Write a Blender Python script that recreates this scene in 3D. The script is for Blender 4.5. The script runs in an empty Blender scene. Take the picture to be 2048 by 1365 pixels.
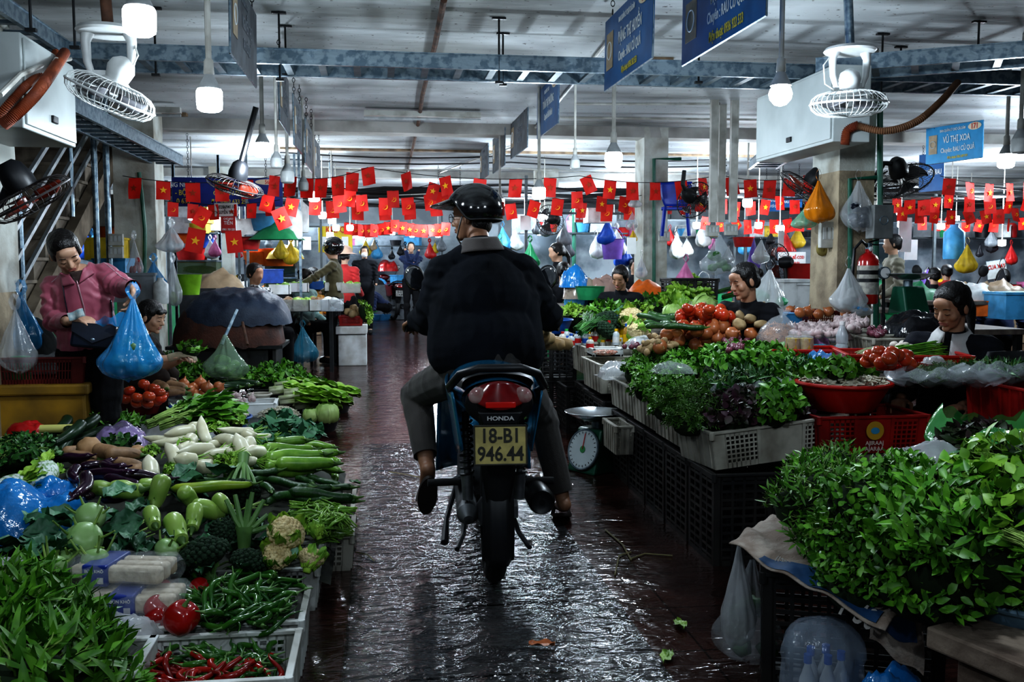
import bpy, math, random
from mathutils import Vector as V, Matrix, Euler, noise
R=random.Random(7)
PI=math.pi; rad=math.radians
col=bpy.context.scene.collection
W,H,F=2048,1365,1900.0
CH=1.3; YAW=rad(7.9); PIT=rad(4.59)
cd=bpy.data.cameras.new('camera'); cam=bpy.data.objects.new('camera',cd); col.objects.link(cam)
cam.location=(0,0,CH); cam.rotation_euler=(PI/2-PIT,0,-YAW)
cd.sensor_width=36; cd.lens=F/W*36; cd.clip_start=.05; cd.clip_end=200
bpy.context.scene.camera=cam
CM=Euler((PI/2-PIT,0,-YAW)).to_matrix()
def ray(px,py): return CM@V(((px-W/2)/F,-(py-H/2)/F,-1))
def P(px,py,Y):
    d=ray(px,py); t=Y/d.y; return V((d.x*t,Y,CH+d.z*t))
def G(px,py,z):
    d=ray(px,py); t=(z-CH)/d.z; return V((d.x*t,d.y*t,z))
def AX(px,py,X):
    d=ray(px,py); t=X/d.x; return V((X,d.y*t,CH+d.z*t))
# ---------- materials
MATS={}
def mat(name,c,rough=.5,metal=0,var=.12,scale=12,bump=0,bs=60,alpha=1,emit=0,c2=None,trans=0,rnd=0,sheen=0,spec=.5,coat=0,th=(.4,.62)):
    if name in MATS: return MATS[name]
    m=bpy.data.materials.new(name); m.use_nodes=True; nt=m.node_tree; N=nt.nodes; L=nt.links
    b=N['Principled BSDF']; b.inputs['Roughness'].default_value=rough; b.inputs['Metallic'].default_value=metal
    b.inputs['Specular IOR Level'].default_value=spec
    if coat: b.inputs['Coat Weight'].default_value=coat; b.inputs['Coat Roughness'].default_value=.08
    if sheen: b.inputs['Sheen Weight'].default_value=sheen
    if trans: b.inputs['Transmission Weight'].default_value=trans
    if alpha<1: b.inputs['Alpha'].default_value=alpha
    c=tuple(c)[:3]
    if c2 is None: c2=tuple(x*(1-var*2) for x in c)
    tc=N.new('ShaderNodeTexCoord')
    if var or c2:
        n=N.new('ShaderNodeTexNoise'); n.inputs['Scale'].default_value=scale; n.inputs['Detail'].default_value=5
        r=N.new('ShaderNodeValToRGB'); r.color_ramp.elements[0].position=th[0]; r.color_ramp.elements[1].position=th[1]
        r.color_ramp.elements[0].color=(*c2,1); r.color_ramp.elements[1].color=(*c,1)
        L.new(tc.outputs['Object'],n.inputs['Vector']); L.new(n.outputs['Fac'],r.inputs['Fac']); src=r.outputs['Color']
        if rnd:
            oi=N.new('ShaderNodeObjectInfo'); hs=N.new('ShaderNodeHueSaturation')
            mr=N.new('ShaderNodeMapRange'); mr.inputs['To Min'].default_value=1-rnd; mr.inputs['To Max'].default_value=1+rnd
            L.new(oi.outputs['Random'],mr.inputs['Value']); L.new(mr.outputs[0],hs.inputs['Value']); L.new(src,hs.inputs['Color']); src=hs.outputs['Color']
        L.new(src,b.inputs['Base Color'])
    if emit:
        b.inputs['Emission Color'].default_value=(*c,1); b.inputs['Emission Strength'].default_value=emit
    if bump:
        n2=N.new('ShaderNodeTexNoise'); n2.inputs['Scale'].default_value=bs; n2.inputs['Detail'].default_value=4
        bp=N.new('ShaderNodeBump'); bp.inputs['Strength'].default_value=bump; bp.inputs['Distance'].default_value=.01
        L.new(tc.outputs['Object'],n2.inputs['Vector']); L.new(n2.outputs['Fac'],bp.inputs['Height']); L.new(bp.outputs[0],b.inputs['Normal'])
    MATS[name]=m; return m
# ---------- mesh builder
class MB:
    def __init__(s): s.v=[]; s.f=[]; s.m=[]
    def add(s,vs,fs,mi=0,M=None):
        o=len(s.v)
        s.v+= [tuple(M@V(p)) for p in vs] if M is not None else [tuple(p) for p in vs]
        s.f+=[tuple(i+o for i in f) for f in fs]; s.m+=[mi]*len(fs); return s
    def box(s,c,d,mi=0,rz=0,M=None,tap=1):
        x,y,z=[k/2 for k in d]; vs=[]
        for sz,t in((-z,tap),(z,1)):
            for a,b in((-x,-y),(x,-y),(x,y),(-x,y)): vs.append(V((a*t,b*t,sz)))
        if rz: q=Matrix.Rotation(rz,3,'Z'); vs=[q@p for p in vs]
        vs=[p+V(c) for p in vs]
        return s.add(vs,[(3,2,1,0),(4,5,6,7),(0,1,5,4),(1,2,6,5),(2,3,7,6),(3,0,4,7)],mi,M)
    def bar(s,a,b,w,h=None,mi=0):
        a=V(a);b=V(b);d=b-a;L=d.length
        q=d.to_track_quat('Y','Z').to_matrix().to_4x4(); q.translation=(a+b)/2
        return s.box((0,0,0),(w,L,h or w),mi,M=q)
    def tube(s,pts,r,n=8,mi=0,cap=True,M=None,flat=1):
        pts=[V(p) for p in pts]; k=len(pts); rs=r if isinstance(r,(list,tuple)) else [r]*k
        vs=[];fs=[]; up=None
        for i,p in enumerate(pts):
            t=(pts[min(i+1,k-1)]-pts[max(i-1,0)])
            t=t.normalized() if t.length>1e-9 else V((0,0,1))
            if up is None: up=V((0,0,1)) if abs(t.z)<.9 else V((1,0,0))
            u=t.cross(up)
            u=u.normalized() if u.length>1e-6 else V((1,0,0))
            w=u.cross(t).normalized(); up=w
            for j in range(n):
                a=2*PI*j/n; vs.append(p+u*math.cos(a)*rs[i]+w*math.sin(a)*rs[i]*flat)
        for i in range(k-1):
            for j in range(n):
                a=i*n+j;b=i*n+(j+1)%n; fs.append((a,b,b+n,a+n))
        if cap: fs.append(tuple(range(n))[::-1]); fs.append(tuple(range((k-1)*n,k*n)))
        return s.add(vs,fs,mi,M)
    def lathe(s,prof,n=20,mi=0,c=(0,0,0),M=None,fn=None,cl=False):
        vs=[];fs=[];k=len(prof)
        for r,z in prof:
            for j in range(n):
                a=2*PI*j/n; q=V((r*math.cos(a),r*math.sin(a),z))
                if fn: q=fn(q,a)
                vs.append(q+V(c))
        for i in range(k-1):
            for j in range(n):
                a=i*n+j;b=i*n+(j+1)%n; fs.append((a,b,b+n,a+n))
        if prof[0][0]<1e-4 or cl: fs.append(tuple(range(n))[::-1])
        if prof[-1][0]<1e-4 or cl: fs.append(tuple(range((k-1)*n,k*n)))
        return s.add(vs,fs,mi,M)
    def ell(s,c,r,nu=14,nv=9,mi=0,M=None,fn=None):
        vs=[V((0,0,-1))]
        for i in range(1,nv):
            t=PI*i/nv-PI/2
            for j in range(nu):
                a=2*PI*j/nu; vs.append(V((math.cos(t)*math.cos(a),math.cos(t)*math.sin(a),math.sin(t))))
        vs.append(V((0,0,1))); fs=[]
        for j in range(nu): fs.append((0,1+(j+1)%nu,1+j))
        for i in range(nv-2):
            for j in range(nu):
                a=1+i*nu+j;b=1+i*nu+(j+1)%nu; fs.append((a,b,b+nu,a+nu))
        l=len(vs)-1;o=1+(nv-2)*nu
        for j in range(nu): fs.append((l,o+j,o+(j+1)%nu))
        r=V(r) if not isinstance(r,(int,float)) else V((r,r,r))
        if fn: vs=[fn(p) for p in vs]
        vs=[V((p.x*r.x,p.y*r.y,p.z*r.z))+V(c) for p in vs]
        return s.add(vs,fs,mi,M)
    def grid(s,nx,ny,fn,mi=0,M=None):
        vs=[fn(i/nx,j/ny) for j in range(ny+1) for i in range(nx+1)]; w=nx+1
        fs=[(j*w+i,j*w+i+1,(j+1)*w+i+1,(j+1)*w+i) for j in range(ny) for i in range(nx)]
        return s.add(vs,fs,mi,M)
    def disc(s,c,r,n=20,mi=0,M=None):
        return s.add([V(c)+V((r*math.cos(2*PI*j/n),r*math.sin(2*PI*j/n),0)) for j in range(n)],[tuple(range(n))],mi,M)
    def torus(s,c,R_,r,n=32,k=6,mi=0,M=None,a0=0,a1=2*PI):
        full=abs(a1-a0-2*PI)<1e-6; m=n if full else n+1
        vs=[];fs=[]
        for i in range(m):
            a=a0+(a1-a0)*i/n
            for j in range(k):
                b=2*PI*j/k; rr=R_+r*math.cos(b); vs.append(V(c)+V((rr*math.cos(a),rr*math.sin(a),r*math.sin(b))))
        for i in range(n):
            for j in range(k):
                i2=(i+1)%m; fs.append((i*k+j,i2*k+j,i2*k+(j+1)%k,i*k+(j+1)%k))
        return s.add(vs,fs,mi,M)
def frame(o,x,y,z): # matrix from origin and axes
    m=Matrix.Identity(4)
    for i,a in enumerate((x,y,z)): a=V(a).normalized(); m[0][i],m[1][i],m[2][i]=a
    m.translation=V(o); return m
def TR(loc=(0,0,0),rot=(0,0,0),sc=1):
    s=(sc,sc,sc) if isinstance(sc,(int,float)) else sc
    return Matrix.LocRotScale(V(loc),Euler(rot),V(s))
def mesh(name,m,mats,sm=True,ang=None):
    me=bpy.data.meshes.new(name); me.from_pydata(m.v,[],m.f)
    for t in (mats if isinstance(mats,(list,tuple)) else [mats]): me.materials.append(t)
    me.polygons.foreach_set('material_index',m.m)
    if sm:
        me.polygons.foreach_set('use_smooth',[True]*len(m.f))
        if ang is None: ang=40
        try: me.set_sharp_from_angle(angle=rad(ang))
        except Exception: pass
    me.update(); return me
def obj(name,m,mats,parent=None,sm=True,loc=None,rot=None,bev=0,sub=0,ang=None,solid=0):
    me=m if isinstance(m,bpy.types.Mesh) else mesh(name,m,mats,sm,ang)
    o=bpy.data.objects.new(name,me); col.objects.link(o)
    if parent: o.parent=parent
    if loc is not None: o.location=loc
    if rot is not None: o.rotation_euler=rot
    if solid: d=o.modifiers.new('s','SOLIDIFY'); d.thickness=solid; d.offset=0
    if bev: d=o.modifiers.new('b','BEVEL'); d.width=bev; d.segments=2; d.limit_method='ANGLE'
    if sub: d=o.modifiers.new('u','SUBSURF'); d.levels=sub; d.render_levels=sub
    return o
def tag(o,label,cat,group=None,kind=None):
    o['label']=label; o['category']=cat
    if group: o['group']=group
    if kind: o['kind']=kind
    return o
def thing(name,label,cat,loc=(0,0,0),rz=0,group=None,kind=None):
    o=bpy.data.objects.new(name,None); col.objects.link(o); o.location=loc; o.rotation_euler=(0,0,rz); o.empty_display_size=.1
    return tag(o,label,cat,group,kind)
def struct(name,m,mats,**k):
    o=obj(name,m,mats,**k); o['kind']='structure'; return o
def dup(root,loc,rot=None,sc=None,label=None,group=None,parent=None):
    r=root.copy(); col.objects.link(r); r.location=loc
    if rot is not None: r.rotation_euler=rot if isinstance(rot,(tuple,list,Euler)) else (0,0,rot)
    if sc is not None: r.scale=(sc,)*3 if isinstance(sc,(int,float)) else sc
    if label: r['label']=label
    if group: r['group']=group
    for c in root.children:
        k=c.copy(); col.objects.link(k); k.parent=r
        for g in c.children:
            h=g.copy(); col.objects.link(h); h.parent=k
    return r
class Pro:
    """first use moves the source itself, later uses copy it"""
    def __init__(s,o): s.o=o; s.used=False
    def put(s,loc,rot=None,sc=None,label=None,cat=None,group=None):
        if not s.used:
            s.used=True; o=s.o; o.location=loc
            if rot is not None: o.rotation_euler=rot if isinstance(rot,(tuple,list,Euler)) else (0,0,rot)
            if sc is not None: o.scale=(sc,)*3 if isinstance(sc,(int,float)) else sc
            if label: o['label']=label
            if group: o['group']=group
        else: o=dup(s.o,loc,rot,sc if sc is not None else (1,1,1),label,group)
        if cat: o['category']=cat
        return o
def evalmesh(o,name):
    dg=bpy.context.evaluated_depsgraph_get(); dg.update()
    me=bpy.data.meshes.new_from_object(o.evaluated_get(dg)); me.name=name; return me
def textmesh(s,size,ex=.001,align='CENTER',bold=.0,xs=1):
    c=bpy.data.curves.new('t','FONT'); c.body=s; c.size=size; c.extrude=ex; c.align_x=align; c.align_y='CENTER'; c.offset=bold*size; c.resolution_u=3
    o=bpy.data.objects.new('t',c); col.objects.link(o); me=evalmesh(o,'lettering'); bpy.data.objects.remove(o); bpy.data.curves.remove(c)
    if xs!=1:
        for v in me.vertices: v.co.x*=xs
    return me
def text(name,s,size,m,parent,loc,rot=(PI/2,0,0),bold=.012,xs=1,fit=None,align='CENTER'):
    me=textmesh(s,size,.0008,align,bold,xs); me.materials.append(m)
    if fit and len(me.vertices):
        w=max(v.co.x for v in me.vertices)-min(v.co.x for v in me.vertices)
        if w>fit:
            for v in me.vertices: v.co.x*=fit/w
    o=bpy.data.objects.new(name,me); col.objects.link(o); o.parent=parent; o.location=loc; o.rotation_euler=rot; return o
def nz(p,s=1,k=0): return noise.noise(V(p)*s+V((k*7.3,k*3.1,k*5.7)))
def lamp(loc,e,c=(.78,.90,1),r=.05,kind='POINT',size=None,rot=None):
    l=bpy.data.lights.new('lamp',kind); l.energy=e; l.color=c
    if kind=='POINT': l.shadow_soft_size=r
    if kind=='AREA': l.shape='RECTANGLE'; l.size,l.size_y=size
    o=bpy.data.objects.new('lamp',l); col.objects.link(o); o.location=loc
    if rot: o.rotation_euler=rot
    return o
# ================= setting
M_galv=mat('galvanised',(.30,.37,.42),.35,.75,c2=(.16,.22,.27),scale=22,th=(.42,.55),bump=.1)
M_wood=mat('old_wood',(.30,.22,.14),.7,c2=(.14,.1,.07),scale=8)
M_white=mat('white_plastic',(.55,.57,.57),.4,var=.08)
M_whitep=mat('white_paint_metal',(.46,.50,.50),.35,var=.08,scale=3)
M_conc=mat('concrete',(.42,.40,.36),.85,c2=(.25,.23,.2),scale=5,bump=.3)
M_pill=mat('pillar_plaster',(.60,.62,.58),.8,c2=(.36,.34,.29),scale=4,bump=.25,th=(.36,.6))
M_pillb=mat('bare_pillar',(.42,.35,.25),.85,c2=(.22,.18,.13),scale=6,bump=.4,th=(.35,.62))
M_black=mat('black_plastic',(.014,.015,.018),.45,var=.1)
M_blackm=mat('black_metal',(.03,.032,.035),.4,.5)
M_rust=mat('rusty',(.16,.08,.05),.8,c2=(.07,.04,.03))
M_wire=mat('dark_cable',(.02,.02,.022),.6)
M_pvc=mat('pvc_pipe',(.55,.55,.52),.5,c2=(.36,.35,.32),scale=6)
M_green=mat('green_pipe',(.02,.14,.09),.4)
M_orangec=mat('orange_conduit',(.30,.08,.03),.6,c2=(.22,.06,.03),bump=.3)
def floor_mat():
    m=bpy.data.materials.new('wet_floor'); m.use_nodes=True; nt=m.node_tree;N=nt.nodes;L=nt.links;b=N['Principled BSDF']
    geo=N.new('ShaderNodeNewGeometry'); sep=N.new('ShaderNodeSeparateXYZ'); L.new(geo.outputs['Position'],sep.inputs[0])
    def noi(s,d=5,dist=0,vec=None):
        n=N.new('ShaderNodeTexNoise'); n.inputs['Scale'].default_value=s; n.inputs['Detail'].default_value=d; n.inputs['Distortion'].default_value=dist
        L.new(vec or geo.outputs['Position'],n.inputs['Vector']); return n.outputs['Fac']
    def mth(op,a,b_=None,c=None):
        n=N.new('ShaderNodeMath'); n.operation=op
        for i,k in enumerate((a,b_,c)):
            if k is None: continue
            if isinstance(k,(int,float)): n.inputs[i].default_value=k
            else: L.new(k,n.inputs[i])
        return n.outputs[0]
    def mix(f,a,c):
        n=N.new('ShaderNodeMix'); n.data_type='RGBA'
        if isinstance(f,(int,float)): n.inputs[0].default_value=f
        else: L.new(f,n.inputs[0])
        for i,k in((6,a),(7,c)):
            if isinstance(k,tuple): n.inputs[i].default_value=(*k,1)
            else: L.new(k,n.inputs[i])
        return n.outputs[2]
    def ramp(f,p0,p1,a=(0,0,0),c=(1,1,1)):
        n=N.new('ShaderNodeValToRGB'); n.color_ramp.elements[0].position=p0;n.color_ramp.elements[1].position=p1
        n.color_ramp.elements[0].color=(*a,1);n.color_ramp.elements[1].color=(*c,1); L.new(f,n.inputs[0]); return n.outputs[0]
    X=sep.outputs[0];Y=sep.outputs[1]
    # aisle strip mask, Y<7.2 grey stone, beyond red tile
    inx=mth('MULTIPLY',mth('GREATER_THAN',X,-.13),mth('LESS_THAN',X,.9)); iny=mth('LESS_THAN',Y,6.9)
    strip=mth('MULTIPLY',inx,iny)
    # joints
    br=N.new('ShaderNodeTexBrick'); br.offset=.5; br.inputs['Scale'].default_value=1; br.inputs['Mortar Size'].default_value=.008
    br.inputs['Brick Width'].default_value=1.1; br.inputs['Row Height'].default_value=.62; br.inputs['Color1'].default_value=(1,1,1,1);br.inputs['Color2'].default_value=(.8,.8,.8,1);br.inputs['Mortar'].default_value=(0,0,0,1)
    off=N.new('ShaderNodeVectorMath'); off.operation='ADD'; off.inputs[1].default_value=(.13,.2,0); L.new(geo.outputs['Position'],off.inputs[0]); L.new(off.outputs[0],br.inputs['Vector']); br.offset=0
    b2=N.new('ShaderNodeTexBrick'); b2.offset=0; b2.inputs['Scale'].default_value=1;b2.inputs['Mortar Size'].default_value=.004;b2.inputs['Brick Width'].default_value=.4;b2.inputs['Row Height'].default_value=.4
    b2.inputs['Color1'].default_value=(1,1,1,1);b2.inputs['Color2'].default_value=(.75,.75,.75,1);b2.inputs['Mortar'].default_value=(.1,.1,.1,1); L.new(off.outputs[0],b2.inputs['Vector'])
    n1=noi(3.5,6); n2=noi(30,6,.6)
    grey=ramp(n1,.35,.7,(.022,.021,.023),(.075,.072,.072)); red=ramp(n1,.3,.72,(.028,.011,.009),(.085,.034,.027))
    def mul(a,c_):
        n=N.new('ShaderNodeMix'); n.data_type='RGBA'; n.blend_type='MULTIPLY'; n.inputs[0].default_value=1; L.new(a,n.inputs[6]); L.new(c_,n.inputs[7]); return n.outputs[2]
    c=mix(strip,mul(red,b2.outputs['Color']),mul(grey,br.outputs['Color']))
    L.new(c,b.inputs['Base Color'])
    sc=N.new('ShaderNodeVectorMath'); sc.operation='MULTIPLY'; sc.inputs[1].default_value=(.7,1.35,1); L.new(geo.outputs['Position'],sc.inputs[0])
    w1=noi(11,3,.7,sc.outputs[0]); w2=noi(38,4,1.0,sc.outputs[0])
    wet=ramp(noi(1.6,4,.5),.38,.62)
    rg=mth('MULTIPLY_ADD',n2,.20,.05); rg2=mth('MULTIPLY_ADD',wet,-.09,rg); L.new(rg2,b.inputs['Roughness'])
    ht=mth('ADD',mth('MULTIPLY',w1,1.0),mth('MULTIPLY',w2,.16))
    ht=mth('MULTIPLY',ht,mth('MULTIPLY_ADD',strip,.62,.3))
    bw=mth('ADD',ht,mth('MULTIPLY',br.outputs['Fac'],-.25))
    bp=N.new('ShaderNodeBump'); bp.inputs['Strength'].default_value=.75; bp.inputs['Distance'].default_value=.035; L.new(bw,bp.inputs['Height']); L.new(bp.outputs[0],b.inputs['Normal'])
    b.inputs['Specular IOR Level'].default_value=.75
    return m
def ceil_mat():
    m=bpy.data.materials.new('ceiling_plaster'); m.use_nodes=True; nt=m.node_tree;N=nt.nodes;L=nt.links;b=N['Principled BSDF']
    geo=N.new('ShaderNodeNewGeometry')
    sc=N.new('ShaderNodeVectorMath'); sc.operation='MULTIPLY'; sc.inputs[1].default_value=(.35,1.3,1); L.new(geo.outputs['Position'],sc.inputs[0])
    def noi(s,vec,d=5):
        n=N.new('ShaderNodeTexNoise'); n.inputs['Scale'].default_value=s; n.inputs['Detail'].default_value=d; L.new(vec,n.inputs['Vector']); return n.outputs['Fac']
    def ramp(f,p0,p1,a,c):
        n=N.new('ShaderNodeValToRGB'); n.color_ramp.elements[0].position=p0;n.color_ramp.elements[1].position=p1
        n.color_ramp.elements[0].color=(*a,1);n.color_ramp.elements[1].color=(*c,1); L.new(f,n.inputs[0]); return n.outputs[0]
    def mul(a,c_):
        n=N.new('ShaderNodeMix'); n.data_type='RGBA'; n.blend_type='MULTIPLY'; n.inputs[0].default_value=1; L.new(a,n.inputs[6]); L.new(c_,n.inputs[7]); return n.outputs[2]
    a=ramp(noi(.55,geo.outputs['Position']),.4,.6,(.34,.36,.38),(.74,.78,.80))
    d=ramp(noi(1.6,sc.outputs[0]),.36,.55,(.55,.54,.52),(1,1,1))
    e=ramp(noi(26,geo.outputs['Position'],2),.26,.32,(.3,.27,.25),(1,1,1))
    L.new(mul(mul(a,d),e),b.inputs['Base Color']); b.inputs['Roughness'].default_value=.8
    bp=N.new('ShaderNodeBump'); bp.inputs['Strength'].default_value=.3; bp.inputs['Distance'].default_value=.02; L.new(noi(14,sc.outputs[0]),bp.inputs['Height']); L.new(bp.outputs[0],b.inputs['Normal'])
    return m
CZ=2.9
X0,X1,Y0,Y1=-9.,17.,-4.,27.
struct('floor',MB().box(((X0+X1)/2,(Y0+Y1)/2,-.1),(X1-X0,Y1-Y0,.2)),floor_mat(),sm=False)
struct('ceiling',MB().box(((X0+X1)/2,(Y0+Y1)/2,CZ+.1),(X1-X0,Y1-Y0,.2)),ceil_mat(),sm=False)
M_wall=mat('far_wall',(.5,.53,.56),.8,c2=(.3,.33,.36),scale=1.4)
struct('wall_back',MB().box(((X0+X1)/2,Y1+.1,1.45),(X1-X0,.2,2.9)),M_wall,sm=False)
struct('wall_left',MB().box((X0-.1,(Y0+Y1)/2,1.45),(.2,Y1-Y0,2.9)),M_wall,sm=False)
struct('wall_right',MB().box((X1+.1,(Y0+Y1)/2,1.45),(.2,Y1-Y0,2.9)),M_wall,sm=False)
struct('wall_front',MB().box(((X0+X1)/2,Y0-.1,1.45),(X1-X0,.2,2.9)),M_wall,sm=False)
# ceiling ribs (shallow drop beams running across)
for k,y in enumerate((10.9,16.5,21.5)):
    struct('beam_%d'%(k+1),MB().box(((X0+X1)/2,y+.15,CZ-.06),(X1-X0,.3,.12)),mat('beam_paint',(.5,.5,.48),.8,c2=(.3,.29,.27),scale=2),sm=False)
# pillars: shaft with chamfer, lower bare band
def pillar(n,x0,x1,y0,y1,split=None,m1=M_pill,m2=M_pillb):
    m=MB(); zs=[0,split,CZ] if split else [0,CZ]
    for i in range(len(zs)-1):
        nseg=6
        def f(u,v,z0=zs[i],z1=zs[i+1]):
            a=u*4; k=int(min(a,3.999)); t=a-k; c=[(x0,y0),(x1,y0),(x1,y1),(x0,y1),(x0,y0)]
            x=c[k][0]+(c[k+1][0]-c[k][0])*t; y=c[k][1]+(c[k+1][1]-c[k][1])*t; z=z0+(z1-z0)*v
            w=.006*nz((x,y,z),5); return (x+w,y+w*.6,z)
        m.grid(24,14,f,mi=(0 if i==len(zs)-2 else 1))
    return struct('pillar_%d'%n,m,[m1,m2],ang=30)
pillar(1,-2.55,-2.03,5.25,5.75,1.15)
pillar(2,-2.62,-2.22,10.0,10.4)
pillar(3,3.07,3.36,10.9,11.3,1.0)
pillar(4,3.40,3.68,6.75,7.2,2.0)
pillar(5,2.62,2.98,15.8,16.2)
pillar(6,8.3,8.7,15.8,16.2)
pillar(7,-6.6,-6.2,16.,16.4)
pillar(8,-.0+-2.75,-2.4,16.2,16.5)
# ---- cable trays (galvanised ladders)
def tray(a,b,w,label,h=.09,group=None,rungs=.22):
    a=V(a);b=V(b);d=(b-a);L=d.length;t=d.normalized();s=t.cross(V((0,0,1))).normalized()
    r=thing('cable_tray',label,'cable tray',a,group=group)
    def loc(p): return p-a
    m=MB()
    for k in(-1,1):
        c=s*(w/2*k); m.bar(loc(a+c),loc(b+c),.012,h); 
        for zz in(-h/2,h/2): m.bar(loc(a+c)+V((0,0,zz)),loc(b+c)+V((0,0,zz)),.03,.008)
    obj('side_rail',m,M_galv,r,sm=False)
    n=int(L/rungs); me=mesh('rung',MB().bar(-s*w/2,s*w/2,.045,.018),mat('dark_galvanised',(.12,.16,.19),.45,.6),False)
    for i in range(n):
        obj('rung',me,None,r,loc=loc(a+t*(i+.5)*L/n)+V((0,0,-h/2+.012)))
    return r
BA=P(150,140,6.45); BB=P(2120,176,6.45); BA.z=BB.z=CH+1.31
tray((-2.45,6.45,BA.z),(6.6,6.45,BA.z),.4,'galvanised cable ladder crossing the whole aisle under the ceiling')
tray((-2.08,2.6,BA.z),(-2.08,6.25,BA.z),.42,'galvanised cable ladder overhead running to the upper left corner')
tray((-2.12,6.7,2.36),(-2.12,10.2,2.36),.26,'lower cable ladder sloping past the staircase behind the wall fan',h=.1)
tray((2.95,6.2,BA.z-.0),(4.6,5.2,BA.z),.34,'cable ladder branching off beside the right ceiling fan')
tray((3.5,7.3,2.45),(4.4,10.6,2.45),.3,'cable ladder behind the pillar with fuse boxes')
def rods(px,py,py2,Y,label):
    m=MB()
    a=P(px,py2,Y)
    top=V((a.x,Y,CZ))
    m.tube([a,top],.007,6); m.box(top-V((0,0,.01)),(.09,.03,.012)); m.box(a+V((0,0,-.0)),(.05,.03,.015))
    tag(obj('hanger_rod',m,M_blackm),label,'hanger rod','threaded hanger rods of the cable ladders')
for px,py2,Y in((998,165,6.25),(1006,170,6.65),(312,150,6.3),(560,160,6.3),(572,150,6.65),(150,95,5.5),(1397,165,6.3),(1762,190,6.3),(1800,160,6.65),(1955,130,5.9),(62,60,5.0)):
    rods(px,0,py2,Y,'dark threaded rod holding a cable ladder to the ceiling')
# ---- ceiling strips, pipes, fluorescent battens
def cwood(a,b,w,label): 
    a=V(a);b=V(b); tag(obj('timber_batten',MB().bar(a,b,w,.03),M_wood,sm=False),label,'batten')
def CG(px,py,z=CZ-.016): return G(px,py,z)
def cl(px0,px1,py,w,label):
    a=CG(px0,py);b=CG(px1,py); b.y=a.y; cwood(a,b,w,label)
cl(290,962,104,.1,'long brown timber batten nailed across the ceiling')
cl(1240,1348,118,.09,'short brown timber batten behind the numbered blue sign')
cl(1828,1945,130,.1,'brown timber batten on the ceiling right of the white fan')
cl(560,1560,297,.1,'farthest brown timber batten across the ceiling')
cl(300,372,228,.1,'small timber batten above the staircase')
def pipe(pts,r,m,label,name='ceiling_pipe',cat='pipe',n=8,group=None):
    return tag(obj(name,MB().tube(pts,r,n),m),label,cat,group)
def cpt(px,py,dz=.03): return G(px,py,CZ-dz)
pipe([cpt(1285,0),cpt(1120,200,.03),cpt(1040,290),cpt(935,325),cpt(880,345)],.014,M_pvc,'pale conduit running along the ceiling towards the aisle end')
pipe([cpt(888,0),cpt(870,90),cpt(845,190),cpt(838,240),cpt(818,330),cpt(815,345)],.02,M_rust,'dark rusty seam pipe running down the middle of the ceiling')
pipe([cpt(1150,208),cpt(1440,208)],.012,M_pvc,'thin white conduit across the ceiling right of the aisle')
pipe([cpt(1120,235),cpt(1560,240)],.012,M_pvc,'second thin conduit behind the first on the ceiling')
for k,(py,m) in enumerate(((330,M_pvc),(318,M_wire),(305,M_wire))):
    a=cpt(560,py,.06);b=cpt(1500,py,.06);b.y=a.y
    mid=[a+(b-a)*t/10+V((0,0,-.05*math.sin(PI*(t*1.0%5)/5))) for t in range(11)]
    pipe(mid,.011,m,['pale conduit across the ceiling above the flags','black cable sagging across the ceiling above the flags','black cable nearest the far timber batten'][k],'ceiling_cable','cable')
M_tube=mat('fluorescent_tube',(.55,.58,.6),.4)
def batten_light(a,b,label):
    a=V(a);b=V(b);r=thing('fluorescent_fitting',label,'light fitting',a)
    c=b-a; obj('housing',MB().bar((0,0,.03),c+V((0,0,.03)),.09,.05),M_pvc,r,sm=False); obj('tube',MB().tube([(0,0,-.02),c+V((0,0,-.02))],.014,8),M_tube,r)
a=G(728,232,CZ-.08);b=G(962,236,CZ-.08);b.y=a.y; batten_light(a,b,'unlit fluorescent batten above the aisle')
a=G(1825,142,CZ-.08);b=G(1965,142,CZ-.08);b.y=a.y; batten_light(a,b,'unlit fluorescent batten beside the right cable ladder')
a=G(255,225,CZ-.1);b=G(372,235,CZ-.1);b.y=a.y; batten_light(a,b,'dusty fluorescent batten above the staircase')
# ---- electrical boxes
def ebox(x0,x1,y0,y1,z0,z1,label):
    c=V(((x0+x1)/2,(y0+y1)/2,z0)); r=thing('electrical_cabinet',label,'cabinet',c)
    obj('housing',MB().box((0,0,(z1-z0)/2),(x1-x0,y1-y0,z1-z0)),M_whitep,r,sm=False,bev=.006)
    sx=-1 if c.x>0 else 1
    xx=sx*(x1-x0)/2
    obj('door_panel',MB().box((xx+sx*.006,0,(z1-z0)/2),(.01,y1-y0-.04,z1-z0-.04)),M_whitep,r,sm=False,bev=.003)
    obj('latch',MB().box((xx+sx*.016,(y1-y0)*.0,.09),(.016,.07,.035)),M_blackm,r,bev=.004); return r
q=P(1512,325,7.0); ebox(q.x,q.x+.25,AX(1665,292,q.x).y,7.0,q.z,2.56,'big white electrical cabinet hung beside the orange bag pillar')
q=P(152,296,5.3); e=ebox(q.x-.33,q.x,AX(48,262,q.x).y,5.3,q.z,q.z+.42,'white electrical cabinet with orange conduit in front of the stairs')
obj('handle',MB().tube([(.19,-.05,.33),(.2,.0,.38)],.012,8),M_pvc,e)
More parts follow.
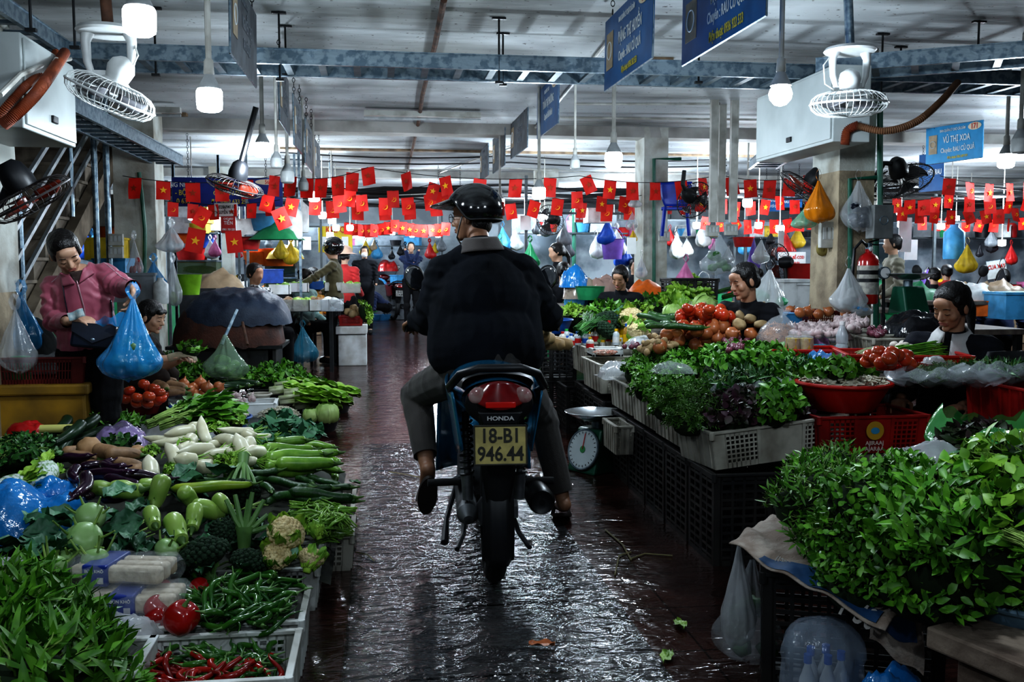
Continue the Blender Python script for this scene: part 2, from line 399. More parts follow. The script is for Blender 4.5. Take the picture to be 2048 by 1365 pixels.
def corr(pts,r,m,label,n=60):
    # corrugated hose through smooth path
    pts=[V(p) for p in pts]; out=[];rs=[]
    k=len(pts)-1
    def cr(t):
        i=min(int(t),k-1);u=t-i; p0=pts[max(i-1,0)];p1=pts[i];p2=pts[i+1];p3=pts[min(i+2,k)]
        return .5*((2*p1)+(p2-p0)*u+(2*p0-5*p1+4*p2-p3)*u*u+(3*p1-p0-3*p2+p3)*u**3)
    for j in range(n*2+1):
        out.append(cr(k*j/(n*2))); rs.append(r*(1+(.12 if j%2 else -.12)))
    return tag(obj('corrugated_hose',MB().tube(out,rs,10),m,ang=60),label,'hose')
corr([P(5,250,4.4),P(30,230,4.4),P(70,190,4.5),P(100,150,4.7),P(130,105,5.2)],.024,M_orangec,'orange conduit curving onto the left white cabinet')
corr([P(-10,240,4.5),P(25,200,4.5),P(60,165,4.6),P(95,140,5.0),P(112,105,5.3)],.018,M_orangec,'second orange conduit behind the thicker one at the left cabinet')
corr([P(1715,252,5.7),P(1770,262,5.6),P(1830,245,5.6),P(1880,205,5.7),P(1915,165,6.0)],.022,mat('brown_conduit',(.20,.10,.05),.7,bump=.2),'brown corrugated hose arching from the right cabinet to the ladder')
corr([P(1735,125,6.2),P(1790,140,6.3),P(1850,148,6.4),P(1960,155,6.4)],.025,M_orangec,'reddish conduit lying along the cable ladder by the white fan')
corr([P(1690,290,5.75),P(1695,262,5.74),P(1718,250,5.7)],.028,M_orangec,'short orange stub conduit under the right cabinet',20)
if 1:
    pipe([P(0,190,4.2),P(40,150,4.4),P(90,128,4.9),P(140,118,5.4)],.012,M_pvc,'pale cable looping above the orange conduits','cable','cable')
# ---- stairs going away and up on the left
m=MB(); n=14; y0,z0=6.5,-.0
sx0,sx1=-4.2,-2.72
pr=[]
for i in range(n):
    y=6.3+i*.285; z=.1+i*.178
    m.box(((sx0+sx1)/2,y+.14,z+.089-.06),(sx1-sx0,.285,.178+.12))
    m.box(((sx0+sx1)/2+.01,y+.13,z+.178),(sx1-sx0+.03,.31,.025))
struct('staircase',m,mat('stair_concrete',(.34,.29,.23),.85,c2=(.2,.17,.14),scale=5,bump=.2),sm=False)
r=thing('stair_railing','galvanised railing of four sloping bars on the staircase','railing',(-2.68,6.3,0))
SL=.178/.285
m=MB()
for h in(.25,.47,.69,.92): m.bar((0,-.2,.1+h-.2*SL),(0,4.1,.1+h+4.1*SL),.03,.035)
obj('rail',m,mat('rail_steel',(.5,.54,.56),.4,.6),r,sm=False)
for i in range(4):
    y=.1+i*1.25; obj('post',MB().tube([(0,y,.1+y*SL),(0,y,1.1+y*SL)],.02,8),M_galv,r)
struct('wall_stair',MB().box((-4.3,9.5,1.45),(.15,7,2.9)),mat('stair_wall',(.24,.22,.2),.9),sm=False)
struct('trim_1',MB().bar((-2.66,6.2,-.1),(-2.66,10.4,2.5),.09,.22),mat('stair_string',(.36,.3,.23),.85,c2=(.2,.16,.12),scale=5),sm=False)
# ---- bulbs
M_glow=mat('bulb_glow',(.93,.97,1),.4,var=0,emit=26)
M_glow2=mat('bulb_glow_far',(.93,.97,1),.4,var=0,emit=22)
def bulb_proto(lit=True):
    pass
def bulb(px,py,Y,s=1.,lit=True,label='',e=0,pole=True,round_=False,group=None,simple=False):
    c=P(px,py,Y); r=thing('hanging_bulb',label,'light bulb',c,group=group)
    R_=.055*s
    if round_: prof=[(0,-1.0*R_*1.05),(R_*.5,-R_*.9),(R_*.9,-R_*.45),(R_,0),(R_*.88,R_*.4),(R_*.6,R_*.75)]
    else: prof=[(0,-R_*1.05),(R_*.7,-R_*1.0),(R_*.95,-R_*.82),(R_,-R_*.4),(R_,R_*.5),(R_*.93,R_*.62),(R_*.9,R_*.7)]
    obj('globe',MB().lathe(prof,20),M_glow if lit and not simple else (M_glow2 if lit else M_white),r)
    if not simple:
        obj('collar',MB().lathe([(R_*.9,R_*.68),(R_*.72,R_*1.1),(R_*.4,R_*1.7),(R_*.34,R_*1.9)],16),mat('bulb_collar',(.42,.44,.45),.5),r)
        obj('socket',MB().lathe([(R_*.36,R_*1.8),(R_*.42,R_*1.9),(R_*.36,R_*2.9),(R_*.2,R_*3.1),(0,R_*3.1)],12),M_pvc,r)
    if pole:
        top=CZ-c.z
        obj('drop_pipe',MB().tube([(0,0,R_*(3 if not simple else .9)),(.0,0,top)],.013*s if not simple else .008,8),M_pvc,r)
    if e:
        lamp(c+V((0,0,-R_*1.2-.03)),e*(2.3 if Y<9 else 3),r=.06)
    return r
bulb(279,38,3.75,1.08,label='lit bulb nearest the top left corner beside the fan',e=5)
bulb(419,197,4.6,1.07,label='lit bulb hanging in front of the left cable ladder',e=24)
bulb(525,298,7.4,1.12,label='lit bulb right of the wall fan and left sign row',e=22)
bulb(1561,188,4.75,1.1,label='lit round bulb left of the right ceiling fan',e=28,round_=True)
bulb(1227,318,6.6,1.12,label='lit bulb hanging before the far grey pillar',e=34)
bulb(1078,385,8.6,1.12,label='lit bulb above the rider shoulder near the flags',e=24)
bulb(2012,320,7.0,1.15,label='lit bulb right of the blue sign numbered 171',e=24)
bulb(1150,328,7.6,.75,False,label='small unlit bulb between the two lit bulbs right of the rider')
bulb(1000,405,11,1.,label='lit bulb right of the helmet',e=16)
bulb(553,325,8.3,.9,False,label='unlit bulb right of the third lit bulb on the left')
bulb(575,353,8.6,1.1,False,label='unlit bulb hanging under the small left signs')
bulb(607,372,9.5,.9,False,label='small unlit bulb beside the red flags on the left')
bulb(628,392,10.5,1.1,label='upper lit bulb of the pair left of the aisle end',e=18)
bulb(629,415,11.5,1.0,label='lower lit bulb of the pair left of the aisle end')
bulb(2040,290,6.2,1.1,False,label='unlit bulb shade at the right picture edge')
bulb(1495,405,11.5,1.1,label='lit bulb between the pillars behind the fuse boxes',e=20)
for px,py,Y in((385,432,12.5),(664,440,13.5),(660,470,15),(700,455,16),(712,470,19),(785,465,20),(824,470,21),(876,470,20),(1089,432,14),(1080,463,13.5),(1240,468,18),(1228,470,20),(1393,450,13.5),(1517,450,13.5),(1560,457,11.8),(1800,423,13.5),(1802,448,14),(1912,437,14.5),(1940,437,15.5),(1882,452,13.5),(1900,475,13),(2004,485,13),(1395,465,16),(645,430,14),(672,455,15.5)):
    bulb(px,py,Y,1.0,label='small lit bulb among the distant stalls',group='lit bulbs over the distant stalls',simple=True)
# lamps of the distant stalls (real bulbs there)
for x,y,z,e in((-5,13,2.2,46),(-1.5,13.5,2.2,44),(-2.5,18,2.2,50),(1,17.5,2.3,40),(2,13,2.1,36),(5,13,2.2,60),(9,13,2.2,66),(4.5,19,2.2,50),(11,18,2.2,50),(-6,19,2.2,40),(7,9.2,2.3,30),(5,22.5,2.2,40),(-1,23,2.2,46),(4.4,16,2.3,30)):
    lamp((x,y,z),e*4.5,r=.15)
# bulbs behind the photographer
for x,y,e in((-1.4,1.2,15),(1.7,1.3,17),(.1,-.6,12)):
    c=V((x,y,2.35)); r=thing('hanging_bulb','lit bulb on the ceiling behind the camera position','light bulb',c,group='bulbs overhead behind')
    obj('globe',MB().lathe([(0,-.055),(.04,-.05),(.05,0),(.045,.05),(.03,.08)],16),M_glow,r); lamp(c+V((0,0,-.12)),e*3.6,r=.05)
w=bpy.data.worlds.new('world'); bpy.context.scene.world=w; w.use_nodes=True
w.node_tree.nodes['Background'].inputs[0].default_value=(.6,.75,1,1); w.node_tree.nodes['Background'].inputs[1].default_value=.06
# ================= containers
def wallgrid(m,a,b,h,zones,t=.006,px=.022,pz=.022,bw=.008,mi=0,z0=0):
    """wall from a to b (xy), zones=[(u0,u1,'s'|'g')]; real openings in g zones"""
    a=V(a);b=V(b);d=b-a;L=d.length;rz=math.atan2(d.y,d.x)
    for u0,u1,k in zones:
        c=a+d*(u0+u1)/2; w=L*(u1-u0)
        if k=='s': m.box((c.x,c.y,z0+h/2),(w,t,h),mi,rz=rz)
        else:
            m.box((c.x,c.y,z0+.012),(w,t,.024),mi,rz=rz); m.box((c.x,c.y,z0+h-.012),(w,t,.024),mi,rz=rz)
            n=max(2,int(w/px))
            for i in range(n+1):
                p=a+d*(u0+(u1-u0)*i/n); m.box((p.x,p.y,z0+h/2),(bw,t,h),mi,rz=rz)
            k2=max(2,int(h/pz))
            for i in range(1,k2): m.box((c.x,c.y,z0+h*i/k2),(w,t*.8,bw),mi,rz=rz)
def crate(name,label,w,d,h,m_,loc,rz=0,style='panel',group=None,tap=.05,rim=.022):
    r=thing(name,label,'crate',loc,rz,group); m=MB(); x,y=w/2,d/2
    if style=='panel': zl=[(0,.09,'s'),(.09,.33,'g'),(.33,.67,'s'),(.67,.91,'g'),(.91,1,'s')]; zs=[(0,.12,'s'),(.12,.88,'s'),(.88,1,'s')]
    elif style=='slat': zl=[(0,.1,'s'),(.1,.9,'g'),(.9,1,'s')]; zs=zl
    else: zl=[(0,.06,'s'),(.06,.47,'g'),(.47,.53,'s'),(.53,.94,'g'),(.94,1,'s')]; zs=zl
    kw=dict(px=.022,pz=.02,bw=.007) if style!='black' else dict(px=.05,pz=.034,bw=.012)
    if style=='slat': kw=dict(px=.016,pz=.2,bw=.006)
    for a,b,z in(((-x,-y),(x,-y),zl),((x,-y),(x,y),zs),((x,y),(-x,y),zl),((-x,y),(-x,-y),zs)): wallgrid(m,(*a,0),(*b,0),h,z,**kw)
    m.box((0,0,.004),(w,d,.008))
    # ribs on the end walls
    if style=='panel':
        for s in(-1,1):
            for i in range(6): m.box((s*(x+.004),-y+d*(i+.5)/6,h/2),(.01,.012,h*.96))
            for u in(-.17,.17): m.box((u*w,s*(y+.004),h/2),(.016,.01,h*.96))
    m.v=[(p[0]*(1-tap*(1-p[2]/h)),p[1]*(1-tap*(1-p[2]/h)),p[2]) for p in m.v]
    obj('basket_body',m,m_,r,sm=False)
    m=MB(); q=rim
    for a,b in(((-x,-y),(x,-y)),((x,-y),(x,y)),((x,y),(-x,y)),((-x,y),(-x,-y))): m.bar((*a,h),(*b,h),q,.012)
    for a in((-x,-y),(x,-y),(x,y),(-x,y)): m.lathe([(q*.62,-.03),(q*.62,.007)],8,c=(*a,h),cl=True)
    obj('rim',m,m_,r,bev=.002,sm=False); return r
M_crw=mat('crate_white',(.60,.62,.60),.45,c2=(.36,.36,.33),scale=7)
M_crd=mat('crate_dirty_white',(.48,.46,.40),.55,c2=(.24,.22,.18),scale=6,th=(.35,.6))
M_crr=mat('crate_red',(.36,.018,.014),.4,c2=(.2,.01,.01),scale=5)
M_crb=mat('crate_black',(.012,.013,.015),.5,c2=(.03,.028,.026),scale=5)
M_crm=mat('crate_maroon',(.16,.02,.018),.5)
M_blue=mat('basin_blue',(.015,.10,.36),.35,var=.1)
M_blue2=mat('basket_lightblue',(.06,.26,.5),.4,var=.1)
M_red=mat('basin_red',(.5,.018,.012),.3,var=.08)
M_foam=mat('foam_white',(.72,.75,.76),.7,c2=(.5,.5,.48),scale=6)
M_yel=mat('box_yellow',(.38,.22,.02),.6,c2=(.2,.12,.02),scale=4)
def basin(label,r_,h,m_,loc,name='basin',cat='basin',group=None,sy=1,top=None):
    t=thing(name,label,cat,loc,0,group)
    pr=[(0,.0),(r_*.72,.0),(r_*.75,.004),(r_*.98,h),(r_*1.06,h+.004),(r_*1.06,h-.006),(r_*1.02,h-.008),(r_*.97,h-.004)]
    m=MB().lathe([(0,0),(r_*.74,0),(r_*.78,.01),(r_,h),(r_*.985,h),(r_*.76,.015),(0,.012)],28)
    o=obj('bowl',m,m_,t); o.scale.y=sy
    o=obj('rim',MB().torus((0,0,h),r_*1.01,.008,28,6),m_,t); o.scale.y=sy; return t
def tray(a=0): pass
def foamtray(label,w,d,h,loc,rz=0,group=None,m_=None,name='foam_tray'):
    t=thing(name,label,'tray',loc,rz,group); m=MB(); k=.018
    m.box((0,0,.01),(w,d,.02))
    for s in(-1,1): m.box((s*(w-k)/2,0,h/2),(k,d,h)); m.box((0,s*(d-k)/2,h/2),(w-2*k,k,h))
    obj('box_body',m,m_ or M_foam,t,sm=False,bev=.004)
    m=MB()
    for s in(-1,1): m.box((s*(w-k)/2,0,h+.004),(k+.008,d+.008,.01)); m.box((0,s*(d-k)/2,h+.004),(w,k+.008,.01))
    obj('rim',m,m_ or M_foam,t,sm=False,bev=.003)
    return t
# ================= leaf tools
M_leaf=mat('leaf_green',(.15,.36,.035),.42,c2=(.06,.19,.02),scale=16,rnd=.25)
M_leafd=mat('leaf_dark',(.06,.18,.04),.42,c2=(.025,.09,.025),scale=14,rnd=.2)
M_leafp=mat('leaf_purple',(.085,.03,.055),.45,c2=(.03,.055,.02),scale=9,rnd=.2)
M_leafl=mat('leaf_light',(.36,.56,.09),.45,c2=(.18,.36,.05),scale=14,rnd=.15)
M_leafb=mat('leaf_blue_green',(.08,.22,.11),.5,c2=(.04,.13,.07),scale=9,rnd=.15)
M_stem=mat('stem_pale',(.36,.5,.15),.45,c2=(.16,.26,.06),scale=14)
M_stemw=mat('stem_white',(.50,.52,.38),.5,c2=(.3,.36,.16),scale=14)
def leaf(m,M,L,W_,curl=.25,fold=.25,mi=0,seg=4,jag=0,rr=R):
    st=[(0,.12),(.22,.75),(.5,1),(.78,.62),(1,0)] if seg==4 else [(0,.2),(.45,1),(1,0)]
    vs=[];fs=[]
    for i,(t,w) in enumerate(st):
        y=L*t; z=-curl*L*t*t
        if w==0: vs.append((0,y,z))
        else:
            ww=W_*w/2*(1+(jag*(rr.random()-.5) if jag else 0)); vs+=[(-ww,y,z+fold*ww),(0,y,z),(ww,y,z+fold*ww)]
    n=len(st)-1
    for i in range(n-1):
        a=i*3; fs+=[(a,a+1,a+4,a+3),(a+1,a+2,a+5,a+4)]
    a=(n-1)*3; fs+=[(a,a+1,a+3),(a+1,a+2,a+3)]
    m.add(vs,fs,mi,M)
def clump(seed,n,rad_,L,W_,kind='leaf',stems=20,up=.3,fold=.25,curl=.3,stemr=.002):
    """dome of leaves with stems. rad_=(rx,ry,rz)"""
    rr=random.Random(seed); m=MB()
    for i in range(n):
        a=rr.uniform(0,2*PI); e=rr.uniform(-.1,1)**.8 if rr.random()<.0 else math.asin(min(1,max(-.15,rr.uniform(-.15,1))))
        k=rr.uniform(.72,1.08)
        p=V((math.cos(a)*math.cos(e)*rad_[0]*k,math.sin(a)*math.cos(e)*rad_[1]*k,math.sin(e)*rad_[2]*k))
        out=V((math.cos(a)*math.cos(e),math.sin(a)*math.cos(e),math.sin(e)+up)).normalized()
        d=(out+V((rr.gauss(0,.55),rr.gauss(0,.55),rr.gauss(0,.45)))).normalized()
        s=d.cross(out+V((.01,.02,.03))); s=s.normalized() if s.length>1e-4 else V((1,0,0))
        nrm=s.cross(d).normalized()
        if nrm.dot(out)<0: nrm=-nrm; s=-s
        l=L*rr.uniform(.65,1.2)
        Mx=frame(p-d*l*.4,s,d,nrm)
        if kind=='leaf': leaf(m,Mx,l,W_*rr.uniform(.7,1.15),curl*rr.uniform(-.3,1.4),fold)
        elif kind=='lobed':
            for an in(-.9,-.35,.3,.85):
                leaf(m,Mx@TR((0,l*.15,0),(rr.uniform(-.4,.4),0,an)),l*(.8 if abs(an)<.5 else .6),W_*.6,curl,fold,seg=2)
        elif kind=='fern':
            for q in range(5):
                for sgn in(-1,1): leaf(m,Mx@TR((0,l*q/5,0),(rr.uniform(-.5,.5),rr.uniform(-.3,.3),sgn*.9)),l*.32,W_*.25,.1,.1,seg=2)
        elif kind=='blade':
            leaf(m,Mx,l,W_,curl*rr.uniform(.3,1.5),.5)
    for i in range(stems):
        a=rr.uniform(0,2*PI);e=rr.uniform(.1,1.3)
        p=V((math.cos(a)*math.cos(e)*rad_[0],math.sin(a)*math.cos(e)*rad_[1],math.sin(e)*rad_[2]))*.97
        q=p*.3+V((rr.gauss(0,.02),rr.gauss(0,.02),0)); mid=(p+q)/2+V((0,0,.02))
        m.tube([q,mid,p,p*1.06+V((0,0,.005))],[stemr*1.3,stemr,stemr*.8,stemr*.4],4,1,cap=False)
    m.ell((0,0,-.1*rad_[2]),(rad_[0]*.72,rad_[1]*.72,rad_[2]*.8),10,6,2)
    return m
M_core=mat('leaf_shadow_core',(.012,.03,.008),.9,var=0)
def bundle(seed,n,L,W_,stemL,sp=.5,stemr=.0025,kind='leaf',tied=True,h=.04):
    """stalks gathered at the back (y=0), leafy heads towards +y"""
    rr=random.Random(seed); m=MB()
    for i in range(n):
        x=rr.gauss(0,.25*sp*.12); z=rr.uniform(0,h); l=stemL*rr.uniform(.75,1.1); ax=rr.gauss(0,sp*.35)
        p0=V((x,0,z)); p1=V((x+ax*l*.4,l*.5,z+.02)); p2=V((x+ax*l,l,z+rr.uniform(-.01,.04)))
        m.tube([p0,p1,p2],[stemr,stemr,stemr*.6],4,1,cap=False)
        for q in range(3 if kind!='none' else 0):
            b=p1.lerp(p2,.5+.25*q) if q<2 else p2
            an=rr.uniform(-1,1)+ax; M=TR(b,(rr.uniform(-.3,.6),rr.uniform(-.8,.8),-an))
            leaf(m,M,L*rr.uniform(.6,1.1),W_*rr.uniform(.7,1.1),.25,.3,seg=4)
    return m
def leafpro(name,label,cat,m,mats,group=None):
    o=obj(name,m,mats,ang=180); tag(o,label,cat,group); return Pro(o)
# ================= vegetables (each a thing, with its own parts)
def veg(name,label,cat,body,bm,parts=(),group=None,ang=60):
    o=obj(name,body,bm,ang=ang); tag(o,label,cat,group)
    for n,m,mt in parts: obj(n,m,mt,o,ang=60)
    return Pro(o)
def bumpy(k,s,seed=0): return lambda p:p*(1+k*noise.noise(p*s+V((seed*3.3,0,0))))
M_tom=mat('tomato_skin',(.50,.035,.012),.22,c2=(.42,.07,.02),scale=6,rnd=.2,var=.1)
M_cal=mat('calyx',(.08,.16,.03),.6)
def star_calyx(m,c,r,n=5,up=.2):
    for i in range(n):
        leaf(m,TR(c,(up,0,2*PI*i/n)),r,r*.35,.5,.2,seg=2)
def tomato_pro(label,group,r=.036,m_=None):
    m=MB().ell((0,0,r*.82),(r,r,r*.84),16,10,fn=lambda p:V((p.x*(1+.03*math.cos(5*math.atan2(p.y,p.x))),p.y*(1+.03*math.cos(5*math.atan2(p.y,p.x))),p.z-.22*math.exp(-(p.x**2+p.y**2)*9)*(1 if p.z>0 else 0))))
    c=MB(); star_calyx(c,(0,0,r*1.42),r*.6); c.tube([(0,0,r*1.4),(.002,0,r*1.66)],.0025,5)
    return veg('tomato',label,'tomato',m,m_ or M_tom,[('calyx',c,M_cal)],group)
M_oni=mat('onion_skin',(.50,.20,.08),.35,c2=(.34,.11,.04),scale=5,rnd=.15)
def onion_pro(label,group,r=.036,m_=None,name='onion'):
    pr=[(0,-r*.8),(r*.25,-r*.82),(r*.72,-r*.6),(r,-r*.05),(r*.86,r*.45),(r*.45,r*.78),(r*.16,r*1.0),(r*.1,r*1.3),(0,r*1.34)]
    m=MB().lathe([(a,b+r*.82) for a,b in pr],16)
    c=MB(); rr=random.Random(4)
    for i in range(8): a=i; c.tube([(0,0,.002),(math.cos(a)*r*.3,math.sin(a)*r*.3,-.004+.004)],.0012,3)
    return veg(name,label,'onion',m,m_ or M_oni,[('root_tuft',c,M_stemw)],group)
M_pot=mat('potato_skin',(.42,.31,.17),.7,c2=(.28,.2,.1),scale=14,rnd=.15,bump=.1)
def potato_pro(label,group,r=(.042,.032,.028),m_=None,name='potato',cat='potato'):
    m=MB().ell((0,0,r[2]),r,14,9,fn=bumpy(.25,1.6,R.random()*9)); return veg(name,label,cat,m,m_ or M_pot,(),group)
M_dai=mat('daikon_skin',(.70,.68,.55),.35,c2=(.55,.52,.36),scale=7,rnd=.06)
def daikon_pro(label,L,r,group,seed=0,name='daikon_radish'):
    pr=[]; n=14
    for i in range(n+1):
        t=i/n; w=r*(min(1,(t/.12)**.5) if t<.12 else 1)*(1 if t<.55 else max(.05,1-((t-.55)/.45)**1.7*.97)); pr.append((max(w,1e-5) if i not in(0,) else 1e-5,t*L))
    b=MB().lathe(pr,16,fn=lambda q,a:q+V((.02*math.sin(q.z*9+seed),.012*math.sin(q.z*13+seed),0))); b.v=[(x,z-L/2,y+r) for x,y,z in b.v]
    s=MB(); rr=random.Random(seed+3)
    for i in range(9):
        a=2*PI*i/9; d=V((math.cos(a)*.02,-.045*rr.uniform(.6,1.1),math.sin(a)*.02)); c0=V((math.cos(a)*r*.35,-L/2+.006,r+math.sin(a)*r*.35))
        s.tube([c0,c0+d,c0+d*1.7+V((0,0,.006))],[.004,.0035,.002],5)
        if i%3==0: leaf(s,TR(c0+d*1.5,(rr.uniform(-.4,.4),0,PI+rr.uniform(-.8,.8))),.05,.02,.3,.3)
    return veg(name,label,'radish',b,M_dai,[('leaf_stalks',s,M_leafl)],group)
M_egg=mat('eggplant_skin',(.035,.008,.03),.16,c2=(.018,.004,.016),scale=4,spec=.7)
def longveg(name,label,cat,L,r,bm,group,bend=.15,neck=.55,tip=.8,stem=True,sm_=None,seed=0,rib=0):
    pr=[];n=16;k=12; vs=MB()
    pts=[];rs=[]
    for i in range(n+1):
        t=i/n; w=r*((neck+(1-neck)*min(1,t/.55)**.9))
        if t<.06: w*=math.sqrt(max(.02,t/.06))
        if t>tip: w*=math.sqrt(max(.003,1-((t-tip)/(1-tip))**2))
        pts.append(V((bend*L*(math.sin(PI*t)-.5),(t-.5)*L,r+.003*math.sin(t*9+seed)))); rs.append(w)
    vs.tube(pts,rs,14)
    parts=[]
    if stem:
        c=MB(); p=pts[0]; d=(pts[0]-pts[1]).normalized()
        c.tube([p+V((0,.008,0)),p+d*.012,p+d*.035+V((0,0,.006))],[r*neck*.75,r*neck*.35,r*.14],8)
        for i in range(5): leaf(c,frame(p+d*.004,V((1,0,0)),V((math.cos(i*1.257)*.6,1,math.sin(i*1.257)*.6)),V((math.cos(i*1.257),0,math.sin(i*1.257)))),r*1.5,r*.8,.0,.2,seg=2)
        parts=[('stalk',c,sm_ or M_cal)]
    return veg(name,label,cat,vs,bm,parts,group)
M_cuc=mat('cucumber_skin',(.035,.10,.022),.35,c2=(.015,.055,.014),scale=30,rnd=.2,bump=.25,bs=110)
M_squ=mat('squash_skin',(.22,.38,.06),.32,c2=(.13,.27,.035),scale=22,rnd=.15)
M_zuc=mat('zucchini_skin',(.014,.035,.016),.3,c2=(.02,.05,.02),scale=12)
M_pale=mat('gourd_pale',(.36,.48,.14),.3,c2=(.24,.38,.08),scale=8,rnd=.1)
M_pum=mat('pumpkin_skin',(.36,.22,.12),.55,c2=(.22,.13,.07),scale=9,rnd=.1,bump=.15)
M_koh=mat('kohlrabi_skin',(.36,.50,.24),.35,c2=(.26,.42,.16),scale=6)
def kohlrabi(label,loc,r,rot,group=None,leaves=5,seed=0,lf=None):
    rr=random.Random(seed)
    o=obj('kohlrabi',MB().ell((0,0,0),(r,r,r*.86),20,12,fn=lambda p:V((p.x,p.y,p.z-.12*math.exp(-(p.x**2+p.y**2)*8)*(1 if p.z>0 else -1)))),M_koh,loc=loc,rot=rot,ang=60)
    tag(o,label,'kohlrabi',group)
    s=MB()
    for i in range(leaves+4):
        a=2*PI*i/(leaves+4)+rr.uniform(-.2,.2); d=V((math.cos(a),math.sin(a),0))
        L_=r*rr.uniform(.25,1.5); s.tube([d*r*.75+V((0,0,r*.35)),d*(r*.95)+V((0,0,r*.55)),d*(r+L_*.5)+V((0,0,r*.5+L_))],[.006,.0045,.003],6)
    obj('stalks',s,M_stem,o)
    l=MB()
    for i in range(leaves):
        a=2*PI*i/leaves+rr.uniform(-.4,.4); d=V((math.cos(a),math.sin(a),0))
        M=TR(d*(r*1.3)+V((0,0,r*1.0)),(rr.uniform(-.5,.4),rr.uniform(-.5,.5),a-PI/2)); bigleaf(l,M,r*rr.uniform(1.6,2.6),r*rr.uniform(1.0,1.6),rr)
    obj('leaves',l,lf or M_leafb,o,ang=180); return o
def bigleaf(m,M,L,W_,rr=R,mi=0,curl=.4):
    nx,ny=6,8; k=rr.random()*9
    def f(u,v):
        w=math.sin(PI*min(1,v*.92+.06))**.7*(1+.1*math.sin(v*23+k)); x=(u-.5)*W_*w; 
        return (x,L*v,abs(u-.5)*W_*.35+.012*math.sin(u*9+v*11+k)*(W_/.1)-curl*L*v*v*.5)
    m.grid(nx,ny,f,mi,M)
    m.tube([M@V((0,0,0)),M@V((0,L*.5,-curl*L*.125+.002)),M@V((0,L*.95,-curl*L*.45))],[.004,.0025,.001],5,mi)
M_bro=mat('broccoli_head',(.025,.065,.03),.8,c2=(.012,.035,.016),scale=60,bump=1.0,bs=160)
M_brs=mat('broccoli_stem',(.17,.30,.10),.45,c2=(.11,.22,.07),scale=10)
def floretball(m,c,r,n,fr,rr,flat=.6,mi=0):
    for i in range(n):
        t=(i+.5)/n; ph=math.acos(1-t*1.15); a=i*2.39996
        p=V((math.sin(ph)*math.cos(a)*r,math.sin(ph)*math.sin(a)*r,math.cos(ph)*r*flat))+V(c)
        m.ell(p,fr*rr.uniform(.75,1.2),7,5,mi)
def broccoli(label,loc,r,rot,stem=.16,group=None,seed=0,leaves=2,branch=6):
    rr=random.Random(seed); h=MB(); h.ell((0,0,0),(r*.93,r*.93,r*.56),14,8); floretball(h,(0,0,0),r*.93,90,r*.13,rr)
    o=obj('broccoli',h,M_bro,loc=loc,rot=rot,ang=180); tag(o,label,'broccoli',group)
    s=MB(); s.tube([(0,0,-stem),(0,0,-stem*.75),(0,0,-stem*.35),(0,0,0)],[r*.3,r*.26,r*.3,r*.5],12)
    for i in range(branch):
        a=2*PI*i/branch; e=rr.uniform(.7,1); d=V((math.cos(a),math.sin(a),0)); s.tube([d*r*.15+V((0,0,-stem*.7)),d*r*.55*e+V((0,0,-stem*.4)),d*r*.85*e+V((0,0,-.0))],[r*.13,r*.1,r*.13],7)
    obj('stem',s,M_brs,o)
    l=MB()
    for i in range(leaves): 
        a=rr.uniform(0,2*PI); bigleaf(l,TR((math.cos(a)*r*.3,math.sin(a)*r*.3,-stem*.6),(rr.uniform(.4,1.0),0,a-PI/2)),r*1.7,r*.9,rr)
    if leaves: obj('leaves',l,M_leafb,o,ang=180)
    return o
M_cau=mat('cauliflower_curd',(.78,.66,.40),.75,c2=(.60,.48,.26),scale=30,bump=.8,bs=120)
def cauliflower(label,loc,r,rot=(0,0,0),group=None,seed=0,m_=None):
    rr=random.Random(seed); h=MB(); h.ell((0,0,0),(r*.95,r*.95,r*.74),14,8); floretball(h,(0,0,0),r*.86,110,r*.17,rr,.78)
    o=obj('cauliflower',h,m_ or M_cau,loc=loc,rot=rot,ang=180); tag(o,label,'cauliflower',group)
    l=MB()
    for i in range(9):
        a=2*PI*i/9+rr.uniform(-.2,.2); bigleaf(l,TR((math.cos(a)*r*.45,math.sin(a)*r*.45,-r*.85),(rr.uniform(.85,1.2),rr.uniform(-.2,.2),a-PI/2)),r*rr.uniform(1.5,2.0),r*rr.uniform(.8,1.1),rr,curl=-.35)
    l.tube([(0,0,-r*1.15),(0,0,-r*.4)],[r*.3,r*.4],10)
    obj('leaves',l,M_leafl,o,ang=180); return o
M_cab=mat('cabbage_leaf',(.40,.52,.20),.45,c2=(.24,.38,.1),scale=5)
def cabbage(label,loc,r,rot=(0,0,0),group=None,seed=0,m_=None):
    rr=random.Random(seed); o=obj('cabbage',MB().ell((0,0,0),(r,r,r*.85),18,12,fn=bumpy(.12,2.5,seed)),m_ or M_cab,loc=loc,rot=rot,ang=180); tag(o,label,'cabbage',group)
    l=MB()
    for i in range(7):
        a=2*PI*i/7; l.add(*shellpatch(r*rr.uniform(1.02,1.1),a,rr.uniform(.5,.9),rr))
    obj('outer_leaves',l,m_ or M_cab,o,ang=180); return o
def shellpatch(r,a,w,rr):
    vs=[];fs=[];n=6; k=rr.random()*9
    for j in range(n+1):
        for i in range(n+1):
            e=-.9+1.9*j/n; b=a+(i/n-.5)*w*2; q=r*(1+.05*math.sin(i*2+j*1.7+k)+.10*(j/n)**3+.06*abs(i/n-.5)*2)
            vs.append((math.cos(b)*math.cos(e)*q,math.sin(b)*math.cos(e)*q,math.sin(e)*q*.88))
    for j in range(n):
        for i in range(n): x=j*(n+1)+i; fs.append((x,x+1,x+n+2,x+n+1))
    return vs,fs
M_bell=mat('bell_pepper_red',(.42,.012,.012),.15,c2=(.30,.008,.008),scale=4,spec=.7)
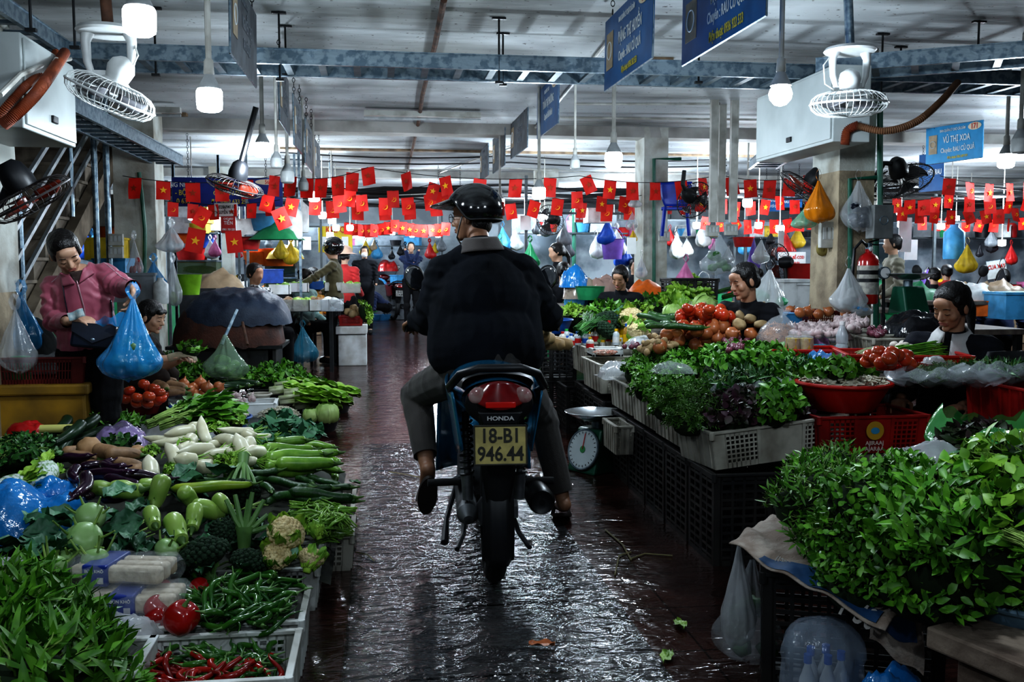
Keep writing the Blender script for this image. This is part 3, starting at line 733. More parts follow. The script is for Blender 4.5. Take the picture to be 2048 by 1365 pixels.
def bellpepper(label,loc,r,rot,group=None):
    def f(p):
        a=math.atan2(p.y,p.x); k=1+.09*math.cos(4*a)*(1-abs(p.z)*.5); return V((p.x*k,p.y*k,p.z-.3*math.exp(-(p.x**2+p.y**2)*10)*(1 if p.z>0 else 0)))
    o=obj('bell_pepper',MB().ell((0,0,0),(r,r,r*1.05),24,14,fn=f),M_bell,loc=loc,rot=rot,ang=180); tag(o,label,'pepper',group)
    obj('stalk',MB().tube([(0,0,r*.7),(.002,0,r*.95),(.01,.0,r*1.35)],[.012,.006,.005],8),M_brs,o); return o
def chili_pro(label,L,r,m_,group,seed):
    rr=random.Random(seed); n=12; pts=[];rs=[]; b=rr.uniform(.15,.4);c=rr.uniform(-1,1)
    for i in range(n+1):
        t=i/n; pts.append(V((b*L*math.sin(t*PI*.9)*(1)+.1*L*math.sin(t*7+c),(t-.5)*L,r+.12*L*math.sin(t*5+c*3)*.4))); rs.append(r*(1-t**1.8)*(.75+.25*min(1,t*6))+.0006)
    m=MB().tube(pts,rs,8)
    s=MB().tube([pts[0],pts[0]+V((-.003,-.012,.003)),pts[0]+V((-.01,-.03,.008))],[r*.7,.0025,.002],6)
    return veg('chili_pepper',label,'chili',m,m_,[('stalk',s,M_brs)],group)
M_chg=mat('chili_green',(.045,.15,.02),.18,c2=(.02,.09,.015),scale=8,rnd=.25,spec=.7)
M_chr=mat('chili_red',(.35,.015,.008),.18,c2=(.2,.008,.006),scale=8,rnd=.25,spec=.7)
# placement: cluster of copies over an elliptical patch given on the surface seen at pixel (cx,cy)
def cluster(pros,cx,cy,w,h,n,z0,bulge=.05,sc=(.9,1.1),tilt=.3,rzs=None,seed=1,label=None,group=None,mind=.75,flat=False):
    rr=random.Random(seed*31+int(cx)); pts=[]; tries=0; md=mind
    while len(pts)<n and tries<6000:
        tries+=1
        if tries%600==0: md*=.85
        u=rr.uniform(-1,1);v=rr.uniform(-1,1)
        if u*u+v*v>1 and not flat: continue
        if all(((u-a)*w)**2+((v-b)*h*1.6)**2>(md*2*math.sqrt(w*h*1.6/max(n,1))*.5*1.6)**2 for a,b in pts): pts.append((u,v))
    out=[]
    for i,(u,v) in enumerate(pts):
        z=z0+bulge*(1-(u*u+v*v)*.5)
        p=G(cx+u*w,cy+v*h,z)
        rz=rr.uniform(0,2*PI) if rzs is None else rr.gauss(rzs[0],rzs[1])
        q=pros[i%len(pros)]
        out.append(q.put(p,(rr.gauss(0,tilt),rr.gauss(0,tilt),rz),rr.uniform(*sc),label,None,group))
    return out
# ================= plastic bags
def plastic(name,c,alpha,rough=.12,bs=26,bump=.5): return mat(name,c,rough,var=.05,alpha=alpha,bump=bump,bs=bs,spec=.8)
M_bagb=plastic('bag_blue',(.02,.24,.60),.95)
M_bagb2=plastic('bag_blue_sheer',(.03,.30,.62),.6)
M_bagc=plastic('bag_clear',(.62,.66,.70),.32)
M_bagw=plastic('bag_white',(.66,.68,.70),.6)
M_bagg=plastic('bag_green',(.10,.40,.12),.72)
M_bago=plastic('bag_orange',(.62,.22,.01),.92)
M_bagp=plastic('bag_purple',(.40,.30,.55),.6)
M_bagpk=plastic('bag_pink',(.55,.25,.55),.7)
M_bagk=plastic('bag_black',(.012,.012,.015),.97)
def bagmesh(h,w,d,seed=0,tied=True,fill=.6,pleats=11,open_=False):
    """hanging bag: gathered neck at z=0, slack creased body below"""
    rr=random.Random(seed); m=MB(); n=56; k=24; sd=seed*1.37%50
    vs=[];fs=[]; ax=rr.uniform(-.12,.12)
    for i in range(k+1):
        t=i/k; f=fill+.08
        q=.07+.93*(min(1,t/f)**1.15) if t<f else max(.02,1-((t-f)/(1-f))**3.2)**.5
        for j in range(n):
            a=2*PI*j/n; ca,sa=math.cos(a),math.sin(a)
            cr=noise.noise(V((ca*3.4,sa*3.4,sd+t*.7)))*.34*(1-t)**.8 + noise.noise(V((ca*1.3,sa*1.3,sd+t*2.2+9)))*.26 + noise.noise(V((ca*5,sa*5,sd+t*6)))*.07
            pl=1+cr; vs.append((ca*w/2*q*pl+ax*w*t,sa*d/2*q*pl,-t*h*(1+.07*noise.noise(V((ca,sa,sd+4)))*t)))
    for i in range(k):
        for j in range(n):
            a=i*n+j;b=i*n+(j+1)%n; fs.append((a,a+n,b+n,b))
    m.add(vs,fs)
    if tied:
        for s in(-1,1): # handle loops gathered to one point
            w1=w*.06
            def f(u,v,s=s): return (s*(w1*.3+w1*1.3*math.sin(PI*v)**1.2)+(u-.5)*.014,(u-.5)*.03,.0+.085*v+.004*math.sin(u*9+v*5))
            m.grid(3,8,f)
    return m
def bag(label,loc,h,w,d,m_,seed=0,rz=0,handles=True,cat='plastic bag',name='plastic_bag',group=None,fill=.6,content=None,cm=None):
    r=thing(name,label,cat,loc,rz,group)
    obj('bag_film',bagmesh(h,w,d,seed,handles,fill),m_,r,ang=180)
    if content:
        m=MB(); 
        for i in range(content):
            rr=random.Random(seed+i); m.ell((rr.uniform(-.28,.28)*w,rr.uniform(-.28,.28)*d,-h*rr.uniform(.5,.86)),(w*.16,d*.16,h*.1),9,6,fn=bumpy(.3,2,i))
        obj('contents',m,cm,r)
    return r
def crumple(label,loc,w,d,h,m_,seed=0,rz=0,name='plastic_bag',cat='plastic bag',nx=30,ny=26,amp=.25,edge=1):
    """bag lying slumped on a surface"""
    rr=random.Random(seed)
    def f(u,v):
        x=(u-.5);y=(v-.5); q=max(0,1-(abs(2*x)**2.4+abs(2*y)**2.4)*edge)**.5
        p=V((x*4,y*4,seed)); z=h*q*(.8+amp*1.4*noise.noise(p*.8))+h*.16*(.5-abs(noise.noise(p*1.7+V((0,0,3)))))*min(1,q*2)+h*.05*noise.noise(p*5)*min(1,q*2)
        return (x*w*(1+.06*nz(p,2,1)),y*d*(1+.06*nz(p,2,2)),max(z,0)+.002)
    m=MB().grid(nx,ny,f)
    o=obj(name,m,m_,loc=loc,rot=(0,0,rz),ang=180); return tag(o,label,cat)
# ================= LEFT STALL
# hidden supports
def sack(label,x0,x1,y0,y1,zf,m_,name='ground_sheet',seed=0):
    def f(u,v):
        x=x0+(x1-x0)*u;y=y0+(y1-y0)*v; return (x,y,zf(x,y)+.012*nz((x*5,y*5,0),1,seed))
    m=MB().grid(26,26,f); 
    return tag(obj(name,m,m_,ang=180),label,'sheet')
M_sackd=mat('sack_dark',(.05,.055,.04),.8,c2=(.02,.022,.018),scale=9)
def zl(x,y):
    t=max(0,min(1,(y-3.5)/1.6)); base=.13+.20*t
    e=max(0,min(1,(-.16-x)/.25)); return .04+(base-.04)*e**.6
sack('dark wet sheet under the heap of vegetables left of the aisle',-2.6,-.2,3.62,5.3,zl,M_sackd)
c3=crate('plastic_crate','white crate holding the broccoli and cauliflower heads',.55,.34,.165,M_crw,(-.52,3.72,0),group=None)
crate('plastic_crate','white crate of long green chillies and red bell peppers',.44,.31,.19,M_crw,(-.475,3.1,0))
crate('plastic_crate','white crate nearest the camera with red and green chillies',.44,.34,.19,M_crw,(-.475,2.70,0))
crate('plastic_crate','white crate under the beans and cucumbers at the aisle edge',.42,.32,.15,M_crd,(-.34,4.17,0))
crate('plastic_crate','white crate under the light green squashes at the aisle edge',.42,.5,.15,M_crd,(-.35,4.66,0))
foamtray('white foam box under the chilli crates pushed left',.45,.7,.1,(-.98,2.95,0))
# --- chillies
gch='long green chillies in the white crate'
chg=[chili_pro('long curly green chilli heaped in the white crate beside the red bell peppers',L,.010,M_chg,gch,s) for L,s in((.15,1),(.17,2),(.13,3),(.18,4))]
cluster(chg,485,1205,80,46,80,.185,.05,tilt=.35,seed=3,flat=True,mind=.4)
cluster(chg,480,1215,76,38,40,.16,.03,tilt=.2,seed=4,flat=True,mind=.4)
gch2='chillies in the nearest crate'
chr_=[chili_pro('thin red chilli lying in the crate nearest the camera',L,.009,M_chr,'red chillies in the nearest crate',s) for L,s in((.12,5),(.10,6),(.13,7))]
chg2=[chili_pro('dark green chilli lying in the crate nearest the camera',L,.009,M_chg,'green chillies in the nearest crate',s) for L,s in((.11,8),(.13,9),(.10,10))]
cluster(chg2,440,1325,105,42,60,.12,.04,tilt=.25,seed=5,flat=True,mind=.4)
cluster(chr_,420,1352,115,22,42,.12,.045,tilt=.25,seed=6,flat=True,mind=.4)
cluster(chr_,312,1335,14,26,8,.12,.05,tilt=.25,seed=16,flat=True,mind=.4)
for i,(x,y,z,r,ro,lb) in enumerate(((363,1236,.22,.052,(.3,.2,.4),'largest red bell pepper at the front of the chilli crate'),(322,1185,.2,.042,(1,.4,1),'red bell pepper beside the packs of noodles'),(345,1205,.18,.04,(.4,1,0),'red bell pepper half hidden behind the largest one'),(318,1238,.17,.045,(.6,-.8,2),'red bell pepper at the left corner of the chilli crate'),(400,1178,.18,.036,(1.2,.3,2),'small red bell pepper among the green chillies'),(312,1215,.2,.038,(.2,.9,1),'dark red bell pepper tucked under the noodle packs'))):
    bellpepper(lb,G(x,y,z+.025),r,ro)
# --- noodle packs
M_nood=mat('noodles',(.62,.54,.42),.6,c2=(.48,.4,.3),scale=30,bump=.4)
M_lab=mat('label_blue',(.02,.05,.30),.3,var=.05); M_labw=mat('label_white',(.75,.75,.75),.4,var=.03)
M_film=plastic('clear_film',(.75,.78,.82),.16,.08,30,.7)
def pack(label,loc,rz,ly):
    r=thing('noodle_pack',label,'noodles',loc,rz,'packs of dried noodles')
    m=MB()
    for i in range(3): m.box((0,-.05+.05*i,.035),(.30,.046,.055))
    obj('noodles',m,M_nood,r,bev=.012)
    m=MB().box((ly,0,.036),(.085,.165,.07)); m2=obj('paper_label',m,M_lab,r,bev=.006,sm=False)
    text('label_print','BÚN KHÔ',.014,M_labw,m2,(ly,-.084,.052)); 
    obj('label_patch',MB().box((ly+.02,-.0835,.022),(.02,.002,.02)),M_labw,m2,sm=False)
    def f(u,v):
        a=2*PI*u; q=1-max(0,(abs(v-.5)-.42))*5
        return ((v-.5)*.36,math.cos(a)*.10*q*(1+.06*math.sin(v*31+u*9)),.036+math.sin(a)*.052*q*(1+.08*math.sin(v*27+u*13)))
    obj('film_wrap',MB().grid(24,26,f),M_film,r,ang=180); return r
pack('lowest pack of dried noodles with blue label in clear film',G(262,1275,.13),.05,-.02)
pack('middle pack of dried noodles with blue label',G(262,1225,.2)+V((0,.03,0)),-.1,-.01)
pack('topmost pack of dried noodles with blue label left of the peppers',G(242,1170,.27)+V((0,.05,0)),-.22,-.06)
foamtray('foam box carrying the packs of noodles',.34,.24,.13,G(262,1290,.0)*0+V((-.78,3.08,.0)))
crumple('white plastic bag beneath the noodle packs at the lower left',G(260,1330,.1),.22,.22,.16,M_bagw,3)
crumple('crumpled white bag tip at the left picture edge',G(10,1150,.3),.16,.14,.06,M_bagw,8)
# --- water spinach foreground left: long leaves
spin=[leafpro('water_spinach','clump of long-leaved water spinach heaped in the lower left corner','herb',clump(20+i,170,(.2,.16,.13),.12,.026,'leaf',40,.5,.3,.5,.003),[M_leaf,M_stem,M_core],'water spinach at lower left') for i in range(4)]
for i,(x,y,z,s) in enumerate(((50,1185,.28,.75),(0,1215,.32,.8),(95,1235,.29,.75),(30,1275,.33,.9),(125,1300,.28,.8),(75,1320,.33,.9),(10,1340,.36,.9),(150,1350,.26,.75),(115,1375,.32,.9),(205,1368,.2,.6),(50,1395,.36,1.),(-10,1290,.36,.9))):
    spin[i%4].put(G(x,y,z),(R.uniform(-.5,.1),R.uniform(-.3,.3),R.uniform(0,6)),s)
foamtray('foam box under the water spinach in the lower left corner',.6,.75,.22,(-.95,2.42,0))
# --- big leaves area + kohlrabi + gourds
for i,(x,y,z,r,ro,lb,lv) in enumerate(((168,1080,.34,.062,(.9,.1,.3),'pale round kohlrabi with its stem end facing the camera',3),(180,1035,.36,.055,(.5,-.7,1),'kohlrabi resting behind the one facing the camera',3),(110,1132,.30,.040,(.4,.5,2),'small kohlrabi beside the water spinach',3),(190,1120,.30,.045,(.3,.2,3),'kohlrabi just above the noodle packs',2),(128,1120,.29,.036,(.1,.8,4),'smallest kohlrabi tucked between stalks',3),(335,1100,.28,.045,(.5,.3,1.5),'kohlrabi half hidden by grey green leaves',3))):
    kohlrabi(lb,G(x,y,z+.03),r,ro,seed=i+3,leaves=max(1,lv-1))
gg='large dark leaves spread over the kohlrabi'
bl=[]
for s in range(4):
    rr=random.Random(s+50); m=MB()
    for i in range(5): bigleaf(m,TR((rr.uniform(-.04,.04),rr.uniform(-.04,.04),.02*i),(rr.uniform(-.5,.3),rr.uniform(-.4,.4),rr.uniform(-1.2,1.2))),rr.uniform(.13,.2),rr.uniform(.09,.13),rr)
    for i in range(6): 
        a=rr.uniform(-1,1); m.tube([(0,0,0),(-.05*a,-.1,.02),(-.1*a,-.19,rr.uniform(-.02,.04))],[.005,.004,.003],5,1)
    bl.append(leafpro('kohlrabi_leaf','sprig of broad grey green leaves lying over the kohlrabi heap','leaf',m,[M_leafb,M_stem],gg))
for i,(x,y,z,rz) in enumerate(((250,1055,.31,.3),(345,990,.33,-1.2),(270,1100,.29,2.6),(235,1085,.30,.9),(140,1085,.27,1.9),(120,1110,.25,2.4),(290,1130,.24,3.2),(350,1125,.22,2.8),(510,915,.36,.2),(420,1140,.17,3.),(560,1120,.17,2.6),(80,1090,.25,.8),(60,1115,.24,1.4),(535,1075,.22,2.0),(460,1035,.27,1.2),(215,1110,.25,2.2))):
    bl[i%4].put(G(x,y,z),(R.uniform(-.4,.6),R.uniform(-.4,.4),rz),R.uniform(.7,.95))
gp=longveg('gourd','smooth pale green chayote gourd among the leaves','gourd',.12,.032,M_pale,'pale gourds',bend=.02,neck=.7,seed=2)
for x,y,z,rz,tx in((440,1020,.33,.9,.4),(300,1050,.35,.5,.4),(385,1045,.33,.2,.7),(250,1000,.36,1.3,0),(300,985,.36,1.6,.1),(375,1010,.34,2.8,.8),(205,995,.35,1.5,0),(345,1075,.3,.6,.5),(325,985,.38,-.3,1.2),(412,1040,.3,2.,.3)): gp.put(G(x,y,z+.03),(tx,.2,rz),R.uniform(.8,1.2))
# --- broccoli & cauliflower
broccoli('upturned broccoli head whose forked pale stalk faces the camera',G(480,985,.33),.085,(2.3,.1,.1),.2,seed=1,leaves=1,branch=9)
broccoli('round broccoli head beside the white crate rim',G(408,1108,.29),.085,(-.1,-.2,.3),.1,seed=2)
broccoli('broccoli head low at the crate centre',G(500,1125,.25),.07,(.2,.1,1.3),.08,seed=3)
broccoli('small broccoli head behind the stalk of the upturned one',G(450,1062,.3),.06,(.2,-.4,1.3),.08,seed=4)
# forked stalk of the big broccoli drawn as its own branching stem piece
s=MB(); b0=G(488,1098,.24); 
o=obj('broccoli',MB().tube([(0,0,0),(0,.01,.045),(0,.02,.075)],[.022,.027,.034],12),M_brs,loc=b0,ang=60); tag(o,'thick forked broccoli stalk standing cut end down in the leaves','broccoli')
tops=[(452,1000),(470,990),(497,1000),(505,985),(535,1030),(440,1040),(528,1000),(545,1050)]
for i,(x,y) in enumerate(tops):
    e=P(x,y,b0.y+.06)-b0
    st=MB(); st.tube([(0,.018,.06),(e.x*.45,.03,e.z*.42+.03),tuple(e)],[.017,.011,.008],8); obj('branch',st,M_brs,o)
cauliflower('cream cauliflower with green leaves behind the front ones',G(572,1068,.33),0.069,(.5,.2,.3),seed=1)
cauliflower('cauliflower at the crate rim half wrapped in leaves',G(552,1115,.26),0.056,(.4,-.4,1),seed=2)
cauliflower('cauliflower in the right front corner of the crate',G(622,1118,.25),0.047,(.5,.5,2),seed=3)
cauliflower('small cauliflower wrapped in leaves at the right',G(632,1060,.27),.036,(.1,.6,2.4),seed=4,m_=M_leafl)
# beans heap
bn=[]
for s in range(3):
    rr=random.Random(s+70); m=MB()
    for i in range(16): 
        a=rr.uniform(-.6,.6); x=rr.gauss(0,.02); L_=rr.uniform(.04,.065); z=rr.uniform(0,.03)
        m.tube([(x-math.sin(a)*L_,-math.cos(a)*L_,z),(x,0,z+.012),(x+math.sin(a)*L_,math.cos(a)*L_,z)],[.002,.005,.002],5)
    bn.append(leafpro('green_beans','handful of thin green beans beside the cauliflower','beans',m,[M_squ],'handfuls of green beans'))
cluster(bn,635,1035,50,30,20,.24,.03,tilt=.3,seed=9)
cluster(bn,668,1065,18,22,7,.16,.02,tilt=.3,seed=10)
# --- cucumbers (dark), squash, eggplants
gcu='dark green cucumbers in the heap'
cu=[longveg('cucumber','dark green cucumber on the heap near the aisle edge','cucumber',L,.019,M_cuc,gcu,bend=b,neck=.8,tip=.86,seed=i) for i,(L,b) in enumerate(((.22,.04),(.18,.08),(.25,-.04)))]
for i,(x,y,z,rz,s) in enumerate(((420,940,.36,1.75,1.25),(385,965,.34,1.45,1.3),(480,938,.37,1.7,1.),(440,972,.35,1.2,1.),(360,985,.34,.9,.9),(590,975,.33,1.0,1),(560,960,.33,2.2,1),(625,970,.32,.6,.9),(655,1000,.30,1.7,1.2),(680,1010,.27,1.6,1.),(640,985,.31,1.9,1),(605,1000,.3,2.3,1),(660,970,.30,1.1,.9),(550,985,.33,.4,.9),(520,955,.35,1.5,1.),(675,985,.28,1.4,1.),(570,1005,.3,2.5,.9),(620,1005,.29,1.2,.9),(340,960,.34,1.8,1.),(590,935,.33,1.8,1.))):
    cu[i%3].put(G(x-14,y,z),(R.uniform(-.1,.2),R.uniform(-.2,.2),rz),s*.95)
gsq='light green squashes at the aisle edge'
sq=[longveg('squash','light green speckled squash in the row at the aisle edge','squash',.26,.031,M_squ,gsq,bend=b,neck=.62,tip=.88,seed=i) for i,b in enumerate((.05,-.04,.09))]
for i,(x,y,z,rz,s) in enumerate(((570,900,.38,1.75,1.05),(585,912,.37,1.85,1),(600,928,.36,1.9,1.1),(620,942,.36,1.75,1.05),(560,918,.36,2.1,1),(650,900,.33,1.2,.7),(668,930,.31,.7,.75),(540,925,.37,2.,.9),(675,955,.28,.3,.7),(645,920,.34,1.6,.85),(585,945,.34,2,.9),(660,945,.32,1.0,.75),(600,955,.33,2.1,.8))):
    sq[i%3].put(G(x-10,y,z),(R.uniform(-.05,.2),R.uniform(-.2,.2),rz),s)
yp=longveg('squash','long yellow green squash lying across the cucumbers','squash',.30,.022,mat('squash_yellow',(.34,.42,.05),.3,c2=(.2,.32,.03),scale=8),None,bend=-.08,neck=.5,seed=4)
yp.put(G(425,985,.36),(0,.1,1.72),1.1,'long yellow green squash lying across the cucumbers')
yp.put(G(400,912,.4),(.5,.2,.2),.45,'short bright green squash standing below the radishes')
gau='dark purple aubergines on the heap'
au=[longveg('eggplant','glossy dark purple aubergine on the left of the heap','eggplant',L,.027,M_egg,gau,bend=b,neck=.62,tip=.85,seed=i,sm_=M_egg) for i,(L,b) in enumerate(((.2,.12),(.17,-.15),(.22,.06)))]
for i,(x,y,z,rz,s) in enumerate(((165,985,.39,.1,1),(195,940,.37,2.2,.85),(215,965,.37,1.2,1.1),(245,980,.36,1.0,1),(225,945,.38,.9,.9),(290,965,.37,1.9,.9),(262,992,.34,1.5,.9),(150,960,.36,.3,.9),(180,1000,.34,.2,.8),(200,990,.34,1.4,.9),(238,1005,.32,1.4,.8),(145,925,.36,1.5,.8))):
    au[i%3].put(G(x,y,z+.03),(R.uniform(-.2,.3),R.uniform(-.2,.2),rz),s)
# --- pumpkins / jicama
M_jic=mat('jicama_skin',(.45,.28,.15),.6,c2=(.34,.2,.1),scale=7,bump=.1)
for i,(x,y,z,r,lb) in enumerate(((178,897,.42,(.058,.055,.055),'round brown yam bean behind the aubergines'),(272,942,.37,(.045,.045,.04),'small ribbed orange pumpkin beside the radishes'),(275,905,.4,(.04,.04,.035),'brown yam bean right of the purple bag'))):
    k=i
    tag(obj('yam_bean' if i!=1 else 'pumpkin',MB().ell((0,0,0),r,20,12,fn=(bumpy(.15,2,i) if i!=1 else lambda p:V((p.x*(1+.07*math.cos(9*math.atan2(p.y,p.x))),p.y*(1+.07*math.cos(9*math.atan2(p.y,p.x))),p.z-.2*math.exp(-(p.x**2+p.y**2)*9)*(1 if p.z>0 else 0))))),M_jic if i!=1 else M_pum,loc=G(x,y,z),ang=180),lb,'pumpkin' if i==1 else 'yam bean')
bq=longveg('butternut_squash','tan butternut squash lying in the heap','squash',.2,.045,M_pum,'tan butternut squashes on the heap',bend=.03,neck=.55,seed=5)
for x,y,z,rz,s in((165,930,.38,1.5,.9),(215,920,.4,1.2,1),(245,925,.4,1.8,1),(200,950,.37,1.6,.9),(150,915,.38,2.5,.8),(255,945,.38,1.3,.9)): bq.put(G(x,y,z-.02),(.1,.1,rz),s*.82)
# --- daikon
gd='white daikon radishes heaped in the middle'
dk=[daikon_pro('white daikon radish in the pile behind the cucumbers',L,r,gd,s) for L,r,s in((.2,.034,1),(.17,.038,2),(.23,.03,3),(.12,.042,4))]
for i,(x,y,z,rz,tx,s) in enumerate(((333,920,.42,.5,.5,1),(360,880,.43,1.8,.1,1),(410,868,.47,.35,.6,1),(365,935,.41,2.2,.3,1),(395,920,.42,2.3,.2,1.1),(300,945,.41,.1,.7,1),(345,890,.42,1.7,0,.9),(390,890,.44,-.3,.2,.9),(445,895,.44,.8,.1,.9),(480,900,.44,.2,.9,1),(470,870,.45,1.9,.2,.9),(505,900,.42,-.2,.6,1),(512,920,.4,2.7,.3,1),(430,925,.41,1.7,.1,.9),(320,885,.42,1.4,.1,.8),(495,880,.45,1.2,.4,.8),(430,905,.42,2.6,.3,.8),(375,905,.42,-.6,.3,.8),(515,880,.44,1.5,.1,.7),(405,945,.38,1.7,.1,.9),(355,912,.41,2.8,.2,.8),(455,915,.4,.2,.4,.9),(480,925,.4,1.3,.2,.8),(385,862,.45,2.2,.1,.7))):
    dk[i%4].put(G(x,y,z),(tx,R.uniform(-.2,.2),rz),s*.92)
# --- leafy sprigs between
cel=[leafpro('celery','tuft of bright green celery leaves between the radishes','herb',clump(30+i,90,(.07,.06,.05),.035,.03,'lobed',14),[M_leafl,M_stem,M_core],'celery tufts between radishes') for i in range(2)]
for i,(x,y,z,s) in enumerate(((440,860,.44,.8),(350,945,.38,.8),(455,925,.42,.9),(302,905,.4,.7),(470,845,.42,1),(405,900,.44,.6))): cel[i%2].put(G(x,y,z),R.uniform(0,6),s)
kale=[leafpro('kale','bunch of dark blue green kale leaves behind the squashes','herb',clump(40+i,70,(.12,.1,.09),.10,.06,'leaf',16,.3,.3,.5,.004),[M_leafb,M_stem,M_core],'dark kale bunches') for i in range(2)]
for i,(x,y,z,s) in enumerate(((545,870,.38,1),(585,880,.36,.9),(610,870,.34,.8),(560,850,.4,.8),(530,895,.37,.7))): kale[i%2].put(G(x,y,z),R.uniform(0,6),s)
# --- purple bag, blue bag, napa cabbages in net, herbs crate
crumple('sheer lilac bag of greens resting on the yam beans',G(240,893,.36),.27,.22,.13,M_bagp,4,.2)
leafpro('greens','dark greens inside the lilac bag','herb',clump(60,60,(.09,.07,.06),.05,.03,'leaf',4),[M_leafd,M_stem,M_core]).put(G(240,895,.38))
crumple('shiny bright blue bag slumped at the left picture edge',G(55,1062,.24),.48,.42,.20,M_bagb,11,.15,nx=44,ny=40,amp=.35)
crumple('folded top of the bright blue bag',G(105,1000,.32),.22,.16,.10,M_bagb,14,.5)
M_net=mat('foam_net',(.62,.68,.66),.6,c2=(.2,.32,.14),scale=75,th=(.45,.52))
for i,(x,y,z,rz,lb) in enumerate(((85,955,.38,.4,'napa cabbage in a white foam net beside the aubergines'),(15,985,.38,-.2,'napa cabbage in foam net at the left picture edge'),(5,1015,.3,.3,'napa cabbage in net partly under the blue bag'))):
    o=obj('napa_cabbage',MB().ell((0,0,0),(.06,.12,.06),18,14,fn=bumpy(.1,3,i)),M_net,loc=G(x,y,z),rot=(.25,0,rz-.4),ang=180); tag(o,lb,'cabbage')
    m=MB(); rr=random.Random(i)
    for k in range(16): a=rr.uniform(0,6.28); bigleaf(m,TR((math.cos(a)*.035,.06,math.sin(a)*.035),(rr.uniform(-.2,.5),0,-math.cos(a)*.4)),.09,.05,rr)
    obj('leaf_tips',m,M_leafl,o,ang=180)
crate('plastic_crate','dirty white crate of dark herbs at the left picture edge',.5,.5,.16,M_crd,(-1.98,4.75,.27),.25)
crate('plastic_crate','dark mesh crate below the herb crate at the left edge',.52,.6,.26,M_crb,(-1.98,4.8,0),.25,'black')
hb=[leafpro('herbs','handful of small dark green herbs','herb',clump(80+i,150,(.11,.1,.05),.035,.02,'leaf',16),[M_leafd,M_stem,M_core],'dark herbs in the left crate') for i in range(3)]
cluster(hb,35,902,48,22,8,.42,.02,tilt=.2,seed=11)
for i,(x,y,z) in enumerate(((40,940,.36),(70,925,.37),(10,930,.37))): hb[i%3].put(G(x,y,z),i,1.0)
zu=longveg('zucchini','very dark courgette standing behind the yam beans','courgette',.24,.032,M_zuc,'dark courgettes behind the yam beans',neck=.8,tip=.9,seed=3)
for x,y,z,rz,tx in((118,868,.42,-.3,.4),(140,878,.42,-.5,.4),(168,862,.43,-.5,.3),(128,895,.38,-.1,.6),(105,885,.38,-.4,.3),(185,880,.39,-.9,.2)): zu.put(G(x,y,z),(tx,.1,rz),.95)
crumple('red plastic bag left of the dark courgettes',G(55,868,.42),.2,.12,.07,mat('bag_red',(.5,.02,.02),.3),5)
o=obj('napkin_roll',MB().tube([(-.09,0,0),(.09,0,0)],.022,14),mat('yellow_paper',(.6,.58,.2),.6,var=.03),loc=G(118,858,.46)); tag(o,'pale yellow rolled sheet beside the courgettes','paper roll')
# --- middle distance rows (Y 5-7.5)
mg=[leafpro('water_spinach','bunch of narrow leaved greens behind the radishes','herb',clump(90+i,130,(.14,.11,.09),.08,.018,'leaf',24,.5,.3,.5),[M_leaf,M_stem,M_core],'narrow leaved greens') for i in range(3)]
for i,(x,y,z,s) in enumerate(((165,845,.42,.95),(200,852,.4,.9),(240,858,.38,.8),(190,835,.4,.8),(218,845,.4,.8),(262,850,.38,.7))): mg[i%3].put(G(x,y,z),R.uniform(0,6),s)
bd=[leafpro('mustard_greens','tied bunch of broad leaved greens','herb',bundle(100+i,34,.10,.05,.2,.55,.003),[M_leaf,M_stem],'tied bunches of broad leaved greens') for i in range(3)]
for i,(x,y,z,rz) in enumerate(((310,850,.42,-1.0),(335,838,.44,-.8),(350,850,.43,-1.2),(295,858,.40,-1.1),(365,835,.43,-.9),(320,862,.4,-1.3),(385,850,.4,-1))): bd[i%3].put(G(x,y,z),(.1,0,rz),1.1)
sup=[]
def boxsup(label,x,y,w,d,h): 
    foamtray(label,w,d,h,(x,y,0))
boxsup('long foam box under the tomato bowl',-1.75,6.35,1.0,.8,.22)
boxsup('foam box under the blue bowls',-1.1,6.3,.5,.5,.18)
basin('dark red basin heaped with tomatoes left of the foam trays',.165,.1,M_crm,G(285,826,.25))
t1=tomato_pro('ripe red tomato in the dark red basin','tomatoes in the dark red basin',.040)
for i,(x,y,z) in enumerate(((262,790,.42),(285,778,.45),(305,788,.44),(272,805,.39),(295,803,.41),(318,795,.42),(325,806,.38),(255,800,.38),(310,812,.36),(270,815,.35),(290,816,.36),(248,808,.36),(328,800,.37),(298,788,.43))): t1.put(G(x,y,z),(R.uniform(-.4,.4),R.uniform(-.4,.4),i),R.uniform(.95,1.1))
p1=potato_pro('brown round potato behind the tomatoes','potatoes behind the tomato basin',(.045,.045,.038))
basin('large brown basin of potatoes behind the tomatoes',.2,.12,M_crm,G(270,800,.2)+V((0,.45,0)))
for i,(x,y,z) in enumerate(((242,792,.38),(258,782,.40),(268,772,.42),(290,768,.42),(245,803,.36),(238,798,.35),(262,795,.37))): p1.put(G(x,y,z)+V((0,.1,0)),(0,0,i),R.uniform(.8,1.3))
for x,y,z,rz in((320,785,.42,.7),(345,795,.38,1.8),(330,775,.42,2.2),(350,785,.40,1.2)): bq.put(G(x,y,z),(.1,.2,rz),.9,'tan butternut squash between tomatoes and onions',None,'butternut squashes beside the onions')
foamtray('white foam tray of onions behind the blue bowl',.46,.3,.08,G(385,808,.28),.0)
on=onion_pro('golden onion on the white foam tray left of the aisle','onions on the left foam tray',.042)
for i,(x,y,z) in enumerate(((365,778,.41),(385,785,.38),(400,778,.40),(380,792,.36),(412,785,.38),(425,790,.36),(395,795,.35),(410,797,.34),(430,780,.37),(372,790,.37))): on.put(G(x,y,z),(R.uniform(-1,1),R.uniform(-1,1),i),R.uniform(.9,1.15))
foamtray('white foam tray with garlic and ginger left of the aisle',.5,.3,.09,G(485,830,.2),.05)
M_garl=mat('garlic_skin',(.55,.48,.46),.6,c2=(.38,.28,.28),scale=12,rnd=.15)
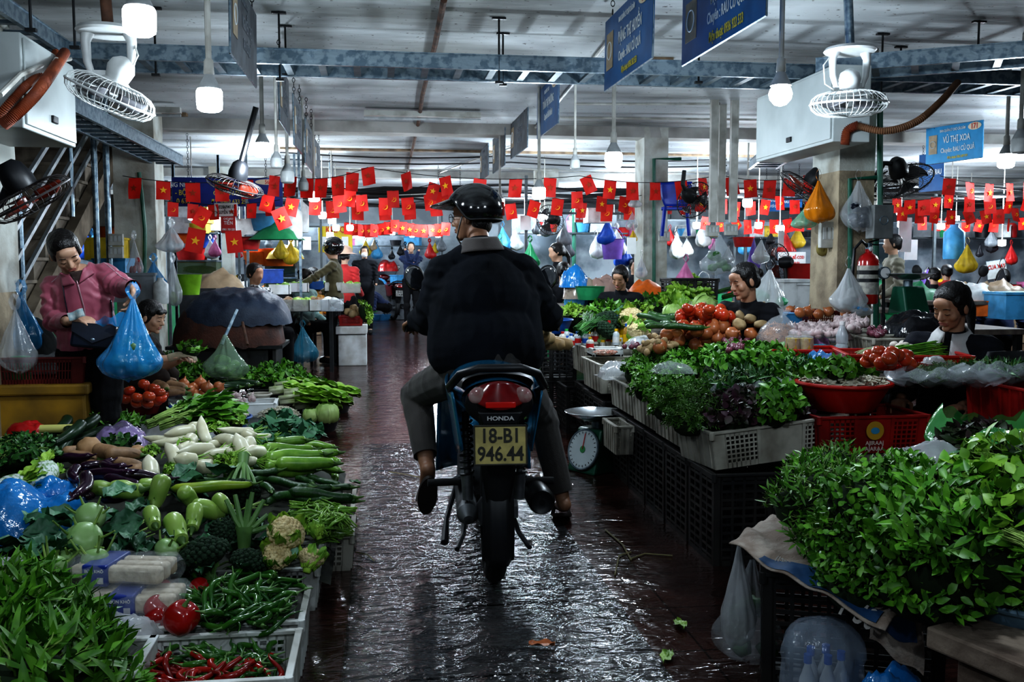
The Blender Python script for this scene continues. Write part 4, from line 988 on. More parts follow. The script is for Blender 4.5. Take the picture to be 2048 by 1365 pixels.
gl=onion_pro('bulb of garlic in the left foam tray','garlic in the left foam tray',.02,M_garl,'garlic_bulb')
cluster([gl],470,800,40,12,46,.28,.03,tilt=.6,seed=12,mind=.3)
basin('small grey basket with eggs on the foam tray',.085,.05,M_crd,G(520,802,.27),'basket','basket')
basin('blue bowl with white slices left of the foam tray',.14,.08,M_blue,G(382,835,.24),'bowl','bowl')
basin('blue bowl of pale bean sprouts in front of the foam tray',.15,.075,M_blue,G(455,858,.25),'bowl','bowl')
M_whitefood=mat('white_slices',(.70,.68,.58),.6,c2=(.5,.46,.34),scale=40,bump=.8,bs=60)
def fill(label,c,r,h,m_,name,cat,k=.3,sy=1): 
    o=obj(name,MB().ell((0,0,0),(r,r*sy,h),26,12,fn=bumpy(k*.4,6)),m_,loc=c,ang=180); tag(o,label,cat,kind='stuff'); return o
def shreds(label,c,r,h,m_,name,cat,n=260,L=.05,t=.0022,seed=0):
    rr=random.Random(seed); m=MB(); m.ell((0,0,-h*.2),(r*.93,r*.93,h),16,8,0)
    for i in range(n):
        a=rr.uniform(0,6.28);q=math.sqrt(rr.random())*r; p=V((math.cos(a)*q,math.sin(a)*q,h*math.sqrt(max(0,1-(q/r)**2))*.9)); b=rr.uniform(0,6.28); d=V((math.cos(b),math.sin(b),rr.uniform(-.2,.3)))*L*.5
        e=V((-d.y,d.x,.3*L))*rr.uniform(-.5,.5); m.tube([p-d,p+e+V((0,0,.004)),p+d],t,4,0,cap=False)
    o=obj(name,m,m_,loc=c,ang=180); tag(o,label,cat,kind='stuff'); return o
shreds('pale peeled beans filling the blue bowl',G(455,835,.33),.13,.03,M_whitefood,'peeled_beans','beans',220,.02,.004,1)
shreds('white slices in the left blue bowl',G(382,818,.32),.12,.012,M_whitefood,'white_slices','vegetable slices',60,.03,.004,2)
crumple('black bin bag holding bean sprouts beside the aisle',G(552,868,.0),.42,.34,.2,M_bagk,21)
shreds('tangle of white bean sprouts in the black bag',G(556,836,.19),.14,.08,M_whitefood,'bean_sprouts','sprouts',420,.06,.0022,3)
basin('dark basket under the round cabbage at the aisle edge',.13,.09,M_crb,G(645,862,0),'basket','basket')
cabbage('round pale cabbage in the dark basket at the aisle edge',G(655,828,.17),.085,seed=1)
cabbage('smaller cabbage left of the round one in the basket',G(622,832,.16),.06,seed=2)
bok=[]
for s in range(2):
    rr=random.Random(s+120); m=MB()
    for i in range(10):
        x=rr.gauss(0,.02); a=rr.gauss(0,.2); bigleaf(m,TR((x,.02,.012+i*.005),(rr.uniform(-.1,.15),rr.uniform(-.3,.3),a)),.2,.075,rr,0)
        m.tube([(x*.5,-.06,.01+i*.003),(x,.05,.015+i*.004)],[.014,.008],6,1)
    bok.append(leafpro('mustard_cabbage','pale green head of mustard cabbage lying towards the aisle','cabbage',m,[M_leafl,M_stemw],'mustard cabbages by the aisle'))
for i,(x,y,z,rz) in enumerate(((590,795,.28,-1.4),(605,805,.24,-1.4),(620,800,.24,-1.5),(600,785,.28,-1.3),(630,810,.2,-1.4),(580,808,.24,-1.3),(650,792,.2,-1.5),(610,818,.18,-1.3),(560,790,.28,-1.3),(570,780,.28,-1.2))): bok[i%2].put(G(x,y,z),(0,0,rz),1.35)
basin('dark basket edge under the greens at the aisle',.16,.1,M_crb,G(668,825,0),'basket','basket')
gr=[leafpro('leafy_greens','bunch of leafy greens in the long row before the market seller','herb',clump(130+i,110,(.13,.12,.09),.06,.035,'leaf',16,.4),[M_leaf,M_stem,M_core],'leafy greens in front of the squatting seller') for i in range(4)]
for i,(x,y,z,s) in enumerate(((350,748,.38,1),(385,742,.38,1),(420,748,.36,1),(372,732,.36,1),(345,722,.34,1),(405,762,.34,1),(440,755,.34,1),(520,735,.34,1.2),(545,750,.32,1.2),(570,765,.28,1.1),(535,765,.3,1.1),(560,740,.28,1.1),(600,765,.22,1),(630,775,.2,1),(655,785,.16,1),(590,750,.2,1),(500,755,.32,1),(470,760,.34,.9),(480,742,.3,1),(540,722,.3,1),(615,780,.2,.9),(510,720,.28,.8))): gr[i%4].put(G(x,y,z),R.uniform(0,6),s)
for i,(x,y,z,rz) in enumerate(((475,758,.36,1.6),(490,766,.35,1.5),(420,795,.33,1.9),(465,752,.36,1.4))): bd[i%3].put(G(x,y,z),(0,0,rz),.8,'tied bunch with pale stalks in the row before the seller',None,'bunches before the seller')
for x,y,z,rz in((470,780,.33,1.5),(450,784,.32,1.7),(490,776,.33,1.4)): zu.put(G(x,y,z),(0,0,rz),1,'dark courgette behind the garlic tray',None,'courgettes behind the garlic tray')
boxsup('foam box under the greens before the seller',-1.5,7.15,.9,.4,.2); boxsup('foam box under greens nearer the aisle',-.85,6.95,.5,.5,.16)
# far left: yellow box, red crate, garlic stems
t=thing('insulated_box','yellow insulated box behind the spring onions at left','box',(-2.02,5.3,0)); 
obj('box_body',MB().box((0,0,.3),(.62,.5,.6)),M_yel,t,bev=.015,sm=False); obj('lid',MB().box((0,0,.625),(.66,.54,.06)),M_yel,t,bev=.012,sm=False)
t.location=(P(70,800,5.55).x,5.65,0)
crate('plastic_crate','dark red mesh crate standing on the yellow box',.6,.4,.14,M_crm,(P(75,740,5.6).x,5.62,.655),0,'slat')
crumple('silvery clear bag on the dark red crate',(P(85,700,5.6).x+.05,5.6,.70),.36,.25,.13,M_bagc,31)
crumple('dark bundle of cloth on the dark red crate behind the woman',(P(60,690,5.7).x-.1,5.8,.70),.5,.28,.3,mat('cloth_darkgrey',(.03,.035,.035),.8),32,name='cloth_bundle',cat='cloth')
jar=thing('jar','green lidded plastic jar on the dark red crate','jar',P(42,735,5.5)); jar.location.z=.665
obj('jar_body',MB().lathe([(0,0),(.05,0),(.055,.01),(.055,.09),(.045,.1)],18),plastic('jar_green',(.05,.4,.12),.6),jar); obj('lid',MB().lathe([(.047,.1),(.05,.1),(.05,.135),(0,.138)],18),mat('lid_green',(.03,.35,.08),.35),jar)
bag('blue bag hanging beside the far left pillar',P(42,590,5.7),.33,.24,.16,M_bagb2,41); bag('clear bag hanging in front of the blue bag at left',P(30,620,5.4),.34,.2,.14,M_bagc,42)
so=[leafpro('garlic_shoots','bunch of pale garlic shoots with white roots','herb',bundle(140+i,46,.05,.008,.26,.5,.003,'none'),[M_stem,M_stemw],'bunches of pale garlic shoots at left') for i in range(2)]
for i,(x,y,z,rz) in enumerate(((20,775,.62,1.9),(10,790,.58,1.6),(30,800,.55,1.3),(15,810,.52,1.2),(45,815,.5,1.),(10,825,.48,1.4),(60,822,.48,-.4),(75,830,.46,-.6),(90,838,.45,-.5),(30,838,.46,1.1),(0,765,.6,2.))): so[i%2].put(G(x,y,z),(.2,0,rz),1.0)
crumple('bundle of roots and husks at the left edge',G(40,840,.36),.4,.3,.22,mat('roots',(.34,.3,.2),.9,c2=(.16,.14,.09),scale=30,bump=1),44,name='root_bundle',cat='roots')
crate('plastic_crate','dark mesh crate under the garlic shoots',.6,.5,.36,M_crb,(-2.25,5.0,0),0,'black')
o=foamtray('blue crate behind the trousers of the woman in pink',.3,.3,.22,(P(205,840,6.3).x,6.3,0.05),0,m_=M_blue,name='blue_crate')
# ================= RIGHT STALL
# black harvest crates under the front row
gk='black harvest crates under the right stall'
bc=crate('harvest_crate','black mesh harvest crate in the row under the white crates',.50,.34,.40,M_crb,(1.66,4.02,0),0,'black',gk,tap=.02)
for k,(y,x,rz) in enumerate(((4.40,1.665,.0),(4.78,1.67,0),(5.16,1.675,0),(5.54,1.68,0),(6.2,1.70,0),(6.58,1.72,0),(6.96,1.74,0))): dup(bc,(x,y,0),rz)
for k,(x,y) in enumerate(((2.2,4.02),(2.2,4.42),(2.74,3.95))): dup(bc,(x,y,0),0,label='black mesh harvest crate standing further inside the stall',group='inner black crates')
b2=crate('harvest_crate','tall black crate stack behind the rider beside the blue basin',.42,.4,.36,M_crb,(1.36,7.7,0),0,'black',None,tap=.02)
dup(b2,(1.36,7.7,.37),0,label='upper black crate of the stack holding the blue basin')
dup(b2,(1.62,7.32,0),0,label='black crate between the blue basin stack and the front row')
# white crates
A=crate('plastic_crate','dirty white crate at the near corner full of dark purple herbs',.68,.34,.165,M_crd,(1.735,4.13,.43),rad(9)); A.rotation_euler[1]=-rad(4)
B=crate('plastic_crate','second dirty white crate of dill and parsley from the near corner',.5,.42,.165,M_crd,(1.66,4.56,.425),0)
crate('plastic_crate','third dirty white crate along the aisle under parsley',.5,.44,.165,M_crd,(1.67,5.02,.425),0)
crate('plastic_crate','fourth dirty white crate holding a clear bag and parsley',.5,.5,.165,M_crd,(1.68,5.55,.425),0)
crate('plastic_crate','dirty white crate with small yellow capped jars',.5,.55,.19,M_crd,(1.68,6.35,.45),0)
crate('plastic_crate','farthest dirty white crate with sauce bottles',.5,.5,.2,M_crd,(1.72,6.95,.5),0)
# back tier tables
def table(label,x0,x1,y0,y1,z,m_=None,name='stall_table'):
    t=thing(name,label,'table',((x0+x1)/2,(y0+y1)/2,0))
    obj('table_top',MB().box((0,0,z-.02),(x1-x0,y1-y0,.04)),m_ or mat('table_board',(.2,.17,.14),.7,c2=(.1,.08,.07)),t,sm=False,bev=.004)
    for a in(-1,1):
        for b in(-1,1): obj('leg',MB().box((a*((x1-x0)/2-.04),b*((y1-y0)/2-.04),(z-.04)/2),(.045,.045,z-.04)),M_blackm,t,sm=False)
    return t
table('long board table behind the white crates carrying the tomatoes',1.95,2.35,4.78,5.3,.72)
table('table under the onions and tomatoes',1.98,2.75,5.35,7.0,.76)
table('table under the green vegetables before the first woman',1.98,3.0,7.1,8.5,.78)
table('low table under the garlic in front of the pillar',2.55,3.3,4.75,5.3,.78)
table('table carrying the red trays before the woman with white collar',2.1,2.66,4.42,4.74,.72)
table('low table under the red crate with the round sticker',1.96,2.62,3.97,4.38,.45)
table('low table under the big red crate at the right edge',2.66,3.7,3.5,4.05,.55)
# herbs on front crates
par=[leafpro('parsley','bunch of fresh green parsley spilling over the white crates','herb',clump(200+i,190,(.16,.14,.1),.05,.032,'lobed',24,.3),[M_leaf,M_stem,M_core],'parsley bunches over the front crates') for i in range(4)]
for i,(x,y,z,s) in enumerate(((1290,735,.68,1),(1320,715,.72,1),(1370,710,.74,1),(1260,755,.66,.85),(1300,765,.66,1),(1340,755,.68,1),(1285,785,.62,.9),(1320,790,.64,1),(1350,785,.66,1),(1325,825,.58,.8),(1400,735,.72,1),(1280,710,.70,.8),(1350,730,.72,1),(1420,715,.74,.9),(1250,735,.66,.6),(1350,830,.6,.7))): par[i%4].put(G(x+14,y-4,z),(R.gauss(0,.2),R.gauss(0,.2),R.uniform(0,6)),s*.84)
dil=[leafpro('dill','feathery bunch of dill beside the parsley','herb',clump(210+i,150,(.13,.11,.08),.07,.03,'fern',30,.3),[mat('dill_green',(.10,.22,.03),.5,c2=(.05,.13,.02),rnd=.2),M_stem,M_core],'feathery dill bunches') for i in range(2)]
for i,(x,y,z,s) in enumerate(((1375,810,.65,1),(1400,830,.62,1),(1380,845,.6,.9),(1410,800,.66,1),(1350,810,.64,.8))): dil[i%2].put(G(x,y,z),R.uniform(0,6),s)
bas=[leafpro('leafy_herb','bunch of broad leaved green herbs on the right stall','herb',clump(220+i,130,(.15,.13,.1),.065,.045,'leaf',20,.4,.25,.3),[M_leaf,M_stem,M_core],'broad leaved herbs on the right stall') for i in range(4)]
for i,(x,y,z,s) in enumerate(((1440,750,.72,1),(1470,720,.76,1),(1430,720,.74,.9),(1500,735,.76,1),(1545,725,.76,1),(1580,740,.74,1),(1600,760,.72,1),(1560,770,.72,1),(1560,805,.68,.9),(1545,828,.64,.8),(1530,745,.74,1),(1585,780,.70,.7),(1515,715,.78,.9))): bas[i%4].put(G(x,y,z),(R.gauss(0,.2),R.gauss(0,.2),R.uniform(0,6)),s*.9)
pur=[leafpro('purple_perilla','bunch of dark purple green herbs in the near corner crate','herb',clump(230+i,170,(.14,.12,.09),.06,.042,'leaf',16,.3,.3,.4),[M_leafp,M_stem,M_core],'dark purple herbs in the near corner crate') for i in range(3)]
for i,(x,y,z,s) in enumerate(((1410,850,.60,.9),(1450,845,.62,1),(1490,835,.63,1),(1530,825,.64,1),(1560,830,.63,.9),(1430,820,.65,1),(1475,810,.67,1),(1520,800,.68,1),(1395,825,.64,.8),(1550,800,.66,.9),(1580,812,.64,.8))): pur[i%3].put(G(x+16,y-6,z),(R.gauss(0,.2),R.gauss(0,.2),R.uniform(0,6)),s*.8)
long_=[leafpro('water_spinach','bunch of narrow herbs lying in a clear bag on the right stall','herb',clump(240+i,130,(.15,.1,.07),.07,.016,'leaf',24,.3,.3,.4),[M_leafd,M_stem,M_core],'narrow herbs in clear bags') for i in range(2)]
for i,(x,y,z,s) in enumerate(((1450,775,.72,1),(1490,765,.74,1),(1520,770,.73,.9))): long_[i%2].put(G(x,y,z),R.uniform(0,6),s)
def ringbag(label,px,py,z,w,d,h,m_,seed=0,rz=0):
    # opened bag: rolled rim around its contents
    rr=random.Random(seed)
    def f(u,v):
        a=2*PI*u; q=1+.06*math.sin(3*a+seed)+.035*math.sin(7*a+seed*2); r_=1-.28*abs(2*v-1)**1.5 if v>.5 else .72+.28*(2*v)**.7
        return (math.cos(a)*w/2*q*r_,math.sin(a)*d/2*q*r_,h*v*(1+.14*math.sin(2*a+seed))+.01*math.sin(11*a))
    return tag(obj('plastic_bag',MB().grid(48,12,f),m_,loc=G(px,py,z),rot=(0,0,rz),ang=180),label,'plastic bag')
ringbag('opened clear bag of narrow herbs over the purple ones',1497,800,.66,.46,.34,.10,M_bagc,3)
crumple('clear white bag folded over the fourth white crate',G(1240,755,.62),.26,.3,.10,M_bagw,51)
crumple('crumpled clear bag between parsley and jars',G(1300,690,.72),.3,.25,.08,M_bagw,52)
crumple('thin clear sheet on the parsley',G(1345,745,.76),.2,.2,.05,M_bagc,53)
# bottles & jars
M_caps=[mat('cap_'+n,c,.35,var=0) for n,c in(('yellow',(.7,.42,.01)),('red',(.5,.02,.02)),('blue',(.02,.12,.5)),('green',(.03,.4,.06)),('white',(.7,.7,.7)))]
M_cont=[mat('sauce_'+n,c,.2,var=.1,spec=.8) for n,c in(('white',(.62,.6,.55)),('red',(.3,.03,.02)),('amber',(.42,.22,.03)),('clear',(.5,.55,.58)))]
LB=['yellow','red','blue','green','white']; LC=['white','red','amber','clear']
def bottle(px,py,z,h,r_,ci,si,label,group):
    b=thing('sauce_bottle',label,'bottle',G(px,py,z),0,group)
    obj('bottle_body',MB().lathe([(0,0),(r_,0),(r_,h*.62),(r_*.85,h*.72),(r_*.4,h*.84),(r_*.4,h*.9)],14),M_cont[si],b)
    obj('cap',MB().lathe([(r_*.48,h*.86),(r_*.48,h),(0,h)],12),M_caps[ci],b)
    obj('paper_label',MB().lathe([(r_*1.02,h*.15),(r_*1.02,h*.5)],14),M_caps[(ci+si+1)%5],b); return b
for (x,y,h,r_,c,s) in ((1125,690,.10,.028,1,0),(1133,684,.10,.03,3,3),(1142,695,.10,.028,2,3),(1155,690,.10,.03,2,3),(1172,690,.10,.03,3,3),(1180,700,.09,.028,0,0),(1192,688,.12,.026,0,0),(1218,685,.17,.026,1,1),(1232,680,.2,.026,2,2),(1245,680,.2,.026,2,2),(1253,690,.16,.028,2,2),(1232,690,.12,.028,0,3),(1262,685,.14,.026,4,3)):
    bottle(x,y,.70,h,r_,c,s,'%s sauce bottle with a %s cap on the far white crates'%(LC[s],LB[c]),'%s capped %s bottles'%(LB[c],LC[s]))
jr=thing('condiment_jar','little white jar with a yellow cap in the crate beside the parsley','jar',(0,0,0),0,'little yellow capped jars')
obj('jar_body',MB().lathe([(0,0),(.017,0),(.017,.038),(.013,.045)],12),M_cont[0],jr); obj('cap',MB().lathe([(.015,.044),(.015,.058),(0,.058)],12),M_caps[0],jr); jp=Pro(jr)
jr2=thing('condiment_jar','little white jar with a red cap among the yellow capped ones','jar',(0,0,0),0,'little red capped jars')
obj('jar_body',MB().lathe([(0,0),(.017,0),(.017,.038),(.013,.045)],12),M_cont[0],jr2); obj('cap',MB().lathe([(.015,.044),(.015,.058),(0,.058)],12),M_caps[1],jr2); jp2=Pro(jr2)
for r_ in range(4):
    for c in range(7): (jp if (r_*3+c*5)%4 else jp2).put(G(1172+c*11+r_*3,697-r_*8+(c%2)*2,.66+.012*r_),0,1.25)
foamtray('white tray of dried shrimp beside the little jars',.22,.18,.05,G(1210,712,.66),0)
shreds('dried shrimp on the white tray beside the jars',G(1210,706,.70),.08,.015,mat('dried_shrimp',(.4,.14,.09),.6,c2=(.5,.4,.34),scale=40),'dried_shrimp','shrimp',90,.03,.003,5)
# far greens, broccoli, cauliflower, cucumbers
fg=[leafpro('leafy_greens','bright green bunch in the long bed before the first seated woman','herb',clump(250+i,120,(.19,.16,.10),.07,.035,'leaf',22,.5,.2,.3),[M_leaf,M_stem,M_core],'bright greens before the first seated woman') for i in range(3)]
fl=[leafpro('celery','light green celery bunch on the back of the right stall','herb',clump(260+i,110,(.18,.15,.1),.06,.05,'lobed',24,.5),[M_leafl,M_stem,M_core],'light green celery bunches') for i in range(2)]
for i,(x,y,z,s) in enumerate(((1150,632,.82,1),(1175,612,.86,1),(1205,625,.86,1),(1235,610,.88,1),(1265,605,.9,1),(1300,610,.9,1),(1330,600,.92,1),(1225,600,.9,1),(1190,600,.88,1),(1290,595,.94,1),(1320,620,.88,1),(1350,610,.9,.9),(1160,605,.86,.9),(1250,625,.86,.9),(1140,615,.82,.9),(1280,625,.86,.9),(1210,640,.82,.8))): (fg if i%3 else fl)[i%2].put(G(x,y,z),(R.gauss(0,.2),R.gauss(0,.2),R.uniform(0,6)),s*1.05)
chv=[leafpro('chives','bunch of dark green chives before the broccoli','herb',bundle(270+i,60,.05,.007,.3,.35,.003,'none'),[M_leafd,M_leafd],'chive bunches before the broccoli') for i in range(2)]
for i,(x,y,z,rz) in enumerate(((1160,672,.78,-.6),(1175,668,.78,-.4),(1190,665,.78,-.5),(1150,665,.78,-.9),(1170,655,.80,-.3),(1200,660,.78,-.7),(1335,605,.96,-1.2),(1430,590,.96,-2.2),(1445,600,.95,-2.3))): chv[i%2].put(G(x,y,z),(.15,0,rz),1.1)
broccoli('large broccoli behind the tall sauce bottles',G(1215,645,.84),.12,(.4,-.2,0),.1,seed=11)
broccoli('smaller broccoli in front of the large one behind the bottles',G(1212,662,.80),.10,(.5,.2,1),.1,seed=12)
cauliflower('large cauliflower right of the broccoli on the right stall',G(1262,640,.86),.11,(.6,-.2,0),seed=11)
cauliflower('cauliflower lower right of the large one',G(1275,665,.80),.09,(.5,.3,1),seed=12)
cu2='cucumbers piled before the tomatoes on the right stall'
for i in range(22):
    x=1305+R.uniform(0,65);y=628+R.uniform(0,30)+(x-1305)*.1
    cu[i%3].put(G(x,y,.86+R.uniform(0,.05)),(R.uniform(-.2,.2),R.uniform(-.2,.2),1.1+R.gauss(0,.4)),1.05,'dark green cucumber in the pile left of the tomatoes on the right stall',None,cu2)
ct=leafpro('cabbage','','x',MB().add(*shellpatch(.1,0,.8,random.Random(1))),[M_cab]) if False else None
cabbage('pale green cabbage between lettuce and potatoes',G(1410,612,.95),.10,(.3,.6,0),seed=5)
cabbage('light cabbage left of the tomatoes',G(1365,615,.92),.085,(.3,.2,1),seed=6)
cabbage('light cabbage behind the cucumbers',G(1345,628,.9),.08,(.3,.2,2),seed=7)
ltc=[]
for s in range(2):
    rr=random.Random(s+300); m=MB()
    for i in range(22):
        a=2*PI*i/22*2.6; e=.25+.9*(i/22); bigleaf(m,TR((0,0,0),(e,0,a)),.15,.11,rr,0,.5)
    ltc.append(leafpro('lettuce','loose head of light green lettuce on the right stall','lettuce',m,[M_leafl],'light lettuce heads'))
for i,(x,y,z,s) in enumerate(((1375,590,1.0,1.3),(1390,578,1.03,1.2),(1360,600,.98,1.2),(1400,600,.97,1.),(1345,615,.93,1.1),(1180,580,.95,1.0))): ltc[i%2].put(G(x,y,z),(R.gauss(0,.4),R.gauss(0,.4),i),s)
# tomatoes tray
foamtray('white foam tray of tomatoes on the right stall',.55,.4,.09,G(1405,662,.79),.1)
t2g='tomatoes heaped on the foam tray of the right stall'
rows=((658,8,.89),(645,7,.93),(636,7,.96),(627,6,.99))
for j,(y,n,z) in enumerate(rows):
    for i in range(n): t1.put(G(1363+12*i*8/n+j*3,y+R.uniform(-3,3),z),(R.gauss(0,.5),R.gauss(0,.5),i),1.02,'ripe red tomato heaped on the foam tray of the right stall',None,t2g)
foamtray('light blue tray of potatoes beside the tomatoes',.55,.45,.08,G(1478,655,.80),.05,m_=M_blue2,name='plastic_tray')
pp='potatoes on the blue tray'
p2=potato_pro('yellow potato on the light blue tray beside the tomatoes',pp,(.05,.038,.032))
for j,(y,n,z) in enumerate(((655,7,.90),(643,7,.93),(632,6,.96),(622,5,.98))):
    for i in range(n): p2.put(G(1432+15*i+j*5,y+R.uniform(-4,4),z),(R.gauss(0,.4),R.gauss(0,.4),R.uniform(0,6)),R.uniform(.85,1.1))
gi=MB(); rr=random.Random(9)
for c in((0,0,0,.05,.022),(.045,.01,.005,.03,.018),(-.04,.02,0,.032,.018),(.02,.04,.005,.022,.03),(-.015,-.035,0,.02,.028),(.07,-.01,.01,.02,.015)): gi.ell(c[:3],(c[3],c[4],.02),9,6,fn=bumpy(.2,2,c[0]*50))
gip=veg('ginger_root','knobbly ginger root on the right stall','ginger',gi,mat('ginger_skin',(.46,.34,.19),.7,c2=(.3,.2,.1),scale=25,bump=.3,rnd=.1),(),'ginger roots behind the potatoes')
cluster([gip],1480,618,42,8,16,.95,.03,sc=(.6,.8),tilt=.4,seed=21,mind=.4)
cluster([gip],1420,612,20,6,4,.95,.02,sc=(.6,.8),tilt=.4,seed=22)
cluster([gip],1310,688,45,9,14,.78,.03,tilt=.4,seed=23,mind=.4,label='knobbly ginger root behind the big onions',group='ginger behind the onions')
# onions, shallots
og='large golden onions in the middle of the right stall'
for j,(y,n,z,x0) in enumerate(((692,6,.80,1325),(680,7,.83,1335),(668,5,.86,1350),(662,4,.88,1375))):
    for i in range(n): on.put(G(x0+27*i-j*2,y+R.uniform(-5,5),z),(R.gauss(0,.7),R.gauss(0,.7),i),1.12,'large golden onion on the right stall before the parsley',None,og)
M_sha=mat('shallot_skin',(.24,.07,.10),.4,c2=(.14,.04,.06),scale=8,rnd=.2)
sh=onion_pro('small purple shallot on the right stall','purple shallots before the tomatoes',.02,M_sha,'shallot')
cluster([sh],1500,650,45,10,34,.86,.02,tilt=.6,seed=24,mind=.3)
cluster([sh],1470,690,24,18,34,.80,.04,tilt=.6,seed=25,mind=.3,label='small purple shallot right of the big onions',group='purple shallots beside the onions')
cluster([sh],1290,697,40,8,26,.74,.02,tilt=.6,seed=26,mind=.3,label='small purple shallot in the sheer bag beside the jars',group='purple shallots by the jars')
crumple('sheer purple net bag of shallots before the onions',G(1405,712,.72),.24,.2,.13,plastic('net_purple',(.2,.09,.16),.75),61)
crumple('sheer pale bag with shallots behind the jars',G(1290,697,.73),.3,.16,.08,M_bagc,62)
t=foamtray('shiny gold tin tray between the onions and shredded carrot',.36,.22,.09,G(1508,690,.76),0,m_=mat('gold_foil',(.75,.5,.08),.3,.8,c2=(.4,.25,.04),scale=9),name='tin_tray')
foamtray('light blue basket behind the shallots',.34,.25,.08,G(1545,650,.86),.1,m_=M_blue2,name='plastic_tray')
crate('plastic_crate','dark red crate of onions left of the pillar',.5,.32,.11,M_crm,G(1620,650,.84),-.1,'slat')
for x in range(7): on.put(G(1575+18*x,630+R.uniform(-3,3),.93),(R.gauss(0,.7),R.gauss(0,.7),x),1.0,'golden onion in the dark red crate left of the pillar',None,'onions in the dark red crate')
# garlic heaps
gg2='garlic bulbs heaped before the pillar'
cluster([gl],1640,665,75,14,90,.84,.05,sc=(1.1,1.4),tilt=.7,seed=27,mind=.3,label='garlic bulb heaped before the concrete pillar',group=gg2)
cluster([gl],1700,650,35,16,50,.88,.05,sc=(1.1,1.4),tilt=.7,seed=28,mind=.3,label='garlic bulb heaped before the concrete pillar',group=gg2)
cluster([sh],1760,668,25,10,20,.86,.02,tilt=.6,seed=29,mind=.3,label='small brown shallot right of the garlic heap',group='shallots right of the garlic')
crate('plastic_crate','dirty white crate under the garlic heap',.62,.4,.11,M_crd,G(1650,690,.72),0)
crate('plastic_crate','dirty white crate edge below the eggs',.5,.3,.09,M_crd,G(1800,705,.78),0)
M_eggs=mat('eggshell',(.62,.55,.48),.45,rnd=.08,var=.04)
eg=veg('egg','pale egg in the crate left of the woman with the white collar','egg',MB().ell((0,0,.02),(.021,.021,.027),12,9,fn=lambda p:p*(1-.1*p.z)),M_eggs,(),'pale eggs in the crate')
for i in range(13): eg.put(G(1785+8.5*i,692+(i%3)*4-i*.2,.88),(1.3,R.uniform(-1,1),i),1.05)
crumple('glossy black bag heaped behind the eggs',G(1833,672,.86),.42,.3,.16,M_bagk,63)
# shredded carrot bag, jars of pickles, water bottle, lilac bag
def conebag(label,px,py,z,h,r_,m_,cm,seed=0,lean=.3):
    t=thing('plastic_bag',label,'plastic bag',G(px,py,z)); t.rotation_euler=(0,lean,0)
    rr=random.Random(seed); m=MB(); m.ell((0,0,h*.3),(r_*.8,r_*.7,h*.33),12,8,0)
    for i in range(260):
        a=rr.uniform(0,6.28);e=rr.uniform(-.3,1.3); p=V((math.cos(a)*math.cos(e)*r_*.85,math.sin(a)*math.cos(e)*r_*.72,h*.33+math.sin(e)*h*.36)); d=V((rr.gauss(0,1),rr.gauss(0,1),rr.gauss(0,.6))).normalized()*.02
        m.tube([p-d,p+V((0,0,.003)),p+d],.0018,4,0,cap=False)
    obj('contents',m,cm,t,ang=180)
    m=MB().lathe([(r_*.1,0),(r_*.9,.01),(r_,h*.25),(r_*.92,h*.5),(r_*.5,h*.78),(r_*.15,h*.9),(r_*.35,h*1.05)],30,fn=lambda q,a:V((q.x*(1+.05*math.cos(9*a+q.z*20)),q.y*(.85+.05*math.cos(7*a)),q.z)))
    obj('bag_film',m,m_,t,ang=180); return t
conebag('clear bag of shredded orange carrot standing on the right stall',1550,705,.76,.26,.13,M_bagc,mat('carrot_shreds',(.55,.24,.08),.6,var=.15),1,.2)
for x,lb in((1585,'left clear jar of yellow pickles in the red tray'),(1612,'right clear jar of yellow pickles in the red tray')):
    t=thing('pickle_jar',lb,'jar',G(x,705,.80)); obj('contents',MB().lathe([(0,0),(.036,0),(.04,.02),(.04,.08),(0,.085)],16,fn=lambda q,a:q*(1+.05*noise.noise(q*60))),mat('pickles',(.55,.42,.10),.5,c2=(.4,.28,.04),scale=50),t)
    obj('film_wrap',MB().lathe([(.0,-.001),(.038,0),(.043,.05),(.04,.09),(.02,.1),(.03,.12)],16,fn=lambda q,a:V((q.x*(1+.06*math.cos(7*a)),q.y*(1+.06*math.sin(5*a)),q.z))),M_bagc,t)
wb=thing('water_bottle','clear plastic water bottle standing before the garlic','bottle',G(1683,712,.78)); obj('bottle_body',MB().lathe([(0,0),(.032,0),(.034,.02),(.034,.06),(.03,.07),(.034,.08),(.034,.12),(.014,.17),(.014,.18)],18),mat('pet_clear',(.6,.68,.72),.08,alpha=.45,spec=.9,var=0),wb); obj('cap',MB().lathe([(.016,.178),(.016,.196),(0,.196)],12),M_caps[4],wb)
crumple('lilac pink bag beside the shredded carrot',G(1625,690,.80),.2,.16,.10,M_bagpk,64); crumple('teal blue clear bag below the lilac one',G(1650,708,.78),.24,.15,.06,plastic('bag_teal',(.1,.4,.5),.6),65)
foamtray('small blue plastic tub left of the red trays',.12,.09,.06,G(1525,722,.76),0,m_=M_blue,name='plastic_tub')
def redtray(label,px,py,z,w,d,rz=0): return crate('plastic_tray',label,w,d,.07,M_red,G(px,py,z),rz,'slat',rim=.02)
redtray('red mesh tray holding the two pickle jars',1600,722,.76,.40,.28,-.25)
redtray('red mesh tray behind the white bag',1650,735,.74,.42,.28,-.35)
redtray('larger red mesh tray of tomatoes before the woman with white collar',1800,735,.80,.56,.34,-.28)
for i,(x,y,z) in enumerate(((1735,722,.87),(1758,716,.89),(1750,730,.86),(1772,728,.88),(1790,722,.88),(1800,730,.86),(1762,738,.85),(1785,738,.85),(1812,738,.84),(1735,735,.84),(1780,716,.9),(1808,722,.87))): t1.put(G(x,y,z),(R.gauss(0,.5),R.gauss(0,.5),i),.86,'ripe tomato in the large red tray beside the woman with white collar',None,'tomatoes in the large red tray')
crumple('small silvery bag in the large red tray',G(1868,728,.85),.10,.08,.04,M_bagw,66)
